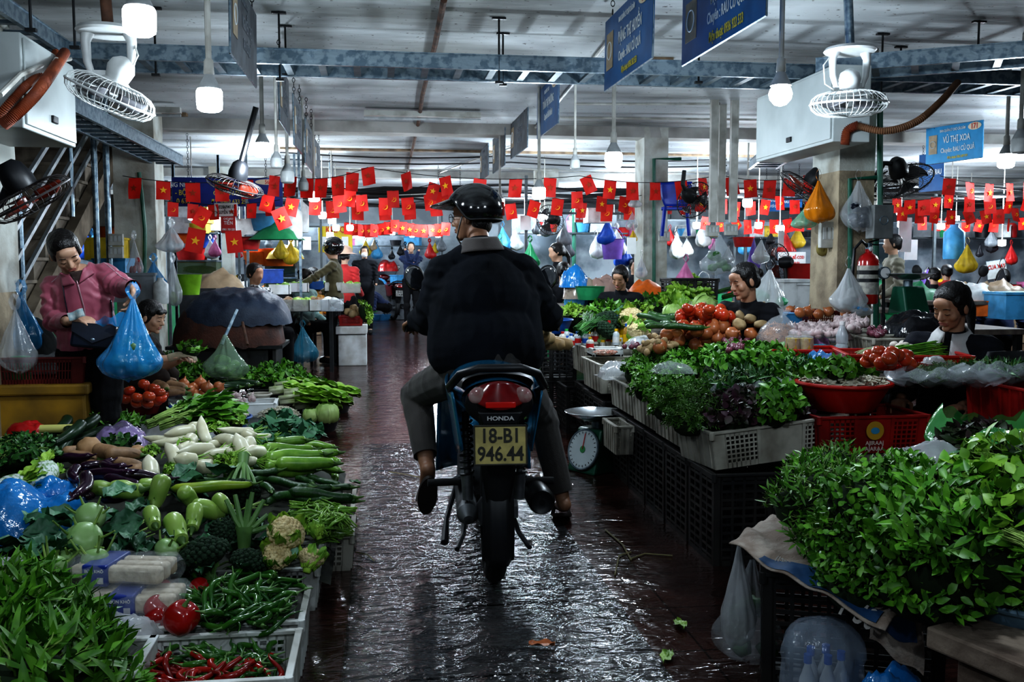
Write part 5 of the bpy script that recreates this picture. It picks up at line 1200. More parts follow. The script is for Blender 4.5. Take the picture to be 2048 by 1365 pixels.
so2=[leafpro('spring_onions','bunch of green spring onions behind the red tray','herb',bundle(280+i,40,.05,.006,.32,.3,.003,'none'),[M_leaf,M_leaf],'spring onions behind the red tray') for i in range(2)]
for i,(x,y,z,rz) in enumerate(((1740,712,.86,-1.3),(1760,708,.87,-1.5),(1790,705,.87,-1.4),(1770,722,.84,-1.6))): so2[i%2].put(G(x,y+10,z-.02),(.05,0,rz),.9)
sg=[leafpro('spring_onions','','x',bundle(285,26,.05,.006,.12,.6,.0025,'none'),[M_stemw,M_stemw])]
sg[0].put(G(1715,722,.84),(0,0,-1.6),1,'short bunch of white onion roots left of the tomato tray','herb')
crumple('white folded bag before the red trays',G(1685,730,.80),.2,.14,.05,M_bagw,67)
# red bowl
t=thing('basin','big red bowl filled with white sliced bamboo','basin',V((P(1687,770,4.16).x,4.16,.625))); t.scale.z=.8
obj('bowl',MB().lathe([(0,0),(.135,0),(.145,.01),(.21,.155),(.2,.155),(.135,.018),(0,.015)],36),M_red,t); obj('rim',MB().torus((0,0,.157),.212,.012,36,8),M_red,t)
shreds('white bamboo slices filling the big red bowl',V((P(1687,770,4.16).x,4.16,.742)),.19,.05,M_whitefood,'bamboo_slices','vegetable slices',300,.06,.005,9)
rc=crate('plastic_crate','red crate with a round yellow sticker beneath the red bowl',.52,.36,.165,M_crr,(G(1740,905,.455).x,4.13,.455),0)
st=obj('round_sticker',MB().lathe([(0,0),(.042,0),(.042,.002),(0,.002)],28),mat('sticker_yellow',(.5,.3,.03),.5,var=.05),rc,loc=(0,-.190,.105),rot=(PI/2,0,0))
obj('sticker_patch',MB().ell((0,0,.003),(.022,.016,.001),14,5),mat('sticker_blue',(.05,.3,.5),.5,var=.05),st)
for k in range(2): text('printed_letters','AJIRAAJ' if k==0 else 'AJARAA',.026,mat('print_pale',(.6,.5,.45),.6,var=0),rc,(0,-.190,.048-.026*k),(PI/2,0,0),.02)
crate('plastic_crate','lower red crate hidden below the sticker crate',.52,.36,.03,M_crr,(G(1740,905,.455).x,4.14,.42),0) if False else None
rc2=crate('plastic_crate','large red crate at the right picture edge topped with bagged herbs',.66,.42,.22,M_crr,(2.98,3.78,.56),0)
crate('plastic_crate','dark red crate behind the green bag',.5,.34,.16,M_crr,(2.45,3.45,.24),0)
crate('harvest_crate','black crate under the dark red crate behind the green bag',.5,.34,.23,M_crb,(2.45,3.45,0),0,'black')
crumple('white translucent bag hanging beside the red bowl',G(1790,812,.56),.16,.10,.28,M_bagw,68,nx=20,ny=16)
ringbag('clear bag of fine herbs on the large red crate',1900,768,.79,.55,.3,.07,M_bagc,5)
ringbag('second clear bag of herbs at the right picture edge',2010,762,.79,.5,.3,.08,M_bagc,6)
for i,(x,y,z,s) in enumerate(((1860,765,.77,.8),(1900,760,.78,.8),(1940,755,.79,.8),(1985,750,.81,.9),(2030,755,.81,.9),(1960,757,.78,.8),(2000,752,.79,.8),(2045,755,.79,.8))): (dil if i<3 else long_)[i%2].put(G(x,y-8,z+.02),R.uniform(0,6),s*.8,'fine green herbs bagged on the large red crate',None,'herbs on the large red crate')
ringbag('bright blue bag rolled open around green leaves',1680,752,.72,.42,.32,.12,M_bagb2,7)
for i,(x,y,z,s) in enumerate(((1650,752,.78,.7),(1680,748,.8,.7),(1705,750,.78,.7))): bas[i].put(G(x,y,z),i,s,'green leaves inside the rolled open blue bag',None,'leaves in the blue bag')
for i,(x,y,z) in enumerate(((1590,745,.76),(1610,738,.78),(1620,755,.74))): long_[i%2].put(G(x,y,z),i*2,.8,'dark stems behind the blue bag',None,'dark stems behind the blue bag')
# green bag
gb=ringbag('opened green plastic bag of dark herbs behind the right foreground greens',1965,935,.58,.44,.34,.19,M_bagg,9)
crumple('loose green plastic fold over the front of the green bag',G(2010,905,.72),.34,.2,.08,M_bagg,72,.5)
for i,(x,y,z,s) in enumerate(((1940,890,.70,.75),(1975,885,.7,.75),(1955,905,.66,.8))): pur[i].put(G(x,y,z),i,s,'dark herbs inside the opened green bag',None,'dark herbs in the green bag')
# --- foreground herb mass
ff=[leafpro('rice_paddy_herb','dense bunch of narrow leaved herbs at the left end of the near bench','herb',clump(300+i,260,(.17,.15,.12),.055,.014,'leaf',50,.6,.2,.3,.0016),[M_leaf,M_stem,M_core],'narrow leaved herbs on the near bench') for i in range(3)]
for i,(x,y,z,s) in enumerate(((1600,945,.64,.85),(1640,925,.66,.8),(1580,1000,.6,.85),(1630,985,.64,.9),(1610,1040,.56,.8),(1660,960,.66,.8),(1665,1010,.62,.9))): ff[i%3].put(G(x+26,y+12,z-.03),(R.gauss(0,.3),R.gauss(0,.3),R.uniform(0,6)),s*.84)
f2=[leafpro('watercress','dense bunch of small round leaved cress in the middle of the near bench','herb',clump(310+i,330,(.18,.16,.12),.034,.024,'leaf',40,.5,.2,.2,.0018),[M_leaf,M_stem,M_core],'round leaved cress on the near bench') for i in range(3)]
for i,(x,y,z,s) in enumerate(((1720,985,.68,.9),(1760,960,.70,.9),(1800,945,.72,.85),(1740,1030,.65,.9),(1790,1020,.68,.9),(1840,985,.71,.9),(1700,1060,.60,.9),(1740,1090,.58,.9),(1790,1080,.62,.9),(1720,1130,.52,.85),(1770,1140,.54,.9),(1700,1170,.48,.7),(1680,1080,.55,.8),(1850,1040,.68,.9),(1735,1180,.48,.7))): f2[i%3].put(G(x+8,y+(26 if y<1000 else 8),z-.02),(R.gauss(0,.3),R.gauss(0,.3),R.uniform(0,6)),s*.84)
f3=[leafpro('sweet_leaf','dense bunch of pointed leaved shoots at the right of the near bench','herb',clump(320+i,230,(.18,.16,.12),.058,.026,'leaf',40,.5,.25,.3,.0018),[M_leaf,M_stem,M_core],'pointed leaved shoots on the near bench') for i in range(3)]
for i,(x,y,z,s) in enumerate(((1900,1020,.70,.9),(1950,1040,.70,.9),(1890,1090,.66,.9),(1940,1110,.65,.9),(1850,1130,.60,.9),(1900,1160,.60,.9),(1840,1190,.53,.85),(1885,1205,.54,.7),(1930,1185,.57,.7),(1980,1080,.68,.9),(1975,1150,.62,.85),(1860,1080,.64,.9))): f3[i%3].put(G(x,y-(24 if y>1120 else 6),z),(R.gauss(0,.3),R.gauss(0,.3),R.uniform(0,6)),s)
f4=[leafpro('pennywort','bunch of large round light green leaves at the right picture edge','herb',clump(330+i,120,(.16,.14,.11),.05,.042,'leaf',40,.6,.2,.3,.002),[mat('leaf_yellow_green',(.24,.42,.05),.42,c2=(.12,.26,.03),scale=14,rnd=.2),M_stem,M_core],'round light leaves at the right edge') for i in range(2)]
for i,(x,y,z,s) in enumerate(((1990,960,.76,.8),(2030,950,.78,.9),(2010,1000,.74,.9),(2040,1050,.72,.9),(2045,1000,.75,.9),(2000,1040,.72,.7))): f4[i%2].put(G(x,y,z),(R.gauss(0,.3),R.gauss(0,.3),R.uniform(0,6)),s)
# stalk ends
stl=[leafpro('herb_stalks','sheaf of pale green stalks pointing out of the near herb heap','herb',bundle(340+i,60,.05,.006,.2,.5,.0022,'none'),[M_stem,M_stem],'pale stalk sheaves in the near herb heap') for i in range(2)]
for i,(x,y,z,rz) in enumerate(((1900,995,.76,-1.5),(1935,1000,.75,-1.8),(2010,1075,.72,-2.8))): stl[i%2].put(G(x,y,z),(-.3,0,rz),.6)
crumple('white translucent sheet behind the near herbs',G(1850,935,.66),.28,.16,.08,M_bagw,73)
# bench: slab on blocks, crates, sack
M_slab=mat('rough_board',(.30,.24,.19),.85,c2=(.15,.11,.085),scale=9,bump=.5,bs=40)
t=thing('bench','rough plank bench at the lower right corner under the herbs','bench',(1.81,1.59,0))
obj('bench_top',MB().box((.0,.0,.46),(.9,1.05,.05)),M_slab,t,sm=False,bev=.006)
obj('side_board',MB().box((.02,-.02,.33),(.84,1.0,.17)),M_slab,t,sm=False,bev=.005)
for a in(-1,1):
    for b in(-1,1): obj('leg',MB().box((a*.37,b*.45,.14),(.07,.07,.28)),M_slab,t,sm=False)
t.rotation_euler[2]=.33
basin('grey blue perforated basket of herbs at the right picture edge',.16,.09,mat('basket_greyblue',(.16,.27,.36),.45),P(2055,1262,2.0),'basket','basket'); fl0=leafpro('celery','light green celery stalks in the grey blue basket','herb',clump(398,80,(.12,.11,.08),.05,.03,'lobed',20),[M_leafl,M_stem,M_core]); fl0.put(P(2060,1215,2.0),0,1)
crate('harvest_crate','black crate below the rice sack at the lower right',.5,.36,.40,M_crb,(1.40,2.66,0),-.38,'black',tap=.02)
crate('harvest_crate','black crate under the near herbs beside the bench',.5,.36,.40,M_crb,(1.9,3.0,0),0,'black',tap=.02)
# rice sack draped: sheet over crate edge
M_sack=mat('woven_sack',(.42,.36,.31),.85,c2=(.27,.21,.17),scale=14,bump=.4,bs=120)
def sackf(u,v):
    a=G(1458,1088,.44).lerp(G(1770,1262,.44),u); b=G(1545,1030,.47).lerp(G(1900,1120,.5),u)
    p=a.lerp(b,v); p.z+=.022*nz((u*5,v*4,0),1)
    return p
so_=obj('rice_sack',MB().grid(34,18,sackf),M_sack,ang=180,solid=.004); tag(so_,'empty woven rice sack draped over the black crate under the herbs','sack')
def band(u,v):
    p=V(sackf(.22+.72*u,.02+.20*v*(.55+.45*math.sin(PI*u)))); p.z+=.006; p.y-=.006; return p
obj('printed_band',MB().grid(30,6,band),mat('sack_blue',(.02,.09,.22),.7,var=.15),so_,ang=180)
a=sackf(.40,.1);b=sackf(.6,.1); d=(b-a)
o=text('printed_letters','(120 FR. ONLINE)',.028,mat('sack_print',(.42,.40,.38),.8,var=0),so_,a+V((.02,-.02,-.004)),(rad(60),0,math.atan2(d.y,d.x)),.02)
o=text('printed_numbers','F 50',.075,mat('sack_print',(.42,.40,.38),.8,var=0),so_,sackf(.80,.1)+V((0,-.025,-.012)),(rad(60),0,math.atan2(d.y,d.x)),.02)
def dr(u,v):
    p=G(1722,1205,.42).lerp(G(1830,1215,.45),u); p.z-=.16*v*(.5+.5*u); p.y-=.03*math.sin(v*2); return p+V((0,-.02,.008*math.sin(u*9)))
o=tag(obj('rice_sack',MB().grid(14,10,dr),M_sack,ang=180),'hanging corner of a printed sack between crate and bench','sack')
obj('printed_band',MB().grid(10,5,lambda u,v:V(dr(u*.8+.05,v*.45+.1))+V((0,-.006,0))),MATS['sack_blue'],o)
# translucent bags on the floor side
bag('white translucent bag hanging from the sack corner at the aisle',G(1478,1085,.42),.34,.12,.10,M_bagw,81,handles=False)
bag('clear bag of greens bulging beside the black crate',G(1505,1120,.35),.34,.22,.2,M_bagc,82,handles=False,content=6,cm=M_leafd)
t=thing('bagged_bottles','clear bag packed with white and blue bottles on the floor at the lower right','bottles',(P(1652,1300,2.28).x,2.28,0)); M_wbl=mat('bottle_white',(.6,.64,.68),.35,var=.05)
for i,(x,y) in enumerate(((-.075,0),(0,-.02),(.07,.01),(-.03,.07),(.04,.08))):
    b=obj('bottle',MB().lathe([(0,0),(.034,0),(.036,.01),(.036,.17),(.03,.2),(.013,.235),(.013,.25)],16),M_wbl,t,loc=(x,y,.04)); obj('cap',MB().lathe([(.016,.245),(.016,.27),(0,.27)],12),M_caps[2],b); obj('paper_label',MB().lathe([(.037,.02),(.037,.10)],16),M_caps[2],b)
def bf(u,v):
    a=2*PI*u;q=1+.05*math.sin(5*a+v*4)+.04*math.sin(9*a-v*7); r_=(.16 if v<.7 else .16*math.sqrt(max(0,1-((v-.7)/.3)**2))+.01)
    return (math.cos(a)*r_*q*1.0,.03+math.sin(a)*r_*.85*q,.01+.40*v)
t.scale=(.66,.66,.92)
obj('bag_film',MB().grid(44,18,bf),plastic('film_blueish',(.55,.65,.78),.3),t,ang=180)
crumple('blue plastic bag tied on the floor at the bottom edge right',(P(1790,1350,2.15).x,2.15,.0),.3,.24,.30,M_bagb,84)
# blue basin with loaves
basin('deep blue basin holding a bag of bread loaves beside the front crates',.19,.11,M_blue,(1.36,7.6,.745))
lf=longveg('bread_loaf','tan loaf wrapped in thin film in the blue basin','bread',.22,.04,mat('bread',(.52,.38,.2),.6,c2=(.38,.25,.12),scale=8),'bread loaves in the blue basin',neck=.7,stem=False)
for x,y,z,rz in((1080,678,.9,2.6),(1092,690,.9,2.8),(1072,690,.9,2.4),(1104,700,.86,1.8),(1085,700,.86,1.4)): lf.put(G(x,y,z),(.2,.1,rz),1)
# weighing scale
def scale(label,loc,rz,s=1,tall=True,dial=True,bodym=None):
    t=thing('weighing_scale',label,'scale',loc,rz)
    bm=bodym or mat('scale_green',(.01,.10,.06),.35,var=.1)
    obj('scale_body',MB().add([(-.1,-.1,0),(.1,-.1,0),(.1,.1,0),(-.1,.1,0),(-.085,-.035,.22),(.085,-.035,.22),(.085,.07,.22),(-.085,.07,.22)],[(0,3,2,1),(4,5,6,7),(0,1,5,4),(1,2,6,5),(2,3,7,6),(3,0,4,7)]),bm,t,sm=False,bev=.012)
    if dial:
        d=obj('dial',MB().lathe([(0,0),(.098,0),(.1,.006),(.1,.014),(0,.014)],36),mat('dial_face',(.55,.62,.64),.3,var=.03),t,loc=(0,-.068,.115),rot=(PI/2-rad(16),0,0))
        obj('dial_rim',MB().torus((0,0,.012),.1,.006,36,6),M_galv,d); obj('dial_badge',MB().disc((0,0,.0165),.018,20),mat('badge_green',(.04,.25,.08),.5,var=0),d); obj('needle',MB().box((0,.04,.018),(.004,.08,.002)),M_caps[1],d)
        m=MB()
        for i in range(24): a=2*PI*i/24; m.bar((math.cos(a)*.08,math.sin(a)*.08,.0165),(math.cos(a)*.09,math.sin(a)*.09,.0165),.003,.001)
        obj('dial_ticks',m,M_blackm,d,sm=False)
    obj('stem',MB().tube([(0,.02,.21),(0,.02,.26)],.03,12),M_galv,t)
    obj('pan',MB().lathe([(0,.262),(.08,.263),(.15,.30),(.153,.303),(.15,.304),(.08,.268),(0,.267)],32),mat('pan_steel',(.5,.53,.55),.2,.9,var=.1),t)
    t.scale=(s,s,s); return t
a=G(1192,945,0); scale('green dial scale with a steel pan on the floor beside the black crates',(a.x-.0,a.y+.05,0),rad(-58),1.25)
crate('plastic_crate','small dirty white crate hung beside the weighing scale',.1,.3,.16,M_crd,(1.37,5.35,.22),0)
# ================= figures
def remesh(m,vox,smooth=4,fac=.5,name='body'):
    me=bpy.data.meshes.new('tmp'); me.from_pydata(m.v,[],m.f); o=bpy.data.objects.new('tmp',me); col.objects.link(o)
    d=o.modifiers.new('r','REMESH'); d.mode='VOXEL'; d.voxel_size=vox; d.use_smooth_shade=True
    d=o.modifiers.new('s','SMOOTH'); d.factor=fac; d.iterations=smooth
    out=evalmesh(o,name); bpy.data.objects.remove(o); bpy.data.meshes.remove(me); return out
def cap_(m,a,b,ra,rb,n=14,flat=1):
    a=V(a);b=V(b);d=b-a;L=max(d.length,1e-5); pts=[];rs=[]; t=d/L
    for k in(-1,-.92,-.7,-.38): pts.append(a+t*ra*k); rs.append(ra*math.sqrt(max(.0004,1-k*k)))
    pts.append(a);rs.append(ra); pts.append(b);rs.append(rb)
    for k in(.38,.7,.92,1): pts.append(b+t*rb*k); rs.append(rb*math.sqrt(max(.0004,1-k*k)))
    m.tube(pts,rs,n,flat=flat)
def fr(o,f,u):
    f=V(f).normalized(); u=V(u); x=f.cross(u).normalized(); u=x.cross(f).normalized(); return frame(o,x,f,u)
HEADP=[((0,-.012,.036),(.073,.09,.076)),((0,.028,-.018),(.058,.058,.086)),((0,.03,-.066),(.044,.045,.04)),((0,.068,-.092),(.019,.017,.016)),((.036,.052,-.026),(.024,.026,.026)),((-.036,.052,-.026),(.024,.026,.026)),((0,.07,.045),(.045,.022,.03)),
 ((.0095,.09,-.030),(.0085,.009,.007)),((-.0095,.09,-.030),(.0085,.009,.007)),((.031,.070,-.002),(.016,.014,.011)),((-.031,.070,-.002),(.016,.014,.011)),((.074,-.004,-.008),(.009,.019,.031)),((-.074,-.004,-.008),(.009,.019,.031))]
def head_prims(m,M,s=1,nose=1):
    for c,r in HEADP: m.ell((0,0,0),tuple(k*s for k in r),14,10,M=M@TR(V(c)*s))
    def q(*p): return M@(V(p)*s)
    cap_(m,q(-.032,.074,.020),q(.032,.074,.020),.012*s,.012*s); cap_(m,q(0,.078,.012),q(0,.1,-.026),.008*s,.0115*s)
    cap_(m,q(-.018,.080,-.052),q(.018,.080,-.052),.0062*s,.0062*s); cap_(m,q(-.015,.078,-.064),q(.015,.078,-.064),.0072*s,.0072*s)
def hand_prims(m,w,d,n,side=1,s=1,curl=.5,spread=.12):
    """w wrist point, d finger direction, n palm normal (where the palm faces), side=+1 thumb towards d x n"""
    d=V(d).normalized(); n=V(n); n=(n-d*n.dot(d)).normalized(); x=d.cross(n).normalized()*side
    m.ell((0,0,0),(.040*s,.050*s,.0155*s),12,8,M=frame(w+d*.048*s,x,d,x.cross(d)))
    for i,(o,l) in enumerate(((.027,.070),(.009,.080),(-.009,.074),(-.026,.058))):
        b=w+d*.082*s+x*o*s; dd=(d+x*o*spread*20*s).normalized(); p=b; an=0; r=.0088*s
        for k,f in enumerate((.45,.32,.26)):
            an+=curl*(.8 if k==0 else 1); q=p+(dd*math.cos(an)+n*math.sin(an))*l*s*f; cap_(m,p,q,r,r*.92,8); p=q; r*=.92
    p=w+d*.02*s+x*.028*s; q=p+(d*.6+x*.8+n*.3).normalized()*.034*s; r_=q+(d*.9+x*.1+n*(.3+curl*.4)).normalized()*.032*s; e=r_+(d*.8-x*.2+n*(.3+curl*.5)).normalized()*.024*s
    cap_(m,p,q,.013*s,.0105*s,8); cap_(m,q,r_,.0105*s,.0095*s,8); cap_(m,r_,e,.0095*s,.0085*s,8)
def cutmesh(me,cuts):
    """open ends: remove faces beyond a plane near a joint"""
    import bmesh
    bm=bmesh.new(); bm.from_mesh(me)
    for c,nv,rad_ in cuts:
        c=V(c);nv=V(nv).normalized()
        near=[f for f in bm.faces if (f.calc_center_median()-c).length<rad_]
        geo=set(near)
        for f in near: geo.update(f.edges); geo.update(f.verts)
        bmesh.ops.bisect_plane(bm,geom=list(geo),plane_co=c,plane_no=nv,dist=1e-6)
        kill=[f for f in bm.faces if (f.calc_center_median()-c).length<rad_ and (f.calc_center_median()-c).dot(nv)>1e-5]
        bmesh.ops.delete(bm,geom=kill,context='FACES')
    bm.to_mesh(me); bm.free(); me.polygons.foreach_set('use_smooth',[True]*len(me.polygons)); return me
def folds(me,amp=.006,f=9,seed=0,st=(1,1,.45),creases=(),rid=1.0):
    vs=me.vertices; N_=[v.normal.copy() for v in vs]
    for v,n in zip(vs,N_):
        p=v.co; q=V((p.x*st[0],p.y*st[1],p.z*st[2]))*f
        a=noise.noise(q+V((seed*9.1,0,0))); b=1-abs(noise.noise(q*1.9+V((0,seed*5.3,0))))*2
        d=amp*(a*.8+b*.6*rid-.3)
        for c,r_,k in creases:
            w=math.exp(-((p-V(c)).length/r_)**2)
            if w>.02: d+=amp*1.6*w*math.sin(((p-V(c)).dot(V(k)))*110+noise.noise(p*14)*3)
        v.co=p+n*d
    me.update(); return me
SKIN=[mat('skin_tan',(.46,.27,.18),.5,c2=(.36,.19,.12),scale=9,th=(.3,.7)),mat('skin_light',(.56,.36,.26),.5,c2=(.46,.27,.18),scale=9,th=(.3,.7)),mat('skin_dark',(.33,.18,.11),.5,c2=(.25,.13,.08),scale=9,th=(.3,.7))]
M_hair=mat('hair_black',(.012,.010,.010),.35,var=.1,bump=.5,bs=120)
M_lip=mat('lips',(.33,.11,.09),.4,var=.05); M_eye=mat('eye_white',(.65,.62,.58),.3,var=0); M_pup=mat('pupil',(.01,.008,.006),.2,var=0)
def cloth(n,c,c2=None,rough=.8,bump=.35,bs=300,scale=5,**k): return mat('cloth_'+n,c,rough,c2=c2 or tuple(x*.72 for x in c),scale=scale,bump=bump,bs=bs,sheen=.15 if max(c)>.05 else 0,spec=.5 if max(c)>.05 else .25,**k)
def person(name,label,J,skin=0,vox=.006,top=None,bot=None,hair='bun',eyes='down',sc=1.,chest=(.155,.10),waist=(.135,.095),hipw=(.165,.12),sleeve=.050,leg=.085,top_cut=(),bot_cut=(),group=None,shoes=None,fold=.006,hands=True,cuff=.95,hem=None,extra=None,hs=1.,hair_extra=None,neckr=.047,glove=None,shortsleeve=False,hsc=1.0,tops=None,tsm=5):
    J={k:V(v) for k,v in J.items()}; base=V((J['pel'].x,J['pel'].y,0)); root=thing(name,label,'person',base,0,group)
    def lo(m): m.v=[(x-base.x,y-base.y,z) for x,y,z in m.v]; return m
    sk=SKIN[skin]; M=fr(J['head'],J['hf'],J['hu'])
    sv=(J['sr']-J['sl']).normalized(); tn=(J['neck']-J['pel']).normalized(); fw=tn.cross(sv).normalized()*-1
    if J.get('fw') is not None: fw=J['fw']
    # ---- body
    m=MB(); head_prims(m,M,hsc)
    cap_(m,M@V((0,-.02,-.05)),J['neck']-tn*.02,neckr,neckr*1.1)
    che=J.get('chest',J['pel'].lerp(J['neck'],.62)); wa=J.get('waist',J['pel'].lerp(che,.45))
    def ov(c,rx,ry,rz,up=tn): m.ell((0,0,0),(rx,ry,rz),18,12,M=frame(c,sv,up.cross(sv),up))
    ov(che,chest[0]*.9,chest[1]*.9,.20); ov(wa,waist[0]*.92,waist[1]*.92,.19); ov(J['pel'],hipw[0]*.9,hipw[1]*.9,.13)
    for s in 'lr':
        S,E,Wr=J['s'+s],J['e'+s],J['w'+s]; cap_(m,J['neck'].lerp(S,.35)-tn*.03,S,.05,.052); cap_(m,S,E,.047,.038); cap_(m,E,Wr,.037,.025)
        Hh,K,A,T_=J['h'+s],J['k'+s],J['a'+s],J['t'+s]; cap_(m,J['pel'].lerp(Hh,.7),Hh,.08,.08); cap_(m,Hh,K,leg*.93,leg*.62); cap_(m,K,K.lerp(A,.35),leg*.58,leg*.60); cap_(m,K.lerp(A,.35),A,leg*.60,.034)
        fd=(T_-A); cap_(m,A-V((0,0,.0))-fd.normalized()*.015,A+fd*.3+V((0,0,-.03))*0,.036,.036); cap_(m,A+fd*.25,T_,.036,.030,flat=.75)
        if shoes is None:
            for q in range(5):
                xx=fd.cross(V((0,0,1))); xx=xx.normalized() if xx.length>.01 else V((1,0,0)); b=T_+xx*(.026-.013*q)*(1 if s=='l' else -1); cap_(m,b-fd.normalized()*.01,b+fd.normalized()*(.03-.004*q),.010-.0008*q,.009-.0008*q,8)
        if hands: hand_prims(m,Wr,J.get('hd'+s,(Wr-E)),J.get('hn'+s,V((0,0,-1))),J.get('th'+s,1),hs,J.get('cu'+s,.5) if isinstance(J.get('cu'+s,.5),float) else .5)
    body=remesh(lo(m),vox,3,.5); body.materials.append(sk); bo=obj('body',body,None,root)
    Ml=Matrix.Translation(-base)@M
    def Q(*p): return Ml@(V(p)*hsc)
    # face details
    if vox<.012:
        l=MB(); cap_(l,Q(-.019,.0835,-.0535),Q(.019,.0835,-.0535),.0040*hsc,.0040*hsc,8); cap_(l,Q(-.014,.083,-.063),Q(.014,.083,-.063),.0052*hsc,.0052*hsc,8); obj('lips',l,M_lip,root)
        for s in(-1,1):
            b=MB().tube([Q(s*.014,.0855,.021),Q(s*.03,.0875,.0265),Q(s*.047,.077,.021)],[.0018,.0027,.0015],6); obj('eyebrow',b,M_hair,root)
            if eyes=='open':
                e=obj('eye',MB().ell((0,0,0),(.0125*hsc,.006*hsc,.0055*hsc),12,8,M=Ml@TR(V((s*.031,.0805,-.001))*hsc)),M_eye,root); obj('pupil',MB().ell((0,0,0),(.0052*hsc,.003*hsc,.0052*hsc),10,6,M=Ml@TR(V((s*.031,.0855,-.0005))*hsc)),M_pup,e)
            b=MB().tube([Q(s*.018,.0835,-.004),Q(s*.031,.0868,-.0065 if eyes!='open' else .0055),Q(s*.045,.079,-.003)],[.0012,.0019,.001],6); obj('eyelashes',b,M_pup,root)
    # hair
    h=MB()
    def he(c,r): h.ell((0,0,0),tuple(k*hsc for k in r),16,10,M=Ml@TR(V(c)*hsc))
    if hair in('bun','pony','long','short'):
        he((0,-.022,.042),(.081,.094,.080)); he((0,.004,.068),(.068,.066,.049))
        for s in(-1,1): he((s*.058,-.022,.01),(.024,.055,.06)); he((s*.054,.012,.044),(.022,.036,.034))
        he((0,-.075,-.01),(.06,.035,.06))
        if hair=='bun': he((0,-.125,.02),(.034,.030,.034))
        if hair=='pony': cap_(h,Q(0,-.11,.0),Q(0,-.14,-.08),.03*hsc,.028*hsc); cap_(h,Q(0,-.14,-.08),Q(0,-.12,-.22),.028*hsc,.012*hsc)
        if hair=='long': cap_(h,Q(-.05,-.07,-.02),Q(-.05,-.08,-.13),.035,.03); cap_(h,Q(.05,-.07,-.02),Q(.05,-.08,-.13),.035,.03); cap_(h,Q(0,-.09,-.02),Q(0,-.09,-.15),.04,.03)
        if hair_extra: hair_extra(h,Q)
        me=remesh(h,max(vox*.9,.005),3); folds(me,.0025,40,3,(1,1,.2)); me.materials.append(M_hair); obj('hair',me,None,root)
    # ---- clothes
    if top:
        m=MB(); ov2=lambda c,rx,ry,rz: m.ell((0,0,0),(rx,ry,rz),20,14,M=frame(c,sv,tn.cross(sv),tn))
        ov2(che,chest[0]*1.04,chest[1]*1.1,.21); ov2(wa,waist[0]*1.12,waist[1]*1.14,.20); 
        hc=hem if hem is not None else J['pel'].lerp(wa,.15); ov2(J['pel'].lerp(wa,.25),hipw[0]*1.02,hipw[1]*1.06,.15)
        for s in 'lr':
            S,E,Wr=J['s'+s],J['e'+s],J['w'+s]; cap_(m,J['neck'].lerp(S,.2)-tn*.045,S-tn*.006,.064,.070); cap_(m,S-tn*.010,E,sleeve*1.28,sleeve*1.05)
            if not shortsleeve: cap_(m,E,E.lerp(Wr,cuff),sleeve,sleeve*.72)
        cap_(m,J['neck']-tn*.05,J['neck']+tn*.015,.066,.058)
        if tops: tops(m)
        me=remesh(lo(m),vox,tsm,.5,'jacket')
        cuts=[(J['neck']-base+tn*.035,tn,.10),(hc-base-tn*.06,-tn,.30)]
        for s in 'lr':
            e=J['e'+s];w_=J['w'+s]; cuts.append(((e.lerp(w_,cuff) if not shortsleeve else e.lerp(J['s'+s],.1))-base,(w_-e),.075))
        cr=[(J['e'+s]-base,.10,(J['w'+s]-J['s'+s]).normalized()) for s in 'lr']+[(J['s'+s]-base-tn*.05,.09,V((.5,.2,1)).normalized()) for s in 'lr']
        folds(me,fold,7,len(label)%7,(1,1,.5),cr)
        cutmesh(me,cuts); me.materials.append(top); obj('jacket',me,None,root)
    if bot:
        m=MB(); m.ell((0,0,0),(hipw[0]*.98,hipw[1]*1.02,.14),18,12,M=frame(J['pel'],sv,tn.cross(sv),tn))
        for s in 'lr':
            Hh,K,A=J['h'+s],J['k'+s],J['a'+s]; e=K.lerp(A,J.get('bl'+s,V((.93,0,0))).x)
            cap_(m,J['pel'].lerp(Hh,.6),Hh,leg*1.12,leg*1.12); cap_(m,Hh,K,leg*1.12,leg*.80); cap_(m,K,e,leg*.80,leg*.62)
        me=remesh(lo(m),vox,4,.5,'trousers'); cr=[(J['k'+s]-base,.12,(J['a'+s]-J['h'+s]).normalized()) for s in 'lr']+[(J['h'+s]-base,.12,V((0,.3,1))) for s in 'lr']
        folds(me,fold*.7,6,3,(1,1,.3),[(c,r,k*.35) for c,r,k in cr]); cutmesh(me,[(J['k'+s].lerp(J['a'+s],J.get('bl'+s,V((.93,0,0))).x)-base,(J['a'+s]-J['k'+s]),.09) for s in 'lr']); me.materials.append(bot); obj('trousers',me,None,root)
    if shoes:
        for s in 'lr':
            A,T_=J['a'+s]-base,J['t'+s]-base; m=MB(); fd=T_-A; cap_(m,A-fd.normalized()*.02+V((0,0,-.02)),A+fd*.4+V((0,0,-.02)),.046,.046); cap_(m,A+fd*.3+V((0,0,-.015)),T_,.044,.040)
            me=remesh(m,vox,3); me.materials.append(shoes); obj('shoe',me,None,root)
    return root,M,base
def offs(J,**k): J.update(k); return J
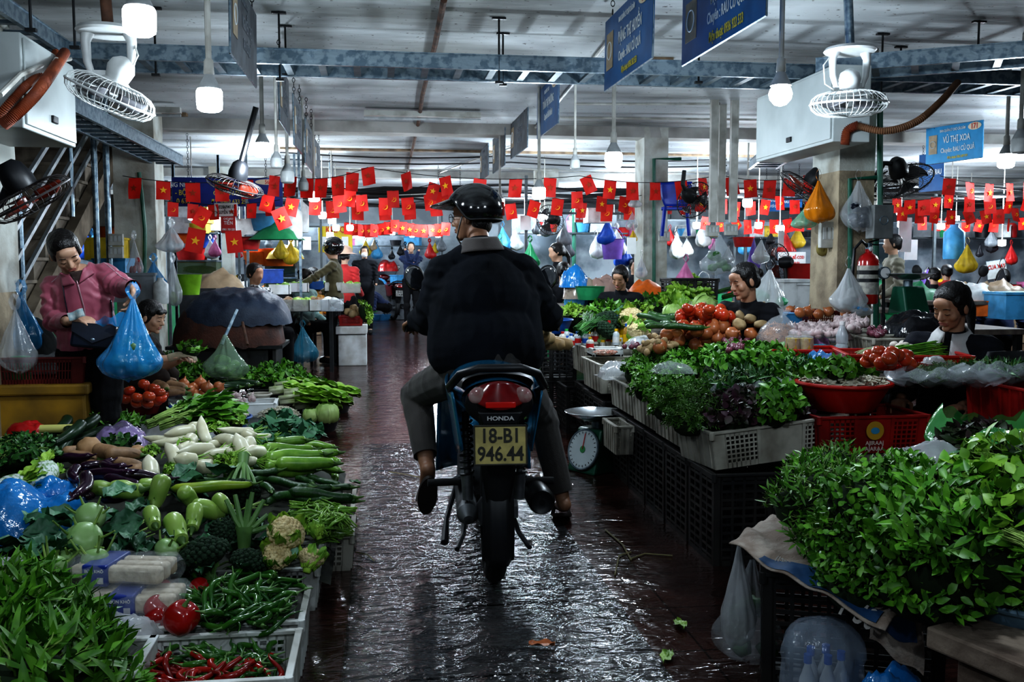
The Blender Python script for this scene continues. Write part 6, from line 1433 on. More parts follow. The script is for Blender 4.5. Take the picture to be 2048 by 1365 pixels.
# ---------- woman in pink
Y=5.5
J=dict(pel=P(178,700,Y+.05),neck=P(150,556,Y-.02),head=P(131,505,Y-.10),hf=V((.42,-.66,-.55)),hu=V((-.12,-.45,.9)),
 chest=P(165,600,Y),sl=P(108,573,Y+.02),sr=P(208,548,Y-.02),el=P(108,640,Y-.02),er=P(243,572,Y-.12),wl=P(135,643,Y-.18),wr=P(268,576,Y-.34),
 hl=P(152,715,Y+.05),hr=P(212,715,Y+.05),kl=P(148,830,Y+.02),kr=P(214,830,Y+.02),al=V((0,0,.09)),ar=V((0,0,.09)),tl=V(),tr=V(),
 hdl=V((.75,-.25,.12)),hnl=V((.2,.3,-.9)),hdr=V((-.05,-.35,-1)),hnr=V((-.75,.1,.1)))
for s,px in(('l',128),('r',205)):
    a=P(px,960,Y+.06); J['a'+s]=V((a.x,a.y,.085)); J['t'+s]=V((a.x+.03,a.y-.17,.035))
J['hdr']=V((-.12,-.2,-1)); J['hnr']=V((-.9,-.2,-.2)); J['cur']=.9; J['cul']=.75
J={k:v for k,v in J.items()}
M_pink=cloth('pink',(.42,.12,.17),c2=(.30,.08,.12),rough=.5,bump=.1)
wp,WM,wb_=person('person','woman in a pink zip jacket standing and lifting a blue bag',{k:v for k,v in J.items() if not isinstance(v,float)},1,.0055,M_pink,cloth('black',(.007,.007,.009)),'short',chest=(.165,.11),waist=(.15,.11),hipw=(.17,.12),sleeve=.056,leg=.095,fold=.008,shoes=cloth('shoe_black',(.02,.02,.02)),hs=1.05,cuff=.93,hem=P(175,672,Y))
# collar, zipper, piping stripes, undershirt as parts
def wl_(p): return V(p)-wb_
nk=J['neck']
def collar(parent,base,nk,tn,fw,m_,r1=.07,h=.05,gap=.5,spread=.03,lap=.06):
    """folded collar ring open at the front"""
    tn=V(tn).normalized(); fw=V(fw); fw=(fw-tn*fw.dot(tn)).normalized(); sd=fw.cross(tn).normalized()
    def f(u,v):
        a=gap/2+(2*PI-gap)*u; d=fw*math.cos(a)+sd*math.sin(a)
        if v<.5: q=v*2; return tuple(nk-base+d*(r1*(1-.08*q))+tn*(h*q-.01))
        q=(v-.5)*2; w=1+.6*math.exp(-((min(u,1-u))*6)**2); return tuple(nk-base+d*(r1*.92+spread*q*w)+tn*(h-.01-lap*q*w))
    return obj('collar',MB().grid(40,12,f),m_,parent,ang=180,solid=.004)
tnp=(J['neck']-J['pel']).normalized()
obj('undershirt',MB().lathe([(.052,-.05),(.056,.0),(.05,.05),(.046,.055)],20,M=Matrix.Translation(-wb_)@frame(nk,V((1,0,0)),V((0,1,0)),V((0,-.15,1)))),cloth('brown',(.06,.035,.03)),wp)
def onsurf(pxs,Yb,off=0): return [wl_(P(x,y,Yb+off)) for x,y in pxs]
M_pipw=cloth('piping_pale',(.62,.42,.48))
from mathutils.bvhtree import BVHTree
def proj(root,base,part,pxs,push=.003):
    o=[c for c in root.children if c.name.startswith(part)][0]; bv=BVHTree.FromPolygons([v.co for v in o.data.vertices],[p.vertices for p in o.data.polygons]); out=[]
    org=V((0,0,CH))-base
    for x,y in pxs:
        d=ray(x,y).normalized(); h=bv.ray_cast(org,d)
        if h[0] is not None: out.append(h[0]-d*push)
    return out
def dense(pts,n=6):
    out=[]
    for a,b in zip(pts,pts[1:]):
        for i in range(n): out.append((a[0]+(b[0]-a[0])*i/n,a[1]+(b[1]-a[1])*i/n))
    return out+[pts[-1]]
for pxs in (((176,519),(200,521),(215,530),(240,552),(262,566)),((196,515),(212,520),(235,536),(262,556)),((103,565),(115,555),(118,552))):
    q=proj(wp,wb_,'jacket',dense(pxs))
    if len(q)>2: obj('piping',MB().tube(q,.0028,6),M_pipw,wp)
q=proj(wp,wb_,'jacket',dense(((154,562),(160,585),(168,615),(172,640))))
if len(q)>2: obj('zip',MB().tube(q,.004,6),mat('zip',(.5,.3,.34),.4,.3),wp)
def patch(name,quad,m_,push,nx=8,ny=6,solid=.004):
    (ax,ay),(bx,by),(cx,cy_),(dx,dy)=quad; g_=[]
    for j in range(ny+1):
        for i in range(nx+1):
            u=i/nx;v=j/ny; x=(ax*(1-u)+bx*u)*(1-v)+(dx*(1-u)+cx*u)*v; y=(ay*(1-u)+by*u)*(1-v)+(dy*(1-u)+cy_*u)*v; q=proj(wp,wb_,'jacket',[(x,y)],push)
            g_.append(q[0] if q else None)
    ds=[(p+wb_-V((0,0,CH))).length for p in g_ if p is not None]
    if not ds: return
    md=sorted(ds)[len(ds)//2]; out=[]
    for k,p in enumerate(g_):
        i=k%(nx+1);j=k//(nx+1);u=i/nx;v=j/ny; x=(ax*(1-u)+bx*u)*(1-v)+(dx*(1-u)+cx*u)*v; y=(ay*(1-u)+by*u)*(1-v)+(dy*(1-u)+cy_*u)*v
        if p is None or abs((p+wb_-V((0,0,CH))).length-md)>.06: p=V((0,0,CH))-wb_+ray(x,y).normalized()*md
        out.append(p)
    w=nx+1; obj(name,MB().add(out,[(j*w+i,j*w+i+1,(j+1)*w+i+1,(j+1)*w+i) for j in range(ny) for i in range(nx)]),m_,wp,ang=180,solid=solid)
patch('undershirt_front',[(138,545),(168,540),(160,566),(150,566)],MATS['cloth_brown'],.004)
patch('collar_flap',[(120,546),(139,551),(152,567),(124,574)],M_pink,.014)
patch('collar_flap',[(166,538),(180,528),(190,546),(157,568)],M_pink,.014)
# shoulder bag as its own thing
ub=thing('shoulder_bag','dark navy shoulder bag worn across the woman in pink','handbag',P(190,665,Y-.2)); ub.rotation_euler=(0,.12,.08)
M_nav=mat('leather_navy',(.012,.018,.035),.3,c2=(.006,.009,.018),scale=6)
def hb_(u,v): return None
obj('bag_body',MB().box((0,0,-.02),(.215,.07,.13),tap=1.06),M_nav,ub,bev=.015,sm=False)
obj('flap',MB().add([(-.109,-.037,.045),(.109,-.037,.045),(.109,-.041,-.0),(.0,-.046,-.055),(-.109,-.041,-.0)],[(0,4,3,2,1)]).add([(-.109,.037,.046),(.109,.037,.046),(.109,-.037,.046),(-.109,-.037,.046)],[(0,1,2,3)]),M_nav,ub,sm=False,solid=.004)
obj('clasp',MB().ell((0,-.048,-.035),(.012,.003,.008),8,6),M_galv,ub)
st=proj(wp,wb_,'jacket',dense(((126,572),(130,600),(136,630),(139,640))),.006)
ubi=(Matrix.Translation(ub.location)@Euler(ub.rotation_euler).to_matrix().to_4x4()).inverted()
if len(st)>2:
    m=MB(); pts=[ubi@(p+wb_) for p in st]+[V((-.105,-.01,.03))]
    m.tube(pts,.012,6,flat=.25); pts2=[ubi@(p+wb_) for p in proj(wp,wb_,'jacket',dense(((222,600),(224,620),(226,640))),.006)]+[V((.105,0,.03))]
    obj('strap',m,M_nav,ub,ang=180)
    if len(pts2)>2: obj('strap',MB().tube(pts2,.012,6,flat=.25),M_nav,ub,ang=180)
o=obj('banknote',MB().grid(6,3,lambda u,v:(u*.08-.02,.012*math.sin(u*6),v*.045)),mat('banknote',(.5,.52,.5),.7,c2=(.25,.35,.38),scale=40),loc=P(147,640,Y-.27),rot=(-.3,-.3,.2),ang=180,solid=.001); tag(o,'pale folded banknote held in the hand of the woman in pink','money')
bg=bag('large sky blue plastic bag full of greens held up by the woman in pink',P(266,598,Y-.42),.42,.28,.24,M_bagb2,91,0,True,fill=.68,content=9,cm=M_leafd)
def tail(u,v): return (-.02-.17*u,.0+.02*math.sin(u*9),-.10-.02*u+(v-.5)*.07*(1-.6*u)+.01*math.sin(u*14+v*4))
obj('bag_corner',MB().grid(10,6,tail),M_bagb2,bg,ang=180)
# ---------- squatting seller
Y=7.1
J=dict(pel=P(268,770,Y+.1),neck=P(283,672,Y),head=P(303,634,Y-.04),hf=V((.93,-.3,-.3)),hu=V((.25,-.1,.95)),sl=P(262,690,Y-.12),sr=P(302,690,Y+.15),el=P(285,725,Y-.25),er=P(325,735,Y+.1),wl=P(338,717,Y-.22),wr=P(358,722,Y+.0),
 hl=P(262,775,Y-.02),hr=P(290,775,Y+.15),kl=P(318,755,Y-.12),kr=P(338,748,Y+.15),al=P(318,835,Y-.1),ar=P(338,830,Y+.15),tl=P(345,845,Y-.12),tr=P(362,838,Y+.15))
person('person','woman squatting in dark brown clothes sorting greens behind the tomatoes',J,1,.0065,cloth('brownblack',(.02,.016,.016)),cloth('darkbrown',(.035,.024,.02)),'short',chest=(.15,.11),hipw=(.16,.14),sleeve=.052,leg=.09,shortsleeve=True,shoes=cloth('shoe_brown',(.03,.02,.02)),hair_extra=lambda h,Q:cap_(h,Q(-.03,.07,.055),Q(.03,.07,.055),.022,.022))
gl_=MB(); hand_prims(gl_,P(356,712,Y-.22),V((.9,0,.05)),V((0,.2,-1)),1,.92,.5); cap_(gl_,P(340,716,Y-.22),P(358,711,Y-.22),.03,.028)
me=remesh(gl_,.006,3); me.materials.append(cloth('glove',(.45,.38,.27))); tag(obj('work_glove',me,None),'beige glove on the hand of the squatting seller','glove')
leafpro('herbs','sprig held in the glove of the squatting seller','herb',clump(350,50,(.09,.08,.06),.06,.03,'leaf',10),[M_leaf,M_stem,M_core]).put(P(382,700,Y-.2),0,1)
# ---------- seated women of the right stall
def sitter(label,px,py,Y,hf,hu,skin,top,hair,lean=(0,0),tw=0,eyes='down',vox=.006,sc=1.,**k):
    hd=P(px,py,Y); n=hd+V((-hf[0]*.05,-hf[1]*.05+.03,-.145)); pel=V((n.x-lean[0],n.y+.12-lean[1],max(n.z-.48,.40)))
    a=math.atan2(hf[1],hf[0])+PI/2+tw; sx=V((math.cos(a),math.sin(a),0)); f=V((sx.y,-sx.x,0))
    J=dict(pel=pel,neck=n,head=hd,hf=V(hf),hu=V(hu),sl=n-sx*.165-V((0,0,.055)),sr=n+sx*.165-V((0,0,.055)))
    J['el']=J['sl']+V((0,0,-.24))+f*.06-sx*.04; J['er']=J['sr']+V((0,0,-.24))+f*.06+sx*.04
    J['wl']=J['el']+f*.22+V((0,0,-.02))+sx*.06; J['wr']=J['er']+f*.22+V((0,0,-.02))-sx*.06
    J['hl']=pel-sx*.09; J['hr']=pel+sx*.09; J['kl']=J['hl']+f*.38-sx*.05+V((0,0,.02)); J['kr']=J['hr']+f*.38+sx*.05+V((0,0,.02))
    for s in 'lr': kk=J['k'+s]; J['a'+s]=V((kk.x,kk.y,.08))-f*.02; J['t'+s]=J['a'+s]+f*.15+V((0,0,-.045))
    r=person('person',label,J,skin,vox,top,k.pop('bot',MATS['cloth_black']),hair,eyes,shoes=MATS['cloth_shoe_black'],**k)
    st_=thing('plastic_stool','low plastic stool under the '+label.split(' with ')[0].split(' facing ')[0][:60],'stool',(pel.x,pel.y,0),a)
    zt=pel.z-.14
    obj('seat',MB().lathe([(0,zt-.02),(.15,zt-.02),(.16,zt-.01),(.15,zt),(0,zt)],20),M_blue,st_)
    for x in(-1,1):
        for y in(-1,1): obj('leg',MB().bar((x*.13,y*.13,0),(x*.10,y*.10,zt-.015),.03),M_blue,st_,sm=False)
    return r,J,f,sx
M_bk=cloth('blacktop',(.012,.013,.017))
sitter('seated woman in black with hair bun behind the bright greens',1240,556,9.0,(-.55,-.75,-.45),(-.1,-.3,.9),0,M_bk,'bun',vox=.008)
sitter('woman in black hoodie sleeping with closed eyes behind the potatoes',1488,563,5.85,(-.95,-.25,-.28),(-.3,-.05,.95),0,M_bk,'bun',lean=(-.14,-.06),tw=.35,eyes='closed',vox=.0055,chest=(.17,.13),sleeve=.062)
r3,J3,f3_,sx3=sitter('woman with white collar and ponytail looking down behind the tomato tray',1903,613,4.35,(-.90,-.36,-.42),(-.28,-.2,.92),0,cloth('navyblack',(.012,.014,.022)),'pony',lean=(-.08,-.05),tw=.3,vox=.0052,chest=(.165,.12),sleeve=.058)
root3,M3,b3=r3
collar(root3,b3,J3['neck']+V((0,0,-.01)),(J3['neck']-J3['pel']),f3_,cloth('whitecollar',(.62,.62,.62)),.074,.055,.5,.085,.12)
ch=thing('plastic_chair','dark grey rounded chair back at the right picture edge','chair',(3.05,4.0,0)); M_chd=mat('chair_grey',(.035,.037,.04),.45)
ch.location=P(2035,700,4.1); ch.location.z=0
obj('backrest',MB().grid(12,12,lambda u,v:((u-.5)*.42*(1-.35*v**4),.06*math.cos((u-.5)*2.5)-.06+.05*v,.45+.44*v)),M_chd,ch,ang=180,solid=.02); obj('seat',MB().box((0,-.2,.43),(.4,.4,.03)),M_chd,ch,bev=.01,sm=False)
for x in(-1,1):
    for y in(-1,1): obj('leg',MB().bar((x*.18,-.2+y*.18,0),(x*.16,-.2+y*.16,.42),.03),M_chd,ch,sm=False)
# ================= motorbike
def motorbike(label,c,loc,rz,paint,plate=('18-B1','946.44'),full=True,pm=(.50,.42,.16),lean=0):

    t=thing('motorbike',label,'motorbike',loc,rz); t.rotation_euler=(0,lean,rz)
    Mp=mat('paint_'+c,paint,.22,.15,c2=tuple(x*.6 for x in paint),scale=3,coat=.8); Mt=mat('tyre',(.016,.016,.017),.75,var=.1,bump=.3,bs=80)
    Mb=M_black; Mg=mat('alloy_grey',(.20,.21,.22),.45,.6,c2=(.1,.1,.11),scale=10)
    def wheel(y,tw,nm,R_=.288):
        n=72;k=12; vs=[];fs=[]
        for i in range(n):
            a=2*PI*i/n
            for j in range(k):
                b=2*PI*j/k; tread=(.0035 if (i%3==0)!=(j%2==0) else 0)*(1 if math.cos(b)>.35 else 0)
                rr_=(R_-tw*.95)+ (tw*.95)*math.cos(b)*(1 if math.cos(b)>0 else .7)-tread; vs.append((tw*math.sin(b),rr_*math.cos(a),rr_*math.sin(a)))
        for i in range(n):
            for j in range(k): i2=(i+1)%n; fs.append((i*k+j,i*k+(j+1)%k,i2*k+(j+1)%k,i2*k+j))
        w=obj(nm,MB().add(vs,fs),Mt,t,loc=(0,y,R_),ang=25)
        X90=Matrix.Rotation(PI/2,4,'Y')
        obj('wheel_rim',MB().torus((0,0,0),R_-tw*1.45,.014,48,6,M=X90@Matrix.Diagonal((1,1,1.6,1))),Mg,w)
        m=MB()
        for i in range(18):
            a=2*PI*i/18; s=1 if i%2 else -1; m.tube([(s*.035,math.cos(a+.5*s)*.04,math.sin(a+.5*s)*.04),(0,math.cos(a)*(R_-.07),math.sin(a)*(R_-.07))],.0016,4)
        obj('spokes',m,Mg,w); obj('hub',MB().tube([(-.07,0,0),(-.05,0,0),(.05,0,0),(.07,0,0)],[.03,.06,.06,.03],20),Mg,w); return w
    wheel(0,.043,'rear_wheel'); wheel(1.22,.038,'front_wheel')
    # rear mudguard wrapped round the wheel
    def mg(u,v):
        a=PI*.42+(PI*.72)*v; w=.058+.004*v; r_=.335+.012*abs(u-.5)*-2; x=(u-.5)*2*w
        if abs(u-.5)>.38: r_-=.03
        return (x,r_*math.cos(a),.288+r_*math.sin(a))
    obj('rear_mudguard',MB().grid(10,18,mg),Mb,t,ang=60,solid=.004)
    # flap below the plate
    obj('mud_flap',MB().grid(6,8,lambda u,v:((u-.5)*(.125-.045*v**2),-.335+.05*v-.02*math.cos((u-.5)*3),.58-.20*v)),Mb,t,ang=60,solid=.005)
    obj('front_mudguard',MB().grid(8,14,lambda u,v:((u-.5)*.11,1.22+.33*math.cos(PI*.15+PI*.65*v),.288+(.33-.03*abs(u-.5)*2)*math.sin(PI*.15+PI*.65*v))),Mp,t,ang=60,solid=.004)
    # tail cowl: tapering shell swept along y
    def cowl(u,v):
        y=-.36+.72*v; a=PI*2*u; w=(.128+.035*math.sin(min(1,v*1.6)*PI/2)) ; h=.085+.03*v
        zc=.755-.02*v; x=math.cos(a)*w; z=math.sin(a)*h
        if z<0: x*=1-.35*(-z/h); z*=1.35
        return (x,y-.05*math.cos(a)**2*(1-v)*-1.6,zc+z)
    m=MB().grid(32,12,cowl); obj('tail_cowl',m,Mp,t,ang=60)
    obj('tail_inner',MB().ell((0,-.33,.75),(.118,.03,.085),20,10),Mb,t)
    # side panels dropping from the cowl
    for s in(-1,1):
        obj('side_panel',MB().grid(10,8,lambda u,v,s=s:(s*(.155-.035*v+.02*math.sin(u*PI)),-.26+.75*u,.78-.27*v*(.35+.65*math.sin(PI*min(1,.25+u*.75))))),Mp,t,ang=60,solid=.006)
    # tail light
    L=obj('tail_light',MB().grid(22,10,lambda u,v:((u-.5)*.215*(1-.28*abs(v-.45)**1.3*2),-.375-.035*math.cos((u-.5)*2.6)+.02*v,.735+.105*v-.030*(2*abs(u-.5))**2*(1-2*v)*-1)),mat('tail_lens_red',(.20,.006,.008),.12,c2=(.10,.003,.005),scale=12,spec=.9,emit=.10),t,ang=180,solid=.006)
    for s in(-1,1): obj('indicator_lens',MB().ell((0,0,0),(.034,.012,.030),16,10,M=TR((s*.076,-.392,.788),(0,s*.35,s*-.45))),mat('lens_clear_red',(.32,.14,.14),.1,c2=(.42,.30,.28),scale=30,spec=.9),t)
    obj('brake_strip',MB().box((0,-.416,.755),(.10,.006,.022)),mat('lens_bright',(.45,.015,.01),.2,var=0,emit=.12),t,bev=.006)
    # grab rail
    obj('grab_rail',MB().tube([(-.16,-.05,.76),(-.165,-.22,.80),(-.13,-.33,.86),(-.07,-.37,.885),(.07,-.37,.885),(.13,-.33,.86),(.165,-.22,.80),(.16,-.05,.76)],[.012,.015,.016,.016,.016,.016,.015,.012],10),Mb,t)
    def seat(u,v):
        a=PI*u; w=.125+.03*math.sin(PI*min(1,v*1.1)); y=-.28+1.0*v; z=.80+.035*math.cos(v*PI*1.2)+.02; return (math.cos(a)*w,y,z-.055+math.sin(a)**.6*.055)
    obj('seat',MB().grid(16,20,seat),mat('seat_vinyl',(.012,.012,.013),.4,var=.05),t,ang=80)
    # number plate holder
    pm_=mat('plate_yellow' if pm[0]<.6 and pm[2]<.3 else 'plate_white',pm,.45,c2=tuple(x*.7 for x in pm),scale=14)
    pl=obj('number_plate',MB().box((0,0,0),(.196,.004,.142)),pm_,t,loc=(0,-.405,.64),rot=(-.16,0,0),bev=.004,sm=False)
    m=MB()
    for a,b in(((-.096,-.071),(.096,-.071)),((.096,-.071),(.096,.071)),((.096,.071),(-.096,.071)),((-.096,.071),(-.096,-.071))): m.tube([(a[0],-.003,a[1]),(b[0],-.003,b[1])],.0035,6)
    obj('plate_border',m,mat('plate_rim',(.08,.075,.06),.5,.3),pl)
    ink=mat('plate_ink',(.03,.028,.02),.6,var=.1)
    text('plate_number',plate[0],.074,ink,pl,(0,-.0035,.032),(PI/2,0,0),.018,.85,.13); text('plate_number',plate[1],.074,ink,pl,(0,-.0035,-.034),(PI/2,0,0),.018,.85,.178)
    obj('plate_bracket',MB().box((0,-.375,.655),(.12,.03,.13)),Mb,t,bev=.006,sm=False)
    nb=obj('name_panel',MB().add([(-.075,-.40,.725),(.075,-.40,.725),(.055,-.395,.68),(-.055,-.395,.68),(-.075,-.30,.725),(.075,-.30,.725),(.055,-.30,.68),(-.055,-.30,.68)],[(0,3,2,1),(4,5,6,7),(0,1,5,4),(2,3,7,6),(0,4,7,3),(1,2,6,5)]),Mb,t,sm=False,bev=.004)
    if full: text('maker_name','HONDA',.021,mat('letter_silver',(.55,.55,.55),.4,var=0),nb,(0,-.4035,.703),(PI/2,0,0),.03,1.15)
    obj('under_tail',MB().box((0,-.27,.66),(.15,.22,.12),tap=.7),Mb,t,bev=.02,sm=False)
    # shocks
    for s in(-1,1):
        a=V((s*.105,-.01,.34));b=V((s*.115,.02,.70)); 
        sh_=obj('shock_absorber',MB().tube([a,b],.014,10),Mg,t); m=MB(); pts=[]
        for i in range(90):
            q=i/89; p=a.lerp(b,.25+.65*q); an=q*2*PI*9; pts.append(p+V((math.cos(an)*.026,math.sin(an)*.026,0)))
        obj('coil_spring',MB().tube(pts,.0055,6),Mb,sh_)
        obj('shock_shroud',MB().tube([a.lerp(b,.0),a.lerp(b,.3)],[.022,.026],12),Mg,sh_)
    # swingarm + chain case + engine block
    for s in(-1,1): obj('swingarm',MB().bar((s*.085,-.03,.288),(s*.10,.55,.33),.03,.05),Mg,t,sm=False)
    obj('chain_case',MB().tube([(-.105,-.06,.27),(-.107,-.03,.285),(-.108,.45,.31),(-.105,.5,.31)],[.02,.045,.042,.02],18),Mg,t).scale=(1,1,1)
    cc=MB(); cap_(cc,(-.108,.02,.29),(-.108,.46,.33),.05,.045); cc.v=[(-.108+(x+.108)*.38,y,z) for x,y,z in cc.v]; obj('chain_cover',cc,mat('alloy_light',(.34,.36,.37),.45,.6,c2=(.2,.21,.22),scale=9),t)
    obj('engine',MB().tube([(-.13,.62,.33),(-.10,.62,.33),(.10,.62,.33),(.14,.62,.33)],[.08,.12,.12,.09],20).box((0,.80,.38),(.12,.26,.12)),Mg,t,bev=.004)
    # exhaust muffler
    ex=obj('muffler',MB().tube([(.195,-.06,.335),(.195,-.04,.335),(.195,.2,.32),(.17,.4,.28),(.12,.62,.24)],[.048,.056,.056,.03,.02],20),mat('muffler_black',(.02,.02,.021),.35,.4),t)
    obj('muffler_tip',MB().lathe([(.012,0),(.03,0),(.045,.01)],16,M=TR((.195,-.065,.335),(PI/2,0,0))),Mb,ex)
    # pegs and stand
    for s in(-1,1): 
        obj('foot_peg',MB().tube([(s*.13,.17,.375),(s*.27,.15,.375)],.016,10),Mt,t); obj('peg_bracket',MB().bar((s*.11,.45,.33),(s*.15,.17,.375),.02,.035),Mg,t,sm=False)
        obj('stand_leg',MB().tube([(s*.09,.45,.24),(s*.12,.15,.15),(s*.15,.0,.13)],.011,8),Mb,t)
    obj('side_stand',MB().tube([(-.14,.5,.28),(-.19,.22,.2),(-.2,.10,.13)],[.012,.011,.018],8),Mb,t)
    # leg shield
    for s in(-1,1):
        obj('leg_shield',MB().grid(8,14,lambda u,v,s=s:(s*(.10+.13*u-.02*v),.86+.10*v-.12*u*u-.05*math.sin(v*3)*u,.30+.62*v)),Mp,t,ang=80,solid=.008)
    obj('front_shield',MB().grid(10,14,lambda u,v:((u-.5)*(.24-.08*v),1.06-.16*v+.06*math.cos((u-.5)*3),.50+.5*v)),Mp,t,ang=80,solid=.008)
    for s in(-1,1): obj('fork_leg',MB().tube([(s*.07,1.22,.29),(s*.07,1.02,.80)],.018,10),Mg,t)
    obj('headset',MB().ell((0,.93,1.0),(.13,.09,.075),18,12),Mp,t)
    obj('handlebar',MB().tube([(-.36,.78,.995),(-.24,.84,1.0),(-.1,.92,1.02),(.1,.92,1.02),(.24,.84,1.0),(.36,.78,.995)],.013,10),M_blackm,t)
    for s in(-1,1):
        obj('grip',MB().tube([(s*.26,.833,1.0),(s*.355,.783,.995),(s*.375,.775,.995)],[.018,.018,.022],12),Mt,t); obj('brake_lever',MB().tube([(s*.23,.87,1.0),(s*.3,.90,.99),(s*.36,.86,.985)],.005,6),Mg,t)
        mr=obj('mirror',MB().ell((0,0,0),(.052,.018,.066),20,12,M=TR((s*.33,.90,1.235),(0,s*.25,-s*.15))),Mb,t); obj('mirror_stalk',MB().tube([(s*.22,.86,1.01),(s*.27,.88,1.09),(s*.31,.90,1.18)],.006,6),Mb,mr)
        obj('mirror_glass',MB().ell((0,0,0),(.045,.003,.058),20,10,M=TR((s*.33,.883,1.235),(0,s*.25,-s*.15))),mat('mirror_glass',(.5,.5,.5),.03,1.,var=0),mr)
    for o_ in t.children:
        if o_.name.split('.')[0] in('tail_cowl','tail_inner','side_panel','tail_light','indicator_lens','brake_strip','grab_rail','seat','name_panel','under_tail'):
            o_.location.z+=.035; o_.scale.x=1.1
    return t
B0=G(987,1159,0); BR=-rad(3.0)
bk=motorbike('blue Honda style'.replace('Honda style','step-through')+' motorbike with yellow plate standing in the aisle','teal',B0,BR,(.02,.20,.36))
BMx=Matrix.Translation(B0)@Matrix.Rotation(BR,4,'Z')
def BL(x,y,z): return BMx@V((x,y,z))
# rider
gl_p=BL(-.315,.81,.998); gr_p=BL(.315,.81,.998)
J=dict(pel=P(972,722,4.28),neck=P(962,492,4.43),head=P(945,436,4.52),hf=V((-.88,.45,-.05)),hu=V((.03,.02,1)),chest=P(968,600,4.36),waist=P(972,680,4.3),
 sl=P(890,545,4.42),sr=P(1040,542,4.44),el=P(860,636,4.46),er=P(1092,630,4.48),wl=gl_p+V((-.015,-.085,.035)),wr=gr_p+V((.015,-.085,.035)),
 hl=P(925,742,4.30),hr=P(1020,742,4.30),kl=P(832,788,4.72),kr=P(1083,832,4.72),al=P(856,944,4.44),ar=P(1128,1018,4.62),tl=P(850,1002,4.56),tr=V(),
 hdl=V((0,1,-.15)),hnl=V((.1,0,-1)),hdr=V((0,1,-.15)),hnr=V((-.1,0,-1)))
J['ar']=V((J['ar'].x,J['ar'].y,.095)); J['tr']=J['ar']+V((.01,.165,-.05)); J['bll']=V((.80,0,0)); J['blr']=V((.86,0,0)); J['cul']=V((0,0,0))
J.pop('cul')
M_jk=cloth('navy',(.010,.013,.020),c2=(.006,.008,.012),rough=.9,bump=.5,bs=500)
def RT(m):
    for a,b,r1,r2 in ((P(905,570,4.40),P(905,705,4.30),.10,.115),(P(1035,570,4.42),P(1042,705,4.32),.10,.115),(P(970,560,4.38),P(972,705,4.28),.135,.14),(P(940,520,4.43),P(888,552,4.43),.085,.083),(P(985,520,4.44),P(1045,550,4.45),.085,.083),(P(888,560,4.42),P(862,632,4.46),.088,.082),(P(1044,558,4.44),P(1090,628,4.48),.088,.082),(P(882,600,4.42),P(900,640,4.38),.08,.09),(P(1055,600,4.44),P(1040,640,4.4),.08,.09)): cap_(m,a,b,r1,r2)
rd,RM,rb=person('person','rider in dark jacket and black helmet sitting on the blue motorbike','' or J,2,.0065,M_jk,cloth('grey',(.062,.055,.050),c2=(.042,.037,.034)),'none','open',chest=(.225,.145),waist=(.215,.14),hipw=(.19,.145),sleeve=.074,leg=.098,fold=.007,cuff=.97,tops=RT,tsm=9,hem=P(972,735,4.28))
collar(rd,rb,J['neck']+V((.0,-.01,-.015)),V((-.05,.0,1)),V((-.5,.8,0)),cloth('taupe',(.10,.085,.08)),.085,.062,.9,.030,.06)
# sandals
M_sand=mat('sandal',(.03,.022,.02),.7)
for s,A,T_ in(('l',J['al'],J['tl']),('r',J['ar'],J['tr'])):
    A=A-rb;T_=T_-rb;d=(T_-A).normalized(); up=V((0,0,1))-d*d.z; up.normalize(); x=d.cross(up)
    c=(A+T_)/2-up*.045+d*.01; M=frame(c,x,d,up)
    so_=obj('sandal',MB().lathe([(0,-.012),(.98,-.012),(1,0),(.98,.006),(0,.006)],28,M=M@Matrix.Diagonal((.048,.135,1,1))),M_sand,rd)
    obj('sandal_strap',MB().tube([M@V((-.045,.04,.0)),M@V((-.03,.045,.05)),M@V((0,.05,.062)),M@V((.03,.045,.05)),M@V((.045,.04,0))],.012,6,flat=.3),M_sand,so_)
# helmet (own thing, worn)
Mh=mat('helmet_black',(.008,.008,.010),.13,var=.05,coat=1,spec=.7); hm=thing('motorcycle_helmet','glossy black open helmet with peak worn by the rider','helmet',J['head']); hm.scale=(1.07,1.07,1.07)
R3=RM.to_3x3().to_4x4()
def shell(u,v):
    a=2*PI*u; e=-.32+(PI/2+.32)*v; fy=math.cos(a)
    lowc=(.38 if fy>.35 else (.02 if fy>-.2 else -.0)); 
    front=max(0,min(1,(fy+.05)/.5)); e0=-.42*(1-front)+.30*front; e=e0+(PI/2-e0)*v
    return R3@V((math.sin(a)*math.cos(e)*.112,math.cos(a)*math.cos(e)*.128-.014,.032+math.sin(e)*.116))
obj('shell',MB().grid(48,20,shell),Mh,hm,ang=180,solid=.008)
obj('rim_trim',MB().tube([shell(i/48,0) for i in range(49)],.006,6,cap=False),M_black,hm)
def peak(u,v):
    a=(u-.5)*2.0; r_=.128+.075*v*math.cos(a*.8); return R3@V((math.sin(a)*(r_-.012),math.cos(a)*r_-.014,.068-.024*v+.012*math.cos(a)))
obj('peak',MB().grid(20,8,peak),Mh,hm,ang=180,solid=.006)
m=MB()
for s in(-1,1): m.tube([R3@V((s*.092,.012,.0)),R3@V((s*.083,.03,-.04)),R3@V((s*.055,.055,-.085)),R3@V((0,.06,-.112))],.008,6,flat=.4)
obj('chin_strap',m,M_black,hm)
obj('back_stripe',MB().tube([R3@V((-.0,-.146,.0+.02*i)) for i in range(0,4)],.006,6),mat('stripe_red',(.4,.02,.02),.4),hm)
gs=thing('glasses','thin framed glasses on the face of the rider','glasses',J['head'])
